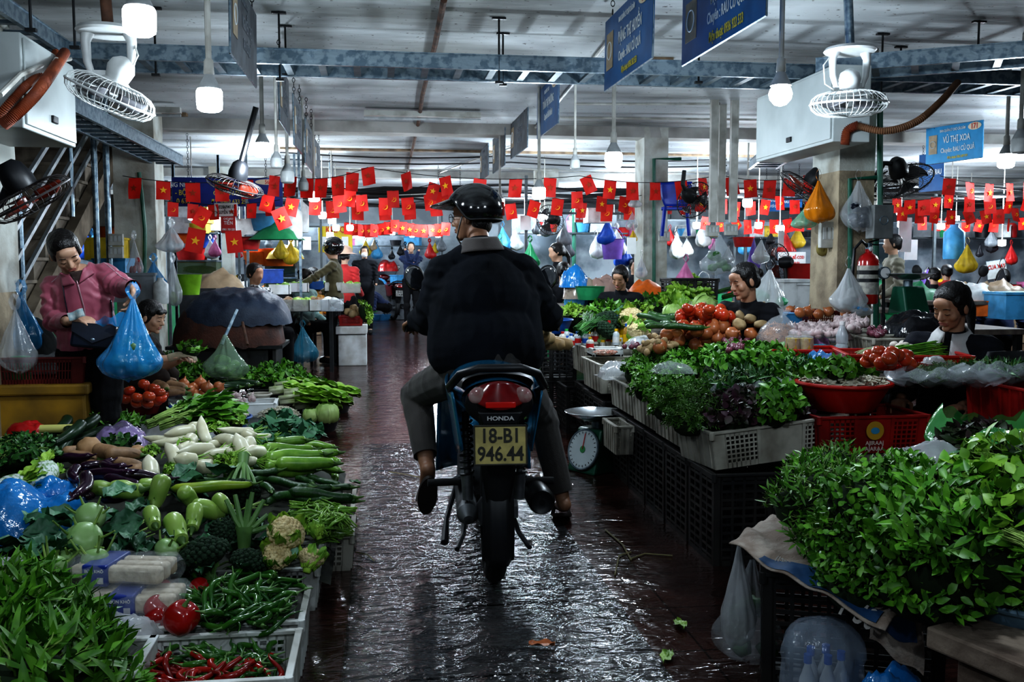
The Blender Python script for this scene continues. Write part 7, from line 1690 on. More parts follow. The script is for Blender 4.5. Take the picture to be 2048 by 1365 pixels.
for s in(-1,1): obj('lens_frame',MB().torus((0,0,0),.021,.0016,20,5,M=R3@TR((s*.031,.098,0),(PI/2,0,0))),M_blackm,gs); obj('temple_arm',MB().tube([R3@V((s*.052,.096,.004)),R3@V((s*.075,.05,.004)),R3@V((s*.08,-.002,.0))],.0016,5),M_blackm,gs)
nh=MB()
nh.ell((0,0,0),(.066,.05,.055),14,9,M=R3@TR((0,-.045,-.03))); me=remesh(nh,.006,2); me.materials.append(M_hair); obj('nape_hair',me,None,rd,loc=J['head']-rb)
# ================= signs
M_sb=mat('sign_blue',(.02,.13,.34),.35,c2=(.015,.09,.25),scale=4); M_sbl=mat('sign_bright_blue',(.03,.32,.62),.35,var=.05); M_sd=mat('sign_weathered',(.10,.115,.13),.6,c2=(.055,.06,.07),scale=7); M_sn=mat('sign_navy',(.012,.03,.22),.4,var=.05)
M_ink=mat('sign_letter_white',(.72,.76,.78),.5,var=0); M_iny=mat('sign_letter_yellow',(.65,.55,.08),.5,var=0); M_inr=mat('sign_letter_red',(.55,.03,.02),.5,var=0); M_ing=mat('sign_letter_grey',(.20,.22,.25),.6,var=0); M_tagy=mat('number_tag',(.7,.6,.45),.5,var=0); M_emb=mat('emblem_gold',(.42,.33,.22),.6,var=.1)
def sign(label,pf,yf,Yf,pn,yn,Yn,h,m_,lines,number=None,rev=False,ink=M_ink,plain=False,chain=True):
    """panel between a far and a near bottom corner; lettering on the side facing the aisle"""
    a=P(pf,yf,Yf);b=P(pn,yn,Yn)
    if a.x>b.x and not rev: pass
    L=(b-a); L2=L.length; x=L.normalized(); 
    y=V((0,0,1)).cross(x).normalized()
    n=y if y.y<0 or abs(y.y)<1e-6 else -y     # faces the camera side
    if (V((0,0,CH))-a).dot(n)<0: n=-n
    xr=V((0,0,1)).cross(n)*-1
    xr=n.cross(V((0,0,1)))*-1
    u=x if x.dot(V((0,0,1)).cross(n))>0 else -x
    o0=a if u.dot(L)>0 else b
    r=thing('hanging_sign',label,'sign',o0)
    up=V((0,0,1)); M=Matrix.Identity(4)
    for i,q in enumerate((u,-n,up)): M[0][i],M[1][i],M[2][i]=q
    r.matrix_world=Matrix.Translation(o0)@M
    obj('panel',MB().box((L2/2,0,h/2),(L2,.012,h)),m_,r,sm=False)
    obj('panel_edge',MB().tube([(0,0,0),(L2,0,0),(L2,0,h),(0,0,h),(0,0,0)],.006,4,cap=False),M_galv,r)
    if not plain:
        em=obj('emblem_panel',MB().box((L2*.13,-.008,h*.52),(L2*.15,.003,h*.52)),M_emb,r,sm=False)
        obj('emblem_ring',MB().torus((L2*.13,-.011,h*.52),L2*.05,.004,20,4,M=Matrix.Translation((L2*.13,-.011,h*.52))@Matrix.Rotation(PI/2,4,'X')@Matrix.Translation((-L2*.13,.011,-h*.52))),M_ink,em)
    for t,zz,sz,mm,x0,w in lines: text('lettering',t,h*sz,mm,r,(L2*x0,-.0085,h*zz),(PI/2,0,0),.016,.62 if not plain else .8,L2*w)
    if number:
        nt_=obj('number_tag',MB().lathe([(0,0),(.5,0),(.5,.004),(0,.004)],20,M=Matrix.Translation((L2*.86,-.007,h*.86))@Matrix.Rotation(PI/2,4,'X')@Matrix.Diagonal((L2*.22,h*.2,1,1))),M_tagy,r); text('number',number,h*.2,M_inr,nt_,(L2*.86,-.0125,h*.855),(PI/2,0,0),.02,.8,L2*.2)
    if chain:
        for q in(.15,.85):
            top=CZ-(o0.z+h); m=MB(); k=max(2,int(top/.035))
            for i in range(k): m.torus((0,0,0),.012,.0025,8,4,M=TR((L2*q,0,h+top*(i+.5)/k),(PI/2,0,(i%2)*PI/2),(1,1.5,1)))
            obj('chain',m,M_blackm,r)
    return r
HD=('BAN QUẢN LÝ CHỢ CẢI DÂM',.84,.10,M_ink,.50,.50)
sign('blue hanging sign numbered 162 beside the largest blue sign',1210,183,5.9,1305,120,4.87,.42,M_sb,[HD,('ĐẶNG THỊ HUYỀN',.58,.22,M_ink,.57,.62),('Chuyên : RAU CỦ QUẢ',.33,.18,M_ink,.57,.66),('Điện thoại: 0936 502 553',.12,.12,M_iny,.57,.55)],'162')
sign('largest blue hanging sign at the top right with yellow phone number',1365,132,5.46,1533,33,4.30,.42,M_sb,[HD,('ĐẶNG THỊ VÂN',.62,.22,M_ink,.57,.6),('Chuyên : RAU CỦ QUẢ',.38,.20,M_ink,.58,.68),('Điện thoại: 0936 922 533',.13,.17,M_iny,.58,.62)])
sign('small blue hanging sign with orange tag right of the grey ones',1075,278,8.9,1117,247,7.85,.42,M_sb,[('BAN QUẢN LÝ CHỢ',.84,.1,M_ink,.5,.5),('TRẦN THỊ PHƯƠNG',.58,.22,M_ink,.57,.6),('Chuyên: BÚN BÁNH',.32,.18,M_ink,.57,.6)],'11')
for lb,a in (('dark brown weathered sign left of the small blue one',(1022,318,10.9,1055,297,9.7,.42)),('grey weathered sign second from the small blue one',(986,347,12.,1010,330,10.9,.42)),('smallest grey weathered sign nearest the flags on the right row',(961,362,13.5,977,350,12.6,.42)),
  ('large dark weathered sign at the top left of the aisle',(512,171,5.9,460,106,4.9,.42)),('second weathered sign of the left row behind the ladder',(579,274,7.7,559,240,6.95,.42)),('third weathered sign of the left row',(604,307,8.9,588,290,8.2,.42)),('fourth weathered sign of the left row',(624,349,10.2,610,325,9.3,.42)),('fifth weathered sign of the left row above the flags',(640,363,12,629,350,11.2,.42)),('narrow weathered sign hanging among the red flags',(668,390,14.5,661,386,13.6,.42))):
    sign(lb,*a,M_sd,[('BAN QUẢN LÝ CHỢ',.84,.1,M_ing,.5,.5),('NGUYỄN THỊ',.58,.22,M_ing,.57,.6),('RAU CỦ QUẢ',.32,.18,M_ing,.57,.6)],None)
sign('bright blue sign numbered 171 hanging right of the pillar',1852,330,10.6,1966,313,9.85,.42,M_sbl,[('BAN QUẢN LÝ CHỢ CÁI DÂM',.86,.10,M_ink,.48,.5),('VŨ THỊ XOA',.60,.24,M_ink,.55,.5),('Chuyên: RAU CỦ QUẢ',.32,.18,M_ink,.57,.62),('Điện thoại: 0362 609 919',.11,.1,M_iny,.57,.45)],'171')
sign('darker blue sign numbered 172 behind the bright one',1838,385,11.2,1888,380,10.9,.46,M_sb,[('CHUYÊN RAU',.5,.2,M_ink,.5,.8)],'172',plain=True)
for lb,x0,x1,y,Y in(('blue sign behind the flags left of the helmet',868,930,413,15.5),('first blue sign beneath the flags right of the far pillar',1527,1560,423,15),('second blue sign beneath the flags left of the black wall fan',1558,1604,415,14.5)):
    sign(lb,x0,y,Y,x1,y,Y,.28,M_sbl if x0<900 else M_sb,[('NGUYỄN T',.66,.3,M_ink,.55,.7),('RAU CỦ QUẢ',.3,.2,M_ink,.55,.7)],plain=True)
sign('dark blue banner with yellow lettering between pillar and wall fan',345,412,12.2,566,412,12.2,.345,M_sn,[('NG NHIÊN',.74,.24,M_ink,.10,.26),('- BỘ BIM',.46,.26,M_iny,.13,.22),('0 633',.16,.26,M_iny,.10,.2),('GIAN HÀNG',.84,.16,M_iny,.46,.2),('CHỢ CÁI DÂM',.45,.22,M_iny,.52,.3),('ĐT: 0902 633 256',.15,.22,M_iny,.52,.36)],'56',plain=True)
sign('dark blue banner section left of the grey pillar',228,412,12.2,290,412,12.2,.345,M_sn,[('CHỢ',.2,.2,M_iny,.5,.5)],plain=True)
sign('white sheet lettered NGUYEN THI N below the banner',430,433,11.6,476,431,11.6,.15,M_labw,[('1028694110',.7,.36,M_pup,.5,.9),('NGUYỄN THỊ N',.28,.34,M_pup,.5,.9)],plain=True,chain=False)
sign('red sheet lettered TIEN below the white one',443,466,11.5,472,466,11.5,.19,mat('sheet_red',(.5,.03,.03),.5,var=.05),[('CHỢ BÁO',.85,.16,M_ink,.5,.85),('TIỀN',.6,.3,M_ink,.5,.85),('0901 709 533',.2,.18,M_ink,.5,.85)],plain=True,chain=False)
sign('red sheet lettered TIEN on the white pillar behind',1150,444,13.0,1172,444,13.0,.2,MATS['sheet_red'],[('CHỢ BÁO',.85,.16,M_ink,.5,.85),('TIỀN',.6,.3,M_ink,.5,.85),('0901 709 533',.2,.18,M_ink,.5,.85)],plain=True,chain=False)
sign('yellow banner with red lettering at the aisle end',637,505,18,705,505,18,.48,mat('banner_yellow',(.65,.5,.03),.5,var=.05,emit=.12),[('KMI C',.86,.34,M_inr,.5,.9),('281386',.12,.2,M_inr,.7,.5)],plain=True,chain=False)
for x in(648,668,690): tag(obj('paper_sheet',MB().box((0,0,0),(.12,.01,.17)),M_labw,loc=P(x,483,17.9),sm=False),'blank white card on the yellow banner','paper','white cards on the yellow banner')
sign('pale banner lettered CUA CA BE COD behind the fan',1556,532,13.5,1611,530,13.5,.2,mat('banner_pale',(.6,.6,.6),.6,var=.05),[('CUA-CÁ-BỀ-COD',.6,.3,M_inr,.5,.9),('CUNG CẤP HẢI SẢN',.2,.16,M_inr,.5,.8)],plain=True,chain=False)
sign('tilted board lettered CUA XAY at the far right',1975,560,9.8,2013,548,9.8,.2,M_foam,[('CUA XAY',.65,.34,M_inr,.5,.9)],plain=True,chain=False)
for x,y,Y,w,h,lb in((1051,446,12.5,.14,.19,'white sheet hanging right of the helmet'),(1263,492,9,.09,.16,'white notice on a cord left of the seated woman'),(1562,478,11,.07,.2,'narrow white tag hanging under a bulb'),(1810,470,13,.2,.5,'white posters on the column behind the beige jacket'),(1822,500,13.2,.2,.3,'lower poster behind the beige jacket'),(586,480,14,.13,.18,'white box mounted behind the left stall'),(614,487,15,.12,.2,'white paper taped at the aisle end')):
    tag(obj('paper_sheet',MB().box((0,0,0),(w,.01,h)),M_labw,loc=P(x,y,Y),sm=False),lb,'paper')
# ================= flags
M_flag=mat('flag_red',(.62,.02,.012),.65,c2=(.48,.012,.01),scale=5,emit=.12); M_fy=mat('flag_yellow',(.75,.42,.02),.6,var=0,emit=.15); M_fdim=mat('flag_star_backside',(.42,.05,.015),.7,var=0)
def star(r,c=(0,0)):
    vs=[(c[0],-.004,c[1])]
    for i in range(10): q=r if i%2==0 else r*.4; a=PI/2+i*PI/5; vs.append((c[0]+math.cos(a)*q,-.004,c[1]+math.sin(a)*q))
    return MB().add(vs,[(0,1+(i+1)%10,1+i) for i in range(10)])
def sickle(r):
    m=MB(); n=12; vs=[]
    for i in range(n+1):
        a=-2.4+i*3.5/n; w=r*.26*math.sin(PI*min(1,i/n*1.05)); vs+=[(math.cos(a)*r*.8,-.004,math.sin(a)*r*.8-.002),(math.cos(a)*(r*.8-w),-.004,math.sin(a)*(r*.8-w)-.002)]
    m.add(vs,[(2*i,2*i+2,2*i+3,2*i+1) for i in range(n)]); m.bar((-r*.75,-.004,-r*.7),(r*.2,-.004,r*.25),.007,.001).bar((-.0,-.004,r*.45),(r*.42,-.004,r*.05),.018,.001)
    return m
FW,FH=.135,.19
fp=[]
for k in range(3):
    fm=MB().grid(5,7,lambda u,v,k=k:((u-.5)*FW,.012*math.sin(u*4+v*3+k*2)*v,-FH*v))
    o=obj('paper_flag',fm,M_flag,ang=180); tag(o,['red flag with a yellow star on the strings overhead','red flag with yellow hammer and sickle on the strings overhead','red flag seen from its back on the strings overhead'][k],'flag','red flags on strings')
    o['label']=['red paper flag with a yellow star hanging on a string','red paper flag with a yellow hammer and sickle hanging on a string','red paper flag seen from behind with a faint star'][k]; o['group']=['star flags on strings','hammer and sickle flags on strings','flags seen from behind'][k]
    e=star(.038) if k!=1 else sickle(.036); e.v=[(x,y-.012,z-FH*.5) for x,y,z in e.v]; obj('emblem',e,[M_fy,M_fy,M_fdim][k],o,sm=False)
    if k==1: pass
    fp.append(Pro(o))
def fstring(pts,n,sc_=1,seed=0,pat=(0,1,2),jit=.0,label='cord of red flags across the market'):
    rr=random.Random(seed); pts=[P(*p) for p in pts]; seg=len(pts)-1; out=[]
    N_=60
    for i in range(N_+1):
        t=i/N_*seg; k=min(int(t),seg-1);u=t-k; p=pts[k].lerp(pts[k+1],u); p.z-=.07*4*u*(1-u); out.append(p)
    tag(obj('flag_cord',MB().tube(out,.0035,4),M_wire),label,'cord')
    for i in range(n):
        t=(i+.5)/n*N_+rr.uniform(-jit,jit); k=min(int(t),N_-1); p=out[k].lerp(out[k+1],t-k)
        s=(V((0,CH*0,0))); ry=rr.gauss(0,.06) if rr.random()<.8 else rr.gauss(0,.25)
        fp[pat[(i+int(rr.random()*1.4))%len(pat)]].put(p,(rr.gauss(0,.12),ry,rr.gauss(0,.3)),sc_*rr.uniform(.95,1.05))
fstring([(245,352,9.4),(560,350,9.6),(735,335,9.8),(1160,352,9.8),(1430,352,9.8)],23,1.0,1,(2,2,0,2),.2,'nearest cord of red flags from left pillar to the poles')
fstring([(655,372,10.6),(870,367,10.6),(905,380,10.8)],5,1.0,2,(0,1),.3,'short cord of flags above the helmet')
fstring([(515,385,11),(700,385,11.2),(880,383,11.2)],8,1.05,8,(1,0,1),.3,'cord of flags behind the third weathered sign')
fstring([(640,398,12.0),(875,398,12.0),(1110,396,12),(1330,400,12)],14,1.1,3,(1,0),.3,'middle cord of flags passing behind the helmet')
fstring([(1130,376,11),(1300,388,11),(1420,385,11)],7,1.,4,(1,0,0),.3,'cord of flags meeting the far grey pillar')
fstring([(690,444,18),(790,440,18),(900,444,18)],15,1.2,5,(0,1,1),.3,'far cord of crowded flags at the aisle end')
fstring([(1440,350,9.8),(1640,345,9.8)],5,1.,6,(2,0,2),.3,'cord of flags behind the fuse boxes')
fstring([(1430,395,12),(1560,392,12),(1690,395,12)],9,1.,7,(0,1,2),.3,'second cord of flags between the pillars')
fstring([(1400,432,14),(1640,430,14)],9,1.1,17,(0,2,1),.3,'lower cord of flags between the pillars')
fstring([(1880,352,9.8),(2080,358,9.6)],5,1.,9,(2,1,0),.2,'nearest cord of flags at the right edge')
fstring([(1780,392,10.8),(1900,385,10.8),(2080,388,10.6)],9,1.,10,(1,0,2),.4,'second cord of flags at the right edge')
fstring([(1790,412,12.5),(2080,410,12.2)],9,1.05,11,(0,2,1),.5,'third cord of flags at the right edge')
fstring([(1830,432,14.5),(2090,430,14.2)],9,1.1,12,(1,0,2),.5,'lowest cord of flags at the right edge')
fstring([(285,395,11.6),(560,400,11.6)],7,.9,13,(2,1),.5,'cord of flags before the dark blue banner')
for i,(x,y,Y,s) in enumerate(((413,418,10.8,1.1),(395,458,10.2,1.3),(466,462,10.2,1.2),(555,418,10.8,1.2))):
    fp[(1,0,0,0)[i]].put(P(x,y,Y),(.1,.5-.3*i,.2),s,['hammer and sickle flag on a stick above the tank','star flag pinned on the left stall front','star flag right of the pinned one on the left stall','star flag beside the white canister'][i],None,'single flags of the left stall')
# ================= fans
def cage(m,R_,d,n=30):
    for i in range(n):
        a=2*PI*i/n; pts=[]
        for j in range(9):
            t=j/8; e=-PI/2+PI*t; pts.append((math.cos(a)*(R_*math.cos(e)**.55 if math.cos(e)>0 else 0)+0,math.sin(a)*(R_*max(0,math.cos(e))**.55),d*math.sin(e)))
        m.tube(pts,.0019,4,cap=False)
    m.torus((0,0,0),R_,.006,40,6); m.torus((0,0,d*.8),R_*.62,.003,30,4); m.torus((0,0,-d*.8),R_*.62,.003,30,4)
def fanblades(m,R_,n=3):
    for i in range(n):
        a=2*PI*i/n
        m.grid(6,5,lambda u,v,a=a:(math.cos(a+(v-.5)*1.1*(.4+.6*u))*(.03+(R_-.05)*u),math.sin(a+(v-.5)*1.1*(.4+.6*u))*(.03+(R_-.05)*u),(v-.5)*.05))
def orbitfan(label,px,py,Y,tilt,R_=.205):
    c=P(px,py,Y); t=thing('ceiling_fan',label,'fan',c); Mw=M_white
    g=thing; M=Euler(tilt).to_matrix().to_4x4()
    m=MB(); cage(m,R_,.07,36); m.v=[tuple(M@V(p)) for p in m.v]; obj('guard',m,Mw,t)
    m=MB(); fanblades(m,R_*.9); m.v=[tuple(M@V(p)) for p in m.v]; obj('blades',m,mat('fan_blade_grey',(.12,.12,.13),.4),t,solid=.003)
    m=MB().lathe([(0,.05),(.06,.055),(.065,.07),(.05,.08),(.055,.10),(.062,.13),(.05,.165),(.02,.185),(0,.19)],20); m.v=[tuple(M@V(p)) for p in m.v]; obj('motor',m,Mw,t)
    m=MB()
    for s in(-1,1): m.tube([(s*.075,0,.09),(s*.095,0,.15),(s*.10,0,.24),(s*.09,0,.28)],[.014,.018,.022,.03],10)
    m.bar((-.09,0,.1),(.09,0,.1),.02,.025); obj('bracket',m,Mw,t)
    obj('base_plate',MB().lathe([(0,.275),(.13,.275),(.14,.285),(.13,.30),(0,.305)],28),Mw,t)
    top=CZ-c.z; obj('drop_pole',MB().tube([(0,0,.3),(-.03,0,top)],.025,10),M_rust if px<1000 else M_galv,t)
    obj('power_cord',MB().tube([(.1,0,.27),(.13,-.02,.18),(.09,-.02,.1),(.05,0,.08)] if px<1000 else [(-.1,0,.27),(-.16,-.02,.2),(-.15,-.02,.1),(-.08,0,.07)],.004,6),M_pvc,t); return t
orbitfan('white caged ceiling fan tilted at the upper left',221,192,4.6,(.1,.42,0),.20)
orbitfan('white caged ceiling fan below the ladder at the upper right',1697,208,5.0,(.06,-.02,0),.205)
def wallfan(label,px,py,Y,rot,R_=.24,red=True,arm=None):
    c=P(px,py,Y); t=thing('wall_fan',label,'fan',c); t.rotation_euler=rot; Mk=M_black
    m=MB(); cage(m,R_,.06,34); obj('guard',m,mat('fan_guard_dark',(.05,.045,.045),.4),t)
    m=MB(); fanblades(m,R_*.9); obj('blades',m,mat('fan_blade_red',(.22,.03,.015),.35,alpha=.8) if red else mat('fan_blade_black',(.03,.03,.035),.35),t,solid=.003)
    obj('motor',MB().lathe([(0,.05),(.07,.055),(.075,.10),(.06,.17),(.03,.20),(0,.2)],18),Mk,t)
    obj('arm',MB().tube([(0,0,.15),(.0,.06,.25),(0,.2,.28)] if not arm else arm,.022,8),Mk,t); return t
wallfan('dark wall fan with red blades in front of the stairs',62,398,4.9,(.25,-.5,0),.2,arm=[(-.02,.0,.12),(-.12,0,.05),(-.3,.05,.02)])
wallfan('black fan with red blades hanging under the ceiling before the banner',470,372,7.6,(.15,.3,0),.22,arm=[(0,0,.1),(0,0,.3),(.0,0,.62)])
wallfan('dark fan with red centre left of the orange bag',1612,380,7.2,(.35,.55,0),.235,arm=[(0,0,.15),(.1,0,.2),(.2,0,.15)])
wallfan('black fan on the right side of the big pillar',1803,362,6.9,(.35,-.55,0),.235,False,arm=[(0,0,.15),(-.1,0,.22),(-.2,.05,.1)])
wallfan('grey fan beside the hanging blue chair',1388,400,9.6,(1.2,0,-.9),.2,False)
wallfan('grey caged fan behind the bulb above the rider shoulder',1100,440,12.5,(1.45,0,.3),.2,False)
wallfan('upright fan with red stand behind the sleeping woman',1556,526,10.5,(1.5,0,.5),.22,True,arm=[(0,0,.1),(0,-.3,.1),(0,-.6,.1)])
# ================= pillar fittings
def pip(pts,r,m,label,name='pipe',cat='pipe'): return tag(obj(name,MB().tube([P(*p) for p in pts],r,8),m),label,cat)
pip([(1760,150,6.7),(1760,350,6.7),(1760,430,6.7),(1752,480,6.7),(1752,650,6.7)],.022,M_green,'green pipe running down the right edge of the big pillar')
pip([(1700,640,6.72),(1700,358,6.72),(1757,355,6.72)],.018,M_green,'green pipe branch crossing the big pillar')
pip([(278,345,9.95),(284,395,9.95),(290,460,9.95),(288,600,9.95)],.02,M_green,'green pipe on the left pillar')
pip([(1308,640,10.85),(1308,318,10.85),(1362,318,10.85)],.02,M_green,'green pipe bending over the far grey pillar')
pip([(1148,620,13.4),(1148,410,13.4)],.03,M_green,'green pipe on the white pillar behind the ponytail woman')
pip([(1767,700,6.6),(1767,540,6.6)],.012,M_blackm,'thin black post at the foot of the big pillar','metal_post','post')
t=thing('fire_extinguisher','red fire extinguisher strapped to the big concrete pillar','fire extinguisher',P(1734,608,6.55)); 
obj('cylinder',MB().lathe([(0,0),(.068,0),(.075,.012),(.075,.31),(.06,.35),(.025,.375),(.025,.40)],24),mat('extinguisher_red',(.42,.012,.012),.2,var=.05,coat=.5),t)
lb=obj('instruction_label',MB().lathe([(.0762,.07),(.0762,.28)],24),mat('label_pale',(.5,.48,.42),.5,c2=(.3,.28,.26),scale=26),t); obj('label_band',MB().lathe([(.0772,.215),(.0772,.245)],24),M_blackm,lb)
obj('strap',MB().lathe([(.078,.16),(.078,.185)],24),M_blackm,t); obj('valve',MB().box((0,0,.42),(.03,.05,.05)),M_galv,t,bev=.005,sm=False); obj('handle',MB().bar((0,0,.45),(.07,-.01,.47),.02,.012).bar((0,0,.435),(.07,-.01,.43),.02,.01),M_blackm,t,sm=False)
obj('hose',MB().tube([(0,0,.41),(-.06,-.01,.46),(-.11,0,.40),(-.12,0,.2),(-.10,0,.06)],.012,8),M_blackm,t); obj('pressure_gauge',MB().ell((0,-.035,.40),(.018,.008,.018),12,8),M_white,t)
t=thing('pressure_meter','round dial meter on the right corner of the big pillar','gauge',P(1766,546,6.5)); obj('casing',MB().lathe([(0,0),(.045,0),(.045,.03),(0,.03)],24,M=Matrix.Rotation(PI/2,4,'X')),M_galv,t); obj('dial',MB().disc((0,0,.032),.037,20,M=Matrix.Rotation(PI/2,4,'X')),M_labw,t)
t=thing('junction_box','grey metal box hung on the right of the big pillar','electrical box',P(1758,478,6.45)); obj('box_body',MB().box((0,0,.12),(.15,.12,.24)),mat('box_grey',(.18,.19,.19),.5),t,bev=.006,sm=False); obj('round_vent',MB().torus((0,-.062,.13),.03,.003,20,4,M=Matrix.Translation((0,-.062,.13))@Matrix.Rotation(PI/2,4,'X')@Matrix.Translation((0,.062,-.13))),M_galv,t)
def socket(label,px,py,Y,w=.13,h=.11):
    t=thing('socket_box',label,'socket',P(px,py,Y)); obj('box_body',MB().box((0,0,0),(w,.05,h)),mat('switch_white',(.5,.5,.47),.5,c2=(.33,.33,.3),scale=8),t,bev=.006,sm=False)
    for i in(-1,0,1): o=obj('switch',MB().box((i*w*.28,-.028,.01),(w*.16,.008,h*.45)),M_white,t,sm=False)
socket('switch box on the left face of the big pillar',1655,470,6.85,.13,.2)
for i,(x,y,Y) in enumerate(((1425,462,9.0),(1462,460,9.0),(1328,473,10.7),(232,505,9.2),(232,480,9.2))): socket(['socket box at the foot of the left steel channel pole','socket box at the foot of the right steel channel pole','socket box on the far grey pillar','lower switch box beside the staircase','upper switch box beside the staircase'][i],x,y,Y)
for i,(x,Y) in enumerate(((1424,9.05),(1464,9.05),(1440,9.3))):
    a=P(x,445,Y); tag(obj('channel_pole',MB().box((a.x,a.y,(a.z+CZ)/2),(.06,.05,CZ-a.z)).box((a.x+.035,a.y,(a.z+CZ)/2),(.012,.06,CZ-a.z)),M_pvc,sm=False),['left steel channel pole dropping to a socket box','right steel channel pole dropping to a socket box','third thinner channel pole behind the first two'][i],'pole')
for lb,px,py,Y,h,w,m_,c_,cm in (('orange plastic bag hanging on the big pillar',1637,362,6.6,.30,.22,M_bago,0,None),('clear bag with dark blue cloth hanging on the big pillar',1717,362,6.5,.36,.25,M_bagc,7,M_nav),('large clear bag of white bags hanging by the extinguisher',1697,537,6.45,.32,.26,M_bagw,5,M_foam),('small clear bag with blue print below the white bags',1722,597,6.4,.13,.16,M_bagc,3,M_blue2),
  ('pale green bag hanging behind the orange bag',1612,415,7.0,.16,.2,plastic('bag_pale_green',(.25,.6,.42),.7),0,None),('olive netting hanging under the orange bag',1648,455,6.95,.22,.1,mat('net_olive',(.25,.2,.06),.8),0,None),
  ('clear bag of flat green gourds hanging from the channel poles',1440,470,8.8,.38,.34,M_bagc,8,M_leafd),('violet bag hanging behind the sleeping woman',1508,478,10.5,.42,.16,mat('bag_violet',(.16,.09,.42),.4),0,None),('clear bag of shells hanging right of the violet bag',1523,480,10,.26,.2,M_bagw,5,M_pum),
  ('big white bag of green packets standing behind the sleeping woman',1540,540,7.6,.40,.38,M_bagw,9,mat('packet_green',(.1,.5,.25),.5)),('greyish bag of bags hanging on the left pillar',343,455,9.6,.24,.26,M_bagw,0,None),('long clear bag with red stuff hanging by the staircase',268,480,9.1,.36,.14,M_bagc,5,M_bell),
  ('tall blue bag hanging at the left pillar foot',307,525,9.3,.36,.3,M_bagb2,5,M_leafd),('white and clear bag tied on the left pillar foot',346,525,9.2,.40,.16,M_bagw,4,M_leafl),('sheer bag with blue print on the far grey pillar',1283,515,10.3,.24,.14,M_bagw,3,M_blue2),('white bag hanging at the top of the far pillar',1270,390,10.4,.14,.14,M_bagw,3,M_orangec),('clear bag with papers on the far pillar edge',1265,425,10.4,.2,.13,M_bagc,4,M_foam),
  ('yellow bag hanging left of the far pillar',1266,460,10.6,.14,.09,mat('bag_yellow',(.7,.45,.02),.5),0,None)):
    bag(lb,P(px,py,Y),h,w,w*.75,m_,int(px),content=c_ or None,cm=cm)
t=thing('plastic_chair','bright blue plastic chair hung on the far pillar','chair',P(1352,395,10.2)); t.rotation_euler=(0,.0,-.3)
obj('backrest',MB().grid(10,8,lambda u,v:((u-.5)*.34*(1-.3*(1-v)**3),-.03*math.cos((u-.5)*3),-.1+.27*v)),mat('chair_blue',(.01,.05,.45),.4),t,ang=180,solid=.012)
for s in(-1,1): obj('leg',MB().bar((s*.12,0,-.1),(s*.15,.05,-.42),.03),MATS['chair_blue'],t,sm=False)
obj('seat',MB().box((0,.1,-.12),(.32,.2,.03)),MATS['chair_blue'],t,sm=False,bev=.008)
for x,lb in ((222,'steel post beside the staircase carrying switch boxes'),(198,'second steel post nearer the stairs')):
    a=P(x,600,9.3); tag(obj('metal_post',MB().tube([(a.x,a.y,0),(a.x,a.y,CZ-.02)],.028,10),M_galv),lb,'post')
# ================= mid distance goods
M_tarp=mat('tarp_blue',(.05,.07,.11),.55,c2=(.03,.04,.07),scale=7,bump=.3); M_tarpr=mat('tarp_rust',(.12,.045,.03),.7,c2=(.06,.03,.025),scale=6,bump=.4)
a=P(452,620,9.0)
def tarpf(dx,dz,wx,top):
    def f(u,v):
        ph=v*PI; x=(u-.5)*wx; r_=math.sqrt(max(0,1-(abs(2*u-1))**2.6)); return (x,-.42*math.cos(ph)*(.3+.7*r_),dz+(top*r_*math.sin(ph)**.6)*(1+.10*nz((u*5,v*5,0),1))+.03*nz((u*14,v*14,2),1))
    return f
tt=thing('covered_cart','market cart heaped and covered with rust and blue tarpaulins','cart',(a.x,9.2,0))
obj('lower_tarpaulin',MB().grid(36,24,tarpf(0,.55,1.0,.48)),M_tarpr,tt,ang=180); obj('upper_tarpaulin',MB().grid(36,24,lambda u,v:(lambda p:(p[0]+.08,p[1],p[2]+.0))(tarpf(0,.75,.98,.33)(u,v))),M_tarp,tt,ang=180)
obj('cart_frame',MB().bar((-.5,-.35,.55),(.5,-.35,.55),.03).bar((-.5,.35,.55),(.5,.35,.55),.03).bar((-.5,-.35,.55),(-.5,.35,.55),.03).bar((.5,-.35,.55),(.5,.35,.55),.03),M_blackm,tt,sm=False)
obj('tray_box',MB().box((0,0,.4),(.9,.6,.28)),M_crb,tt,sm=False)
for x in(-.4,.4):
    for y in(-.28,.28): obj('leg',MB().bar((x,y,0),(x,y,.55),.04),M_blackm,tt,sm=False)
crate('harvest_crate','black mesh crate standing behind the greens near the aisle',.42,.34,.26,M_crb,(P(550,745,7.9).x,7.9,0),.1,'black'); crate('harvest_crate','black mesh crate on its neighbour behind the greens',.36,.3,.3,M_crb,(P(510,745,8.3).x,8.35,0),.1,'black')
bag('clear green tinted bag leaning with a pole behind the greens',P(450,670,7.7),.36,.34,.25,plastic('bag_greenclear',(.25,.36,.26),.55),5,handles=False,content=8,cm=M_leaf)
tag(obj('pole_handle',MB().tube([P(443,690,7.7),P(474,620,7.9)],.014,8),M_galv),'shiny metal handle sticking out of the clear bag','handle rod')
tag(obj('broom_handle',MB().tube([P(495,690,8.),P(485,645,8.2)],.012,8),M_rust),'dark stick leaning by the covered cart','stick')
c_=thing('bucket','lime green bucket beside the left pillar','bucket',P(378,590,9.9)); obj('bucket_body',MB().lathe([(0,0),(.10,0),(.13,.2),(.135,.205),(.125,.2),(.095,.01),(0,.01)],24),mat('lime',(.28,.55,.04),.4),c_); obj('handle',MB().torus((0,0,.2),.125,.004,24,5,a0=0,a1=PI),M_galv,c_)
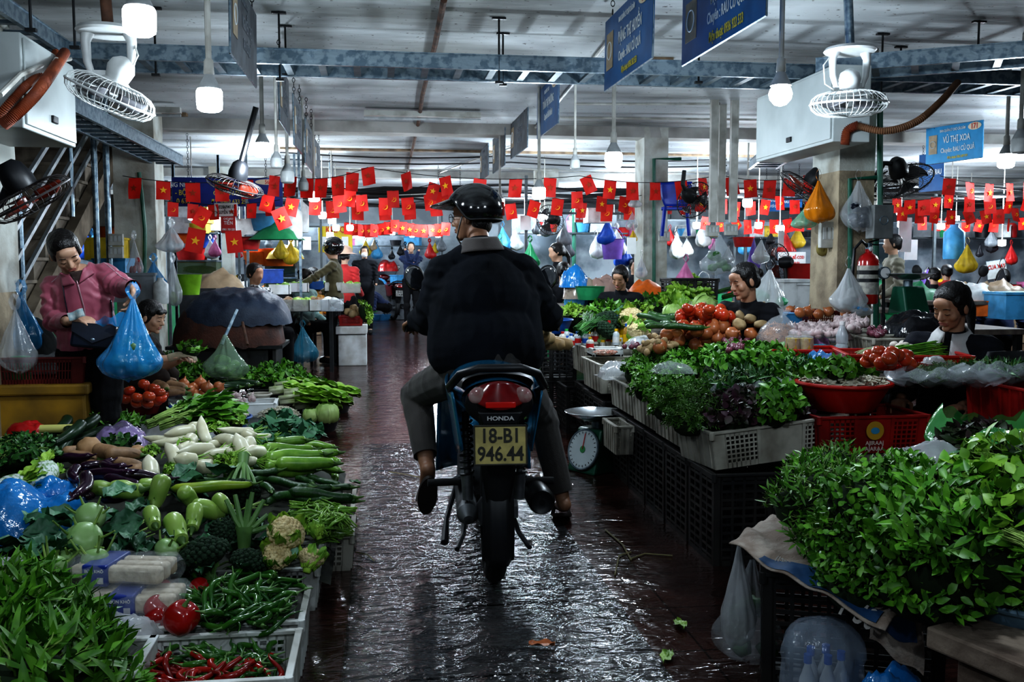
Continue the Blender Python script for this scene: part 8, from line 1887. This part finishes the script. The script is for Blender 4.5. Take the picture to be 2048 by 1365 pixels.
# table of boxes left of aisle, Y~12
t=table('grey metal table of boxed goods left of the aisle end',-1.72,-.55,11.6,12.6,.78,M_galv)
table('wooden low counter behind the metal table',-1.9,-.9,13.2,14,.7)
M_clearbox=plastic('clear_box',(.55,.55,.52),.5)
def openbox(label,px,py,z,w,d,h,m_,cm=None,n=0,name='plastic_box',cat='box',group=None):
    p=G(px,py,z); t=thing(name,label,cat,p,0,group); m=MB(); k=.008
    m.box((0,0,k/2),(w,d,k))
    for s in(-1,1): m.box((s*(w-k)/2,0,h/2),(k,d,h)).box((0,s*(d-k)/2,h/2),(w,k,h))
    obj('box_body',m,m_,t,sm=False)
    if n:
        m=MB()
        for i in range(n): m.ell((R.uniform(-.38,.38)*w,R.uniform(-.38,.38)*d,h*.55+R.uniform(0,.4)*h),(.05,.045,.04),8,6,fn=bumpy(.4,2,i))
        obj('contents',m,cm,t)
    return t
for i,(px,w,m_,cm,lb) in enumerate(((548,.2,plastic('box_pink',(.5,.28,.5),.6),M_foam,'pink clear tub on the metal table'),(585,.26,M_clearbox,M_pum,'clear box of brown cakes on the metal table'),(612,.26,M_clearbox,M_pale,'clear box of pale cakes on the metal table'),(640,.22,M_foam,M_pum,'foam tray of shellfish on the metal table'),(665,.24,M_bagc,M_foam,'clear bag of ice on the metal table'))): openbox(lb,px,622,.785,w,.3,.13,m_,cm,10)
for i,(px,py,m_,lb) in enumerate(((560,590,M_foam,'white foam box at the back of the metal table'),(598,585,M_labw,'slanted white lid on the metal table'),(637,580,M_blue,'blue basket at the back of the metal table'),(668,583,M_crw,'white tub at the back of the metal table'),(702,586,M_clearbox,'clear tub behind the red basket'))): openbox(lb,px,py,.95,.24,.25,.12,m_,M_leafl,6)
t=thing('stall_stand','stack of white foam boxes with red basket at the aisle corner','stall',(P(705,690,12.4).x,12.6,0)); obj('lower_box',MB().box((0,0,.2),(.36,.5,.4)),M_foam,t,bev=.01,sm=False); obj('upper_box',MB().box((-.01,0,.46),(.40,.55,.1)),M_foam,t,bev=.01,sm=False)
crate('plastic_crate','red basket of brown roots at the aisle corner',.3,.28,.12,M_crr,(P(702,650,12.5).x,12.55,.515),0,'slat')
potato_pro('brown root in the red basket at the aisle corner','brown roots at the aisle corner',(.05,.04,.04)); q_=Pro(bpy.data.objects[[o.name for o in bpy.data.objects if o.get('group')=='brown roots at the aisle corner'][0]])
for i in range(12): q_.put(P(688+R.uniform(0,34),622+R.uniform(0,14),12.5)+V((0,R.uniform(-.1,.1),0)),(0,0,i),1.2)
fl[0].put(P(730,625,12.4),(0,1.2,0),.9,'hanging celery leaves at the aisle corner',None,'celery at the aisle corner')
for i,(px,py,r_,m_,lb) in enumerate(((745,625,.26,M_blue2,'large light blue basin on the floor at the aisle end'),(765,626,.2,M_blue2,'smaller light blue basin overlapping the large one'),(735,600,.3,mat('lid_lime',(.12,.6,.1),.4),'basin with lime green lid at the aisle end'))): basin(lb,r_,.14 if i<2 else .05,m_,V((P(px,py,22.5).x,22.5+.3*(i==2),0 if i<2 else .155)))
bag('blue mesh bag under the metal table',P(605,655,11.6),.42,.32,.25,plastic('mesh_teal',(.03,.22,.32),.6),6); crumple('white sack under the metal table',P(538,690,10.6)*1+V((0,0,-.05)),.26,.25,.34,M_foam,7,nx=16,ny=16,name='sack',cat='sack')
# fish tanks
M_tank=plastic('tank_glass',(.10,.16,.07),.72,.1,8,.1)
def tank(label,px0,px1,py0,py1,Y):
    a=P(px0,py1,Y);b=P(px1,py0,Y); w=b.x-a.x; t=thing('glass_tank',label,'fish tank',((a.x+b.x)/2,Y+.2,0)); obj('glass_box',MB().box((0,0,(a.z+b.z)/2),(w,.4,b.z-a.z)),M_tank,t,sm=False); 
    obj('water_plants',MB().ell((0,0,(a.z+b.z)/2-.03),(w*.42,.12,(b.z-a.z)*.3),14,8,fn=bumpy(.5,3)),mat('tank_fill',(.16,.16,.05),.7,c2=(.07,.09,.03),scale=14),t)
    obj('stand',MB().box((0,0,a.z/2),(w*.96,.38,a.z-.01)),mat('stand_grey',(.08,.09,.1),.7),t,sm=False); obj('top_frame',MB().box((0,0,b.z),(w+.02,.42,.02)),M_galv,t,sm=False)
tank('upper green fish tank left of the patterned blouse',355,432,522,548,12.8); tank('large green fish tank behind the patterned blouse',530,592,522,552,13.4); tank('lower green fish tank behind the patterned blouse',528,592,556,580,12.9)
shelfy=[]
def shelf(label,px0,px1,py,Y,name='wall_shelf'):
    a=P(px0,py,Y);b=P(px1,py,Y); t=thing(name,label,'shelf',((a.x+b.x)/2,Y,0)); w=b.x-a.x
    obj('board',MB().box((0,0,a.z-.012),(w,.35,.02)),M_galv,t,sm=False)
    for s in(-1,1): obj('post',MB().box((s*w/2,0,CZ/2-.05),(.03,.03,CZ-.1)),M_galv,t,sm=False)
    return a.z
COLS=[('red',(.5,.02,.02)),('blue',(.02,.1,.5)),('white',(.68,.7,.7)),('orange',(.75,.17,.02)),('yellow',(.7,.5,.04)),('green',(.03,.28,.12)),('light blue',(.1,.4,.7)),('pink',(.65,.2,.4)),('black',(.02,.02,.025)),('tan',(.4,.3,.2)),('grey',(.2,.22,.24)),('violet',(.2,.1,.45))]
CMAT=[mat('goods_'+n.replace(' ','_'),c,.45,var=.12) for n,c in COLS]
protos={}
def good(kind,ci):
    key=(kind,ci)
    if key not in protos:
        n=COLS[ci][0]
        if kind=='tub': m=MB().lathe([(0,0),(.12,0),(.15,.13),(.16,.135),(.15,.13),(.115,.012),(0,.012)],14); lb='%s plastic tub on the distant stalls'%n; nm='plastic_tub'; ct='tub'
        elif kind=='bucket': m=MB().lathe([(0,0),(.10,0),(.13,.22),(.14,.225),(.125,.22),(.095,.012),(0,.012)],14).torus((0,0,.22),.13,.005,16,4,M=TR((0,0,.22),(PI/2,0,0))@TR((0,0,-.22)),a0=0,a1=PI); lb='%s bucket with handle on the distant stalls'%n; nm='bucket'; ct='bucket'
        elif kind=='box': m=MB().box((0,0,.1),(.36,.28,.2)).box((0,0,.205),(.38,.30,.02)); lb='%s lidded box on the distant stalls'%n; nm='storage_box'; ct='box'
        elif kind=='bag': m=bagmesh(.32,.24,.16,ci,True); lb='%s plastic bag hanging in the distant stalls'%n; nm='plastic_bag'; ct='plastic bag'
        elif kind=='heap': m=MB().grid(12,12,lambda u,v:((u-.5)*.45,(v-.5)*.4,.16*math.sin(PI*u)**.6*math.sin(PI*v)**.6*(1+.4*nz((u*5,v*5,ci),1)))); lb='%s heap of goods on the distant counters'%n; nm='goods_heap'; ct='goods'
        elif kind=='can': m=MB().lathe([(0,0),(.09,0),(.095,.02),(.095,.25),(.04,.30),(.04,.33),(0,.33)],14); lb='%s jerrycan on the distant shelves'%n; nm='jerrycan'; ct='canister'
        o=obj(nm,m,CMAT[ci],ang=50 if kind!='bag' else 180); tag(o,lb,ct,lb.replace('plastic ','')+' group'); o['group']=lb.split(' on the ')[0].split(' hanging')[0]+'s far away'
        protos[key]=Pro(o)
    return protos[key]
rg=random.Random(77)
# shelves and goods at given pixels (kind, colour, px, py, Y, scale)
shelf('shelf of baskets and canisters above the left stall',495,600,470,12.0); shelf('shelf of orange basins above the fish tanks',490,592,520,13.3); shelf('shelf of bright tubs behind the left pillar',350,440,512,13.6); shelf('upper shelf behind the left pillar',350,440,465,13.6)
for k,c,x,y,Y,s in (('tub',6,533,450,12,1.5),('can',2,585,468,11.9,1.3),('can',2,598,455,12.2,1.3),('box',2,490,466,12,1),('heap',5,555,470,11.9,1.2),('tub',0,493,490,12.1,1.2),('tub',3,515,520,13.2,1.3),('tub',3,555,520,13.2,1.7),('tub',3,548,510,13.5,1),('heap',4,570,510,13,1.1),('heap',5,580,508,13.2,.8),('bag',4,562,478,12.4,.8),('bag',4,582,485,12.6,.9),('tub',0,385,515,13.5,1.5),('bucket',1,395,500,13.7,1.2),('bucket',1,408,498,13.7,1.2),('tub',3,370,478,13.7,1.3),('box',2,370,460,13.5,1.),('box',4,395,460,13.5,1.),('box',2,375,440,13.5,1.),('box',4,400,440,13.5,1.),('box',2,415,455,13.6,1),('bag',2,420,480,13,.8),('bag',7,430,480,12.8,.7),('box',2,215,440,10.5,1.5),('tub',3,215,468,10.5,1),('box',6,232,548,9.6,.9),('box',4,215,510,9.8,1),('tub',2,250,575,9.2,1.5),('box',10,260,590,9.,1.2),('can',2,322,600,8.8,.7),('box',1,540,560,12.,.8),('bag',2,480,560,11.5,.7),('heap',9,438,565,11,1.2),
    ('bag',6,1150,555,9.8,1.1),('tub',5,1180,590,9.4,1),('heap',2,1222,585,10,1.),('heap',3,1292,580,9.9,.9),('bag',7,1372,525,9.6,1.),('bucket',11,1225,510,12.4,1.2),('bag',5,1000,480,11.5,1),('bag',5,1060,485,11.5,1),('bag',6,1005,455,11.7,.9),('bag',2,1030,460,11.7,.8),('box',2,1195,440,12.4,.9),('bag',1,1215,440,12.3,1),('tub',2,1590,575,9.6,.9),('box',5,1600,590,9.8,1),('tub',0,1600,548,10.5,1.4),('box',2,1575,605,9,1.4),('box',2,1610,605,9,1.2),('tub',0,1487,487,11.5,.9),
    ('can',6,1907,508,12.5,1.5),('bag',4,1935,490,12,1.2),('bag',8,2005,540,9.5,1.6),('heap',5,1837,590,9,1.),('bag',8,1855,560,9,1.5),('heap',2,1952,592,8.8,1.1),('heap',9,2000,590,8.8,1.2),('box',3,1965,625,8.6,.7),('box',6,2030,625,8.4,1.2),('tub',5,1810,650,6.2,.9),('tub',7,1825,640,6.6,.8),('bag',2,1790,600,7.4,1.)):
    good(k,c).put(P(x,y,Y)+V((0,0,0 if k=='bag' else -.05*s)),rg.uniform(-.4,.4),s)
table('counter behind the woman with white collar carrying wrapped cabbages',5.2,7.4,8.5,9.3,.95); table('counter between the pillars behind the sleeping woman',3.75,5.2,8.8,9.6,.86); table('counter with wrapped bundles before the far pillar',1.75,2.7,9.5,10.3,.88)
crate('harvest_crate','black crate before the far grey pillar left of the sleeping woman',.48,.36,.3,M_crb,(P(1378,600,9.2).x,9.2,.86),0,'black'); 
table('table holding the black crate by the far pillar',2.7,3.6,9.0,9.6,.86)
scale('green weighing scale behind the woman with white collar',P(1818,640,6.4),.2,1.1,dial=False); table('small table under the green scale',3.85,4.5,6.1,6.9,.85)
for i,(x,y,w) in enumerate(((1165,583,.42),(1208,578,.44),(1148,560,.3))): crumple(['clear bag of brownish goods behind the bright greens','second clear bag of reddish goods beside the brownish one','blue bag on top of the goods left of the clear bags'][i],P(x,y,9.8)+V((0,0,-.08)),w,.3,.24,(plastic('bag_brownish',(.45,.36,.28),.8),plastic('bag_reddish',(.5,.33,.28),.8),M_bagb)[i],90+i)
# random distant stalls
MP=mat('stall_post',(.12,.14,.15),.5,.4)
rows=[(14.6,-7.6,-2.9),(15.,3.4,8.0),(14.8,8.8,14.5),(18.,-8,-3),(18.3,-2.6,-1.0),(18.5,3.2,9),(18.5,9.6,15.5),(22.5,-8,-2.4),(23.,-1.8,1.6),(22.5,3.5,10),(22.,10.5,16),(13.2,1.9,3.6)]
for ri,(y,x0,x1) in enumerate(rows):
    n=max(1,int((x1-x0)/2.2)); w=(x1-x0)/n
    for j in range(n):
        cx=x0+w*(j+.5); t=thing('market_stall','distant stall frame with counter and hanging rail','stall',(cx,y,0),0,'distant market stalls')
        obj('counter',MB().box((0,0,.42),(w*.92,.8,.82)),CMAT[rg.choice((10,10,9,2,5))],t,sm=False); obj('back_panel',MB().box((0,.9,1.2),(w*.94,.03,1.7)),mat('stall_back',(.34,.38,.42),.7,c2=(.12,.15,.18),scale=3),t,sm=False)
        for s in(-1,1): obj('post',MB().box((s*w*.46,-.4,1.25),(.04,.04,2.5)),MP,t,sm=False)
        obj('rail',MB().bar((-w*.46,-.4,2.0),(w*.46,-.4,2.0),.03).bar((-w*.46,.3,1.75),(w*.46,.3,1.75),.3,.02),MP,t,sm=False)
        for q in range(int(w*10)):
            k=rg.choice(('bag','bag','bucket','tub','box','can','box')); c=rg.choice((0,1,2,2,3,4,5,6,6,7,8,8,9,10,10,11,2,8))
            x=cx+rg.uniform(-.46,.46)*w
            if k=='bag': good(k,c).put((x,y-.38+rg.uniform(-.1,.1),rg.uniform(1.6,1.98)),rg.uniform(-.6,.6),rg.uniform(.6,1.2))
            elif rg.random()<.5: good(k,c).put((x,y+.3,1.765),rg.uniform(-.6,.6),rg.uniform(.7,1.1))
            else: good(k if rg.random()<.4 else 'heap',c).put((x,y+rg.uniform(-.25,.2),.835),rg.uniform(-.6,.6),rg.uniform(.8,1.2))
# shutters on the back wall
for i in range(8):
    x=X0+1.7+3.1*i; m=MB().box((x,Y1-.03,1.25),(2.7,.04,2.4))
    for k in range(20): m.box((x,Y1-.06,.12+k*.118),(2.7,.03,.05))
    struct('door_%d'%(i+1),m,mat('shutter',(.45,.5,.54),.45,.3,c2=(.28,.32,.35),scale=2),sm=False)
# cable bundles under the ceiling by the flags
for i,(y,Y) in enumerate(((378,12.8),(385,13.0),(392,13.2),(383,13.4),(400,14.5),(408,16))):
    pts=[P(240+1850*t/14,y+6*math.sin(t*1.9+i)+4*math.sin(t*.9+i*2),Y) for t in range(15)]
    tag(obj('cable_bundle',MB().tube(pts,.03 if i%2 else .018,6),M_wire),['thick black cable bundle behind the flags','thin black cable below the thick bundle','sagging cable behind the second flag cord','upper thin cable behind the flags','lower cable bundle over the distant stalls','farthest cable bundle over the distant stalls'][i],'cable')
# distant people
def far(label,px,py,Y,hf,top,bot=None,hair='short',stand=True,skin=1,arms=None,extra=None,lean=(0,0)):
    hd=P(px,py,Y); f=V((hf[0],hf[1],0)).normalized(); sx=V((-f.y,f.x,0))*-1; n=hd-f*.02+V((0,0,-.15))
    pel=V((n.x+lean[0],n.y+lean[1],(n.z-.52) if stand else max(.42,n.z-.5)))
    J=dict(pel=pel,neck=n,head=hd,hf=V(hf),hu=V((0,0,1)),sl=n-sx*.17-V((0,0,.06)),sr=n+sx*.17-V((0,0,.06)))
    for s,k in(('l',-1),('r',1)):
        S=J['s'+s]
        if arms and s in arms: J['e'+s]=S+V(arms[s][0]); J['w'+s]=S+V(arms[s][1])
        else: J['e'+s]=S+V((0,0,-.27))+sx*.04*k; J['w'+s]=J['e'+s]+V((0,0,-.12))+f*.2
        J['h'+s]=pel+sx*.09*k
        if stand: J['k'+s]=V((J['h'+s].x,J['h'+s].y,pel.z*.52))+f*.03; J['a'+s]=V((J['h'+s].x,J['h'+s].y,.08))
        else: J['k'+s]=J['h'+s]+f*.4+V((0,0,.02)); J['a'+s]=V((J['k'+s].x,J['k'+s].y,.08))
        J['t'+s]=J['a'+s]+f*.16+V((0,0,-.04))
    return person('person',label,J,skin,.014,top,bot or MATS['cloth_black'],hair,'closed',chest=(.15,.11),fold=.008,hands=False,shoes=MATS['cloth_shoe_black'])
M_ol=cloth('olive',(.10,.085,.04)); M_rdj=cloth('redjacket',(.5,.03,.03)); M_nvj=cloth('navyjacket',(.02,.04,.12)); M_mint=cloth('mint',(.35,.5,.48)); M_orj=cloth('orangeshirt',(.65,.30,.04)); M_prt=mat('print_blouse',(.5,.5,.5),.8,c2=(.05,.05,.06),scale=40,th=(.47,.53)); M_bei=cloth('beige',(.28,.26,.20))
far('person in olive jacket and dark helmet reaching over the left counter',664,500,12.8,(-.9,.1,-.2),M_ol,None,'none',arms={'l':((-.22,-.1,-.15),(-.42,-.15,-.26)),'r':((.0,-.1,-.26),(-.2,-.2,-.36))})
hl=MB(); hl.ell(P(664,497,12.8)+V((.02,0,.03)),(.14,.15,.13),20,12); tag(obj('motorcycle_helmet',hl,Mh),'dark round helmet worn by the person in olive','helmet')
far('person in red jacket and pale hat behind the olive jacket',690,514,15,(.3,.9,-.2),M_rdj)
tag(obj('sun_hat',MB().lathe([(.2,0),(.12,.02),(.10,.1),(.05,.13),(0,.135)],18),cloth('hat_pink',(.6,.4,.3)),loc=P(690,511,15)+V((0,0,.02))),'pale pink hat on the person in the red jacket','hat')
far('masked young man in black zip jacket standing at the aisle end',729,505,18,(0,-1,-.1),M_bk,None,'short')
tag(obj('face_mask',MB().ell(P(729,508,18)+V((0,-.09,-.02)),(.06,.04,.05),10,8),M_labw),'white mask of the young man in black','mask')
far('person in navy bending down at the blue basins',738,572,20,(-.7,-.3,-.7),M_nvj,None,'short',False,lean=(.32,.1))
far('man in open navy jacket raising both hands to a phone',822,496,19.0,(0,-1,.1),M_nvj,None,'short',arms={'l':((-.12,-.12,-.1),(-.02,-.2,.16)),'r':((.14,-.12,-.08),(.05,-.2,.18))})
far('seated woman in mint cardigan left of the helmet person',612,556,12.9,(.7,-.4,-.4),M_mint,None,'bun',False)
far('seated woman in orange shirt with white mask',628,552,13.6,(.7,-.5,-.3),M_orj,None,'short',False)
far('older woman in black and white patterned blouse behind the cart',511,548,10.6,(.75,-.65,-.15),M_prt,None,'short',False,0)
far('woman with long ponytail and black coat standing in profile',1113,505,11.4,(-.95,-.1,-.2),M_bk,None,'pony')
far('seated person with black hair in a bun seen from behind',1127,545,10.6,(.2,.95,-.1),M_bk,None,'bun',False)
far('man in dark cap and jacket sitting left of the far pillar',1270,533,12.6,(-.1,-1,-.2),M_bk,None,'short',False)
far('man in beige jacket standing in profile behind the big pillar',1784,489,10.2,(-.95,.2,0),M_bei,None,'short')
far('person in red padded jacket sitting far right',1893,545,13,(.2,.9,0),M_rdj,None,'short',False); far('person with black hair sitting before the red jacket',1868,552,12,(.2,.9,0),M_bk,None,'short',False)
far('person in navy bending behind the wrapped cabbages',2005,560,9.8,(.4,.6,-.8),M_nvj,None,'short',False,lean=(-.1,-.1))
far('person in yellow hat stooping behind the counter by the pillar',1603,560,11,(-.6,-.5,-.5),M_nvj,None,'none',False)
tag(obj('sun_hat',MB().lathe([(.15,0),(.1,.02),(.09,.1),(0,.13)],18),mat('hat_yellow',(.7,.5,.02),.6),loc=P(1603,556,11)+V((0,0,.02))),'bright yellow hat behind the counter by the pillar','hat')
r2=motorbike('dark red scooter with white plate parked at the aisle end','red',(P(787,625,22.5).x,22.5,0),.28,(.22,.01,.02),('18-B1','234.89'),False,(.6,.6,.58),.05)
crumple('bright red bag on the saddle of the parked scooter',P(776,543,23.4),.5,.4,.3,MATS['bag_red'],9)
r4=motorbike('black scooter parked behind the counter at far right','blackp',(P(1865,640,10.6).x,10.4,0),PI-.5,(.012,.012,.014),('18-B1','553.20'),False,(.6,.6,.58))
# floor litter
def stalk(label,pts,r_=.004): tag(obj('herb_stalk',MB().tube([G(x,y,.006) for x,y in pts],r_,5),mat('straw',(.25,.22,.10),.6)),label,'stalk')
stalk('dry stalk on the wet floor before the black crates',[(1210,1060),(1245,1090),(1262,1120)]); stalk('long bent stalk crossing the floor',[(1262,1118),(1290,1108),(1345,1112)]); stalk('short stalk curling towards the camera on the floor',[(1262,1105),(1238,1112),(1230,1150)]); stalk('thin stalk on the slabs left of the motorbike',[(778,944),(815,950),(848,957)],.003); stalk('dark straw on the slabs near the left crates',[(712,1105),(735,1110),(748,1122)],.003)
for i,(x,y,m_) in enumerate(((1368,1262,M_leafl),(1110,1295,M_oni),(1340,1308,M_leafl),(700,965,M_leafd))):
    m=MB(); bigleaf(m,TR((0,0,.008)),.09,.045,R,0,.1); tag(obj('fallen_leaf',m,m_,loc=G(x,y,.004),rot=(0,0,i*1.3),ang=180),['yellowing leaf lying on the dark floor before the rice sack','orange peel scrap on the aisle slabs','pale leaf scrap nearer the camera right of the aisle','dark leaf scrap beside the left crates'][i],'leaf')
sc=bpy.context.scene
cy=sc.cycles
cy.max_bounces=6; cy.diffuse_bounces=3; cy.glossy_bounces=3; cy.transparent_max_bounces=10; cy.transmission_bounces=4
cy.use_denoising=True; cy.sample_clamp_indirect=6; cy.caustics_reflective=False; cy.caustics_refractive=False
sc.view_settings.view_transform='Standard'; sc.view_settings.look='High Contrast'; sc.view_settings.exposure=-.5
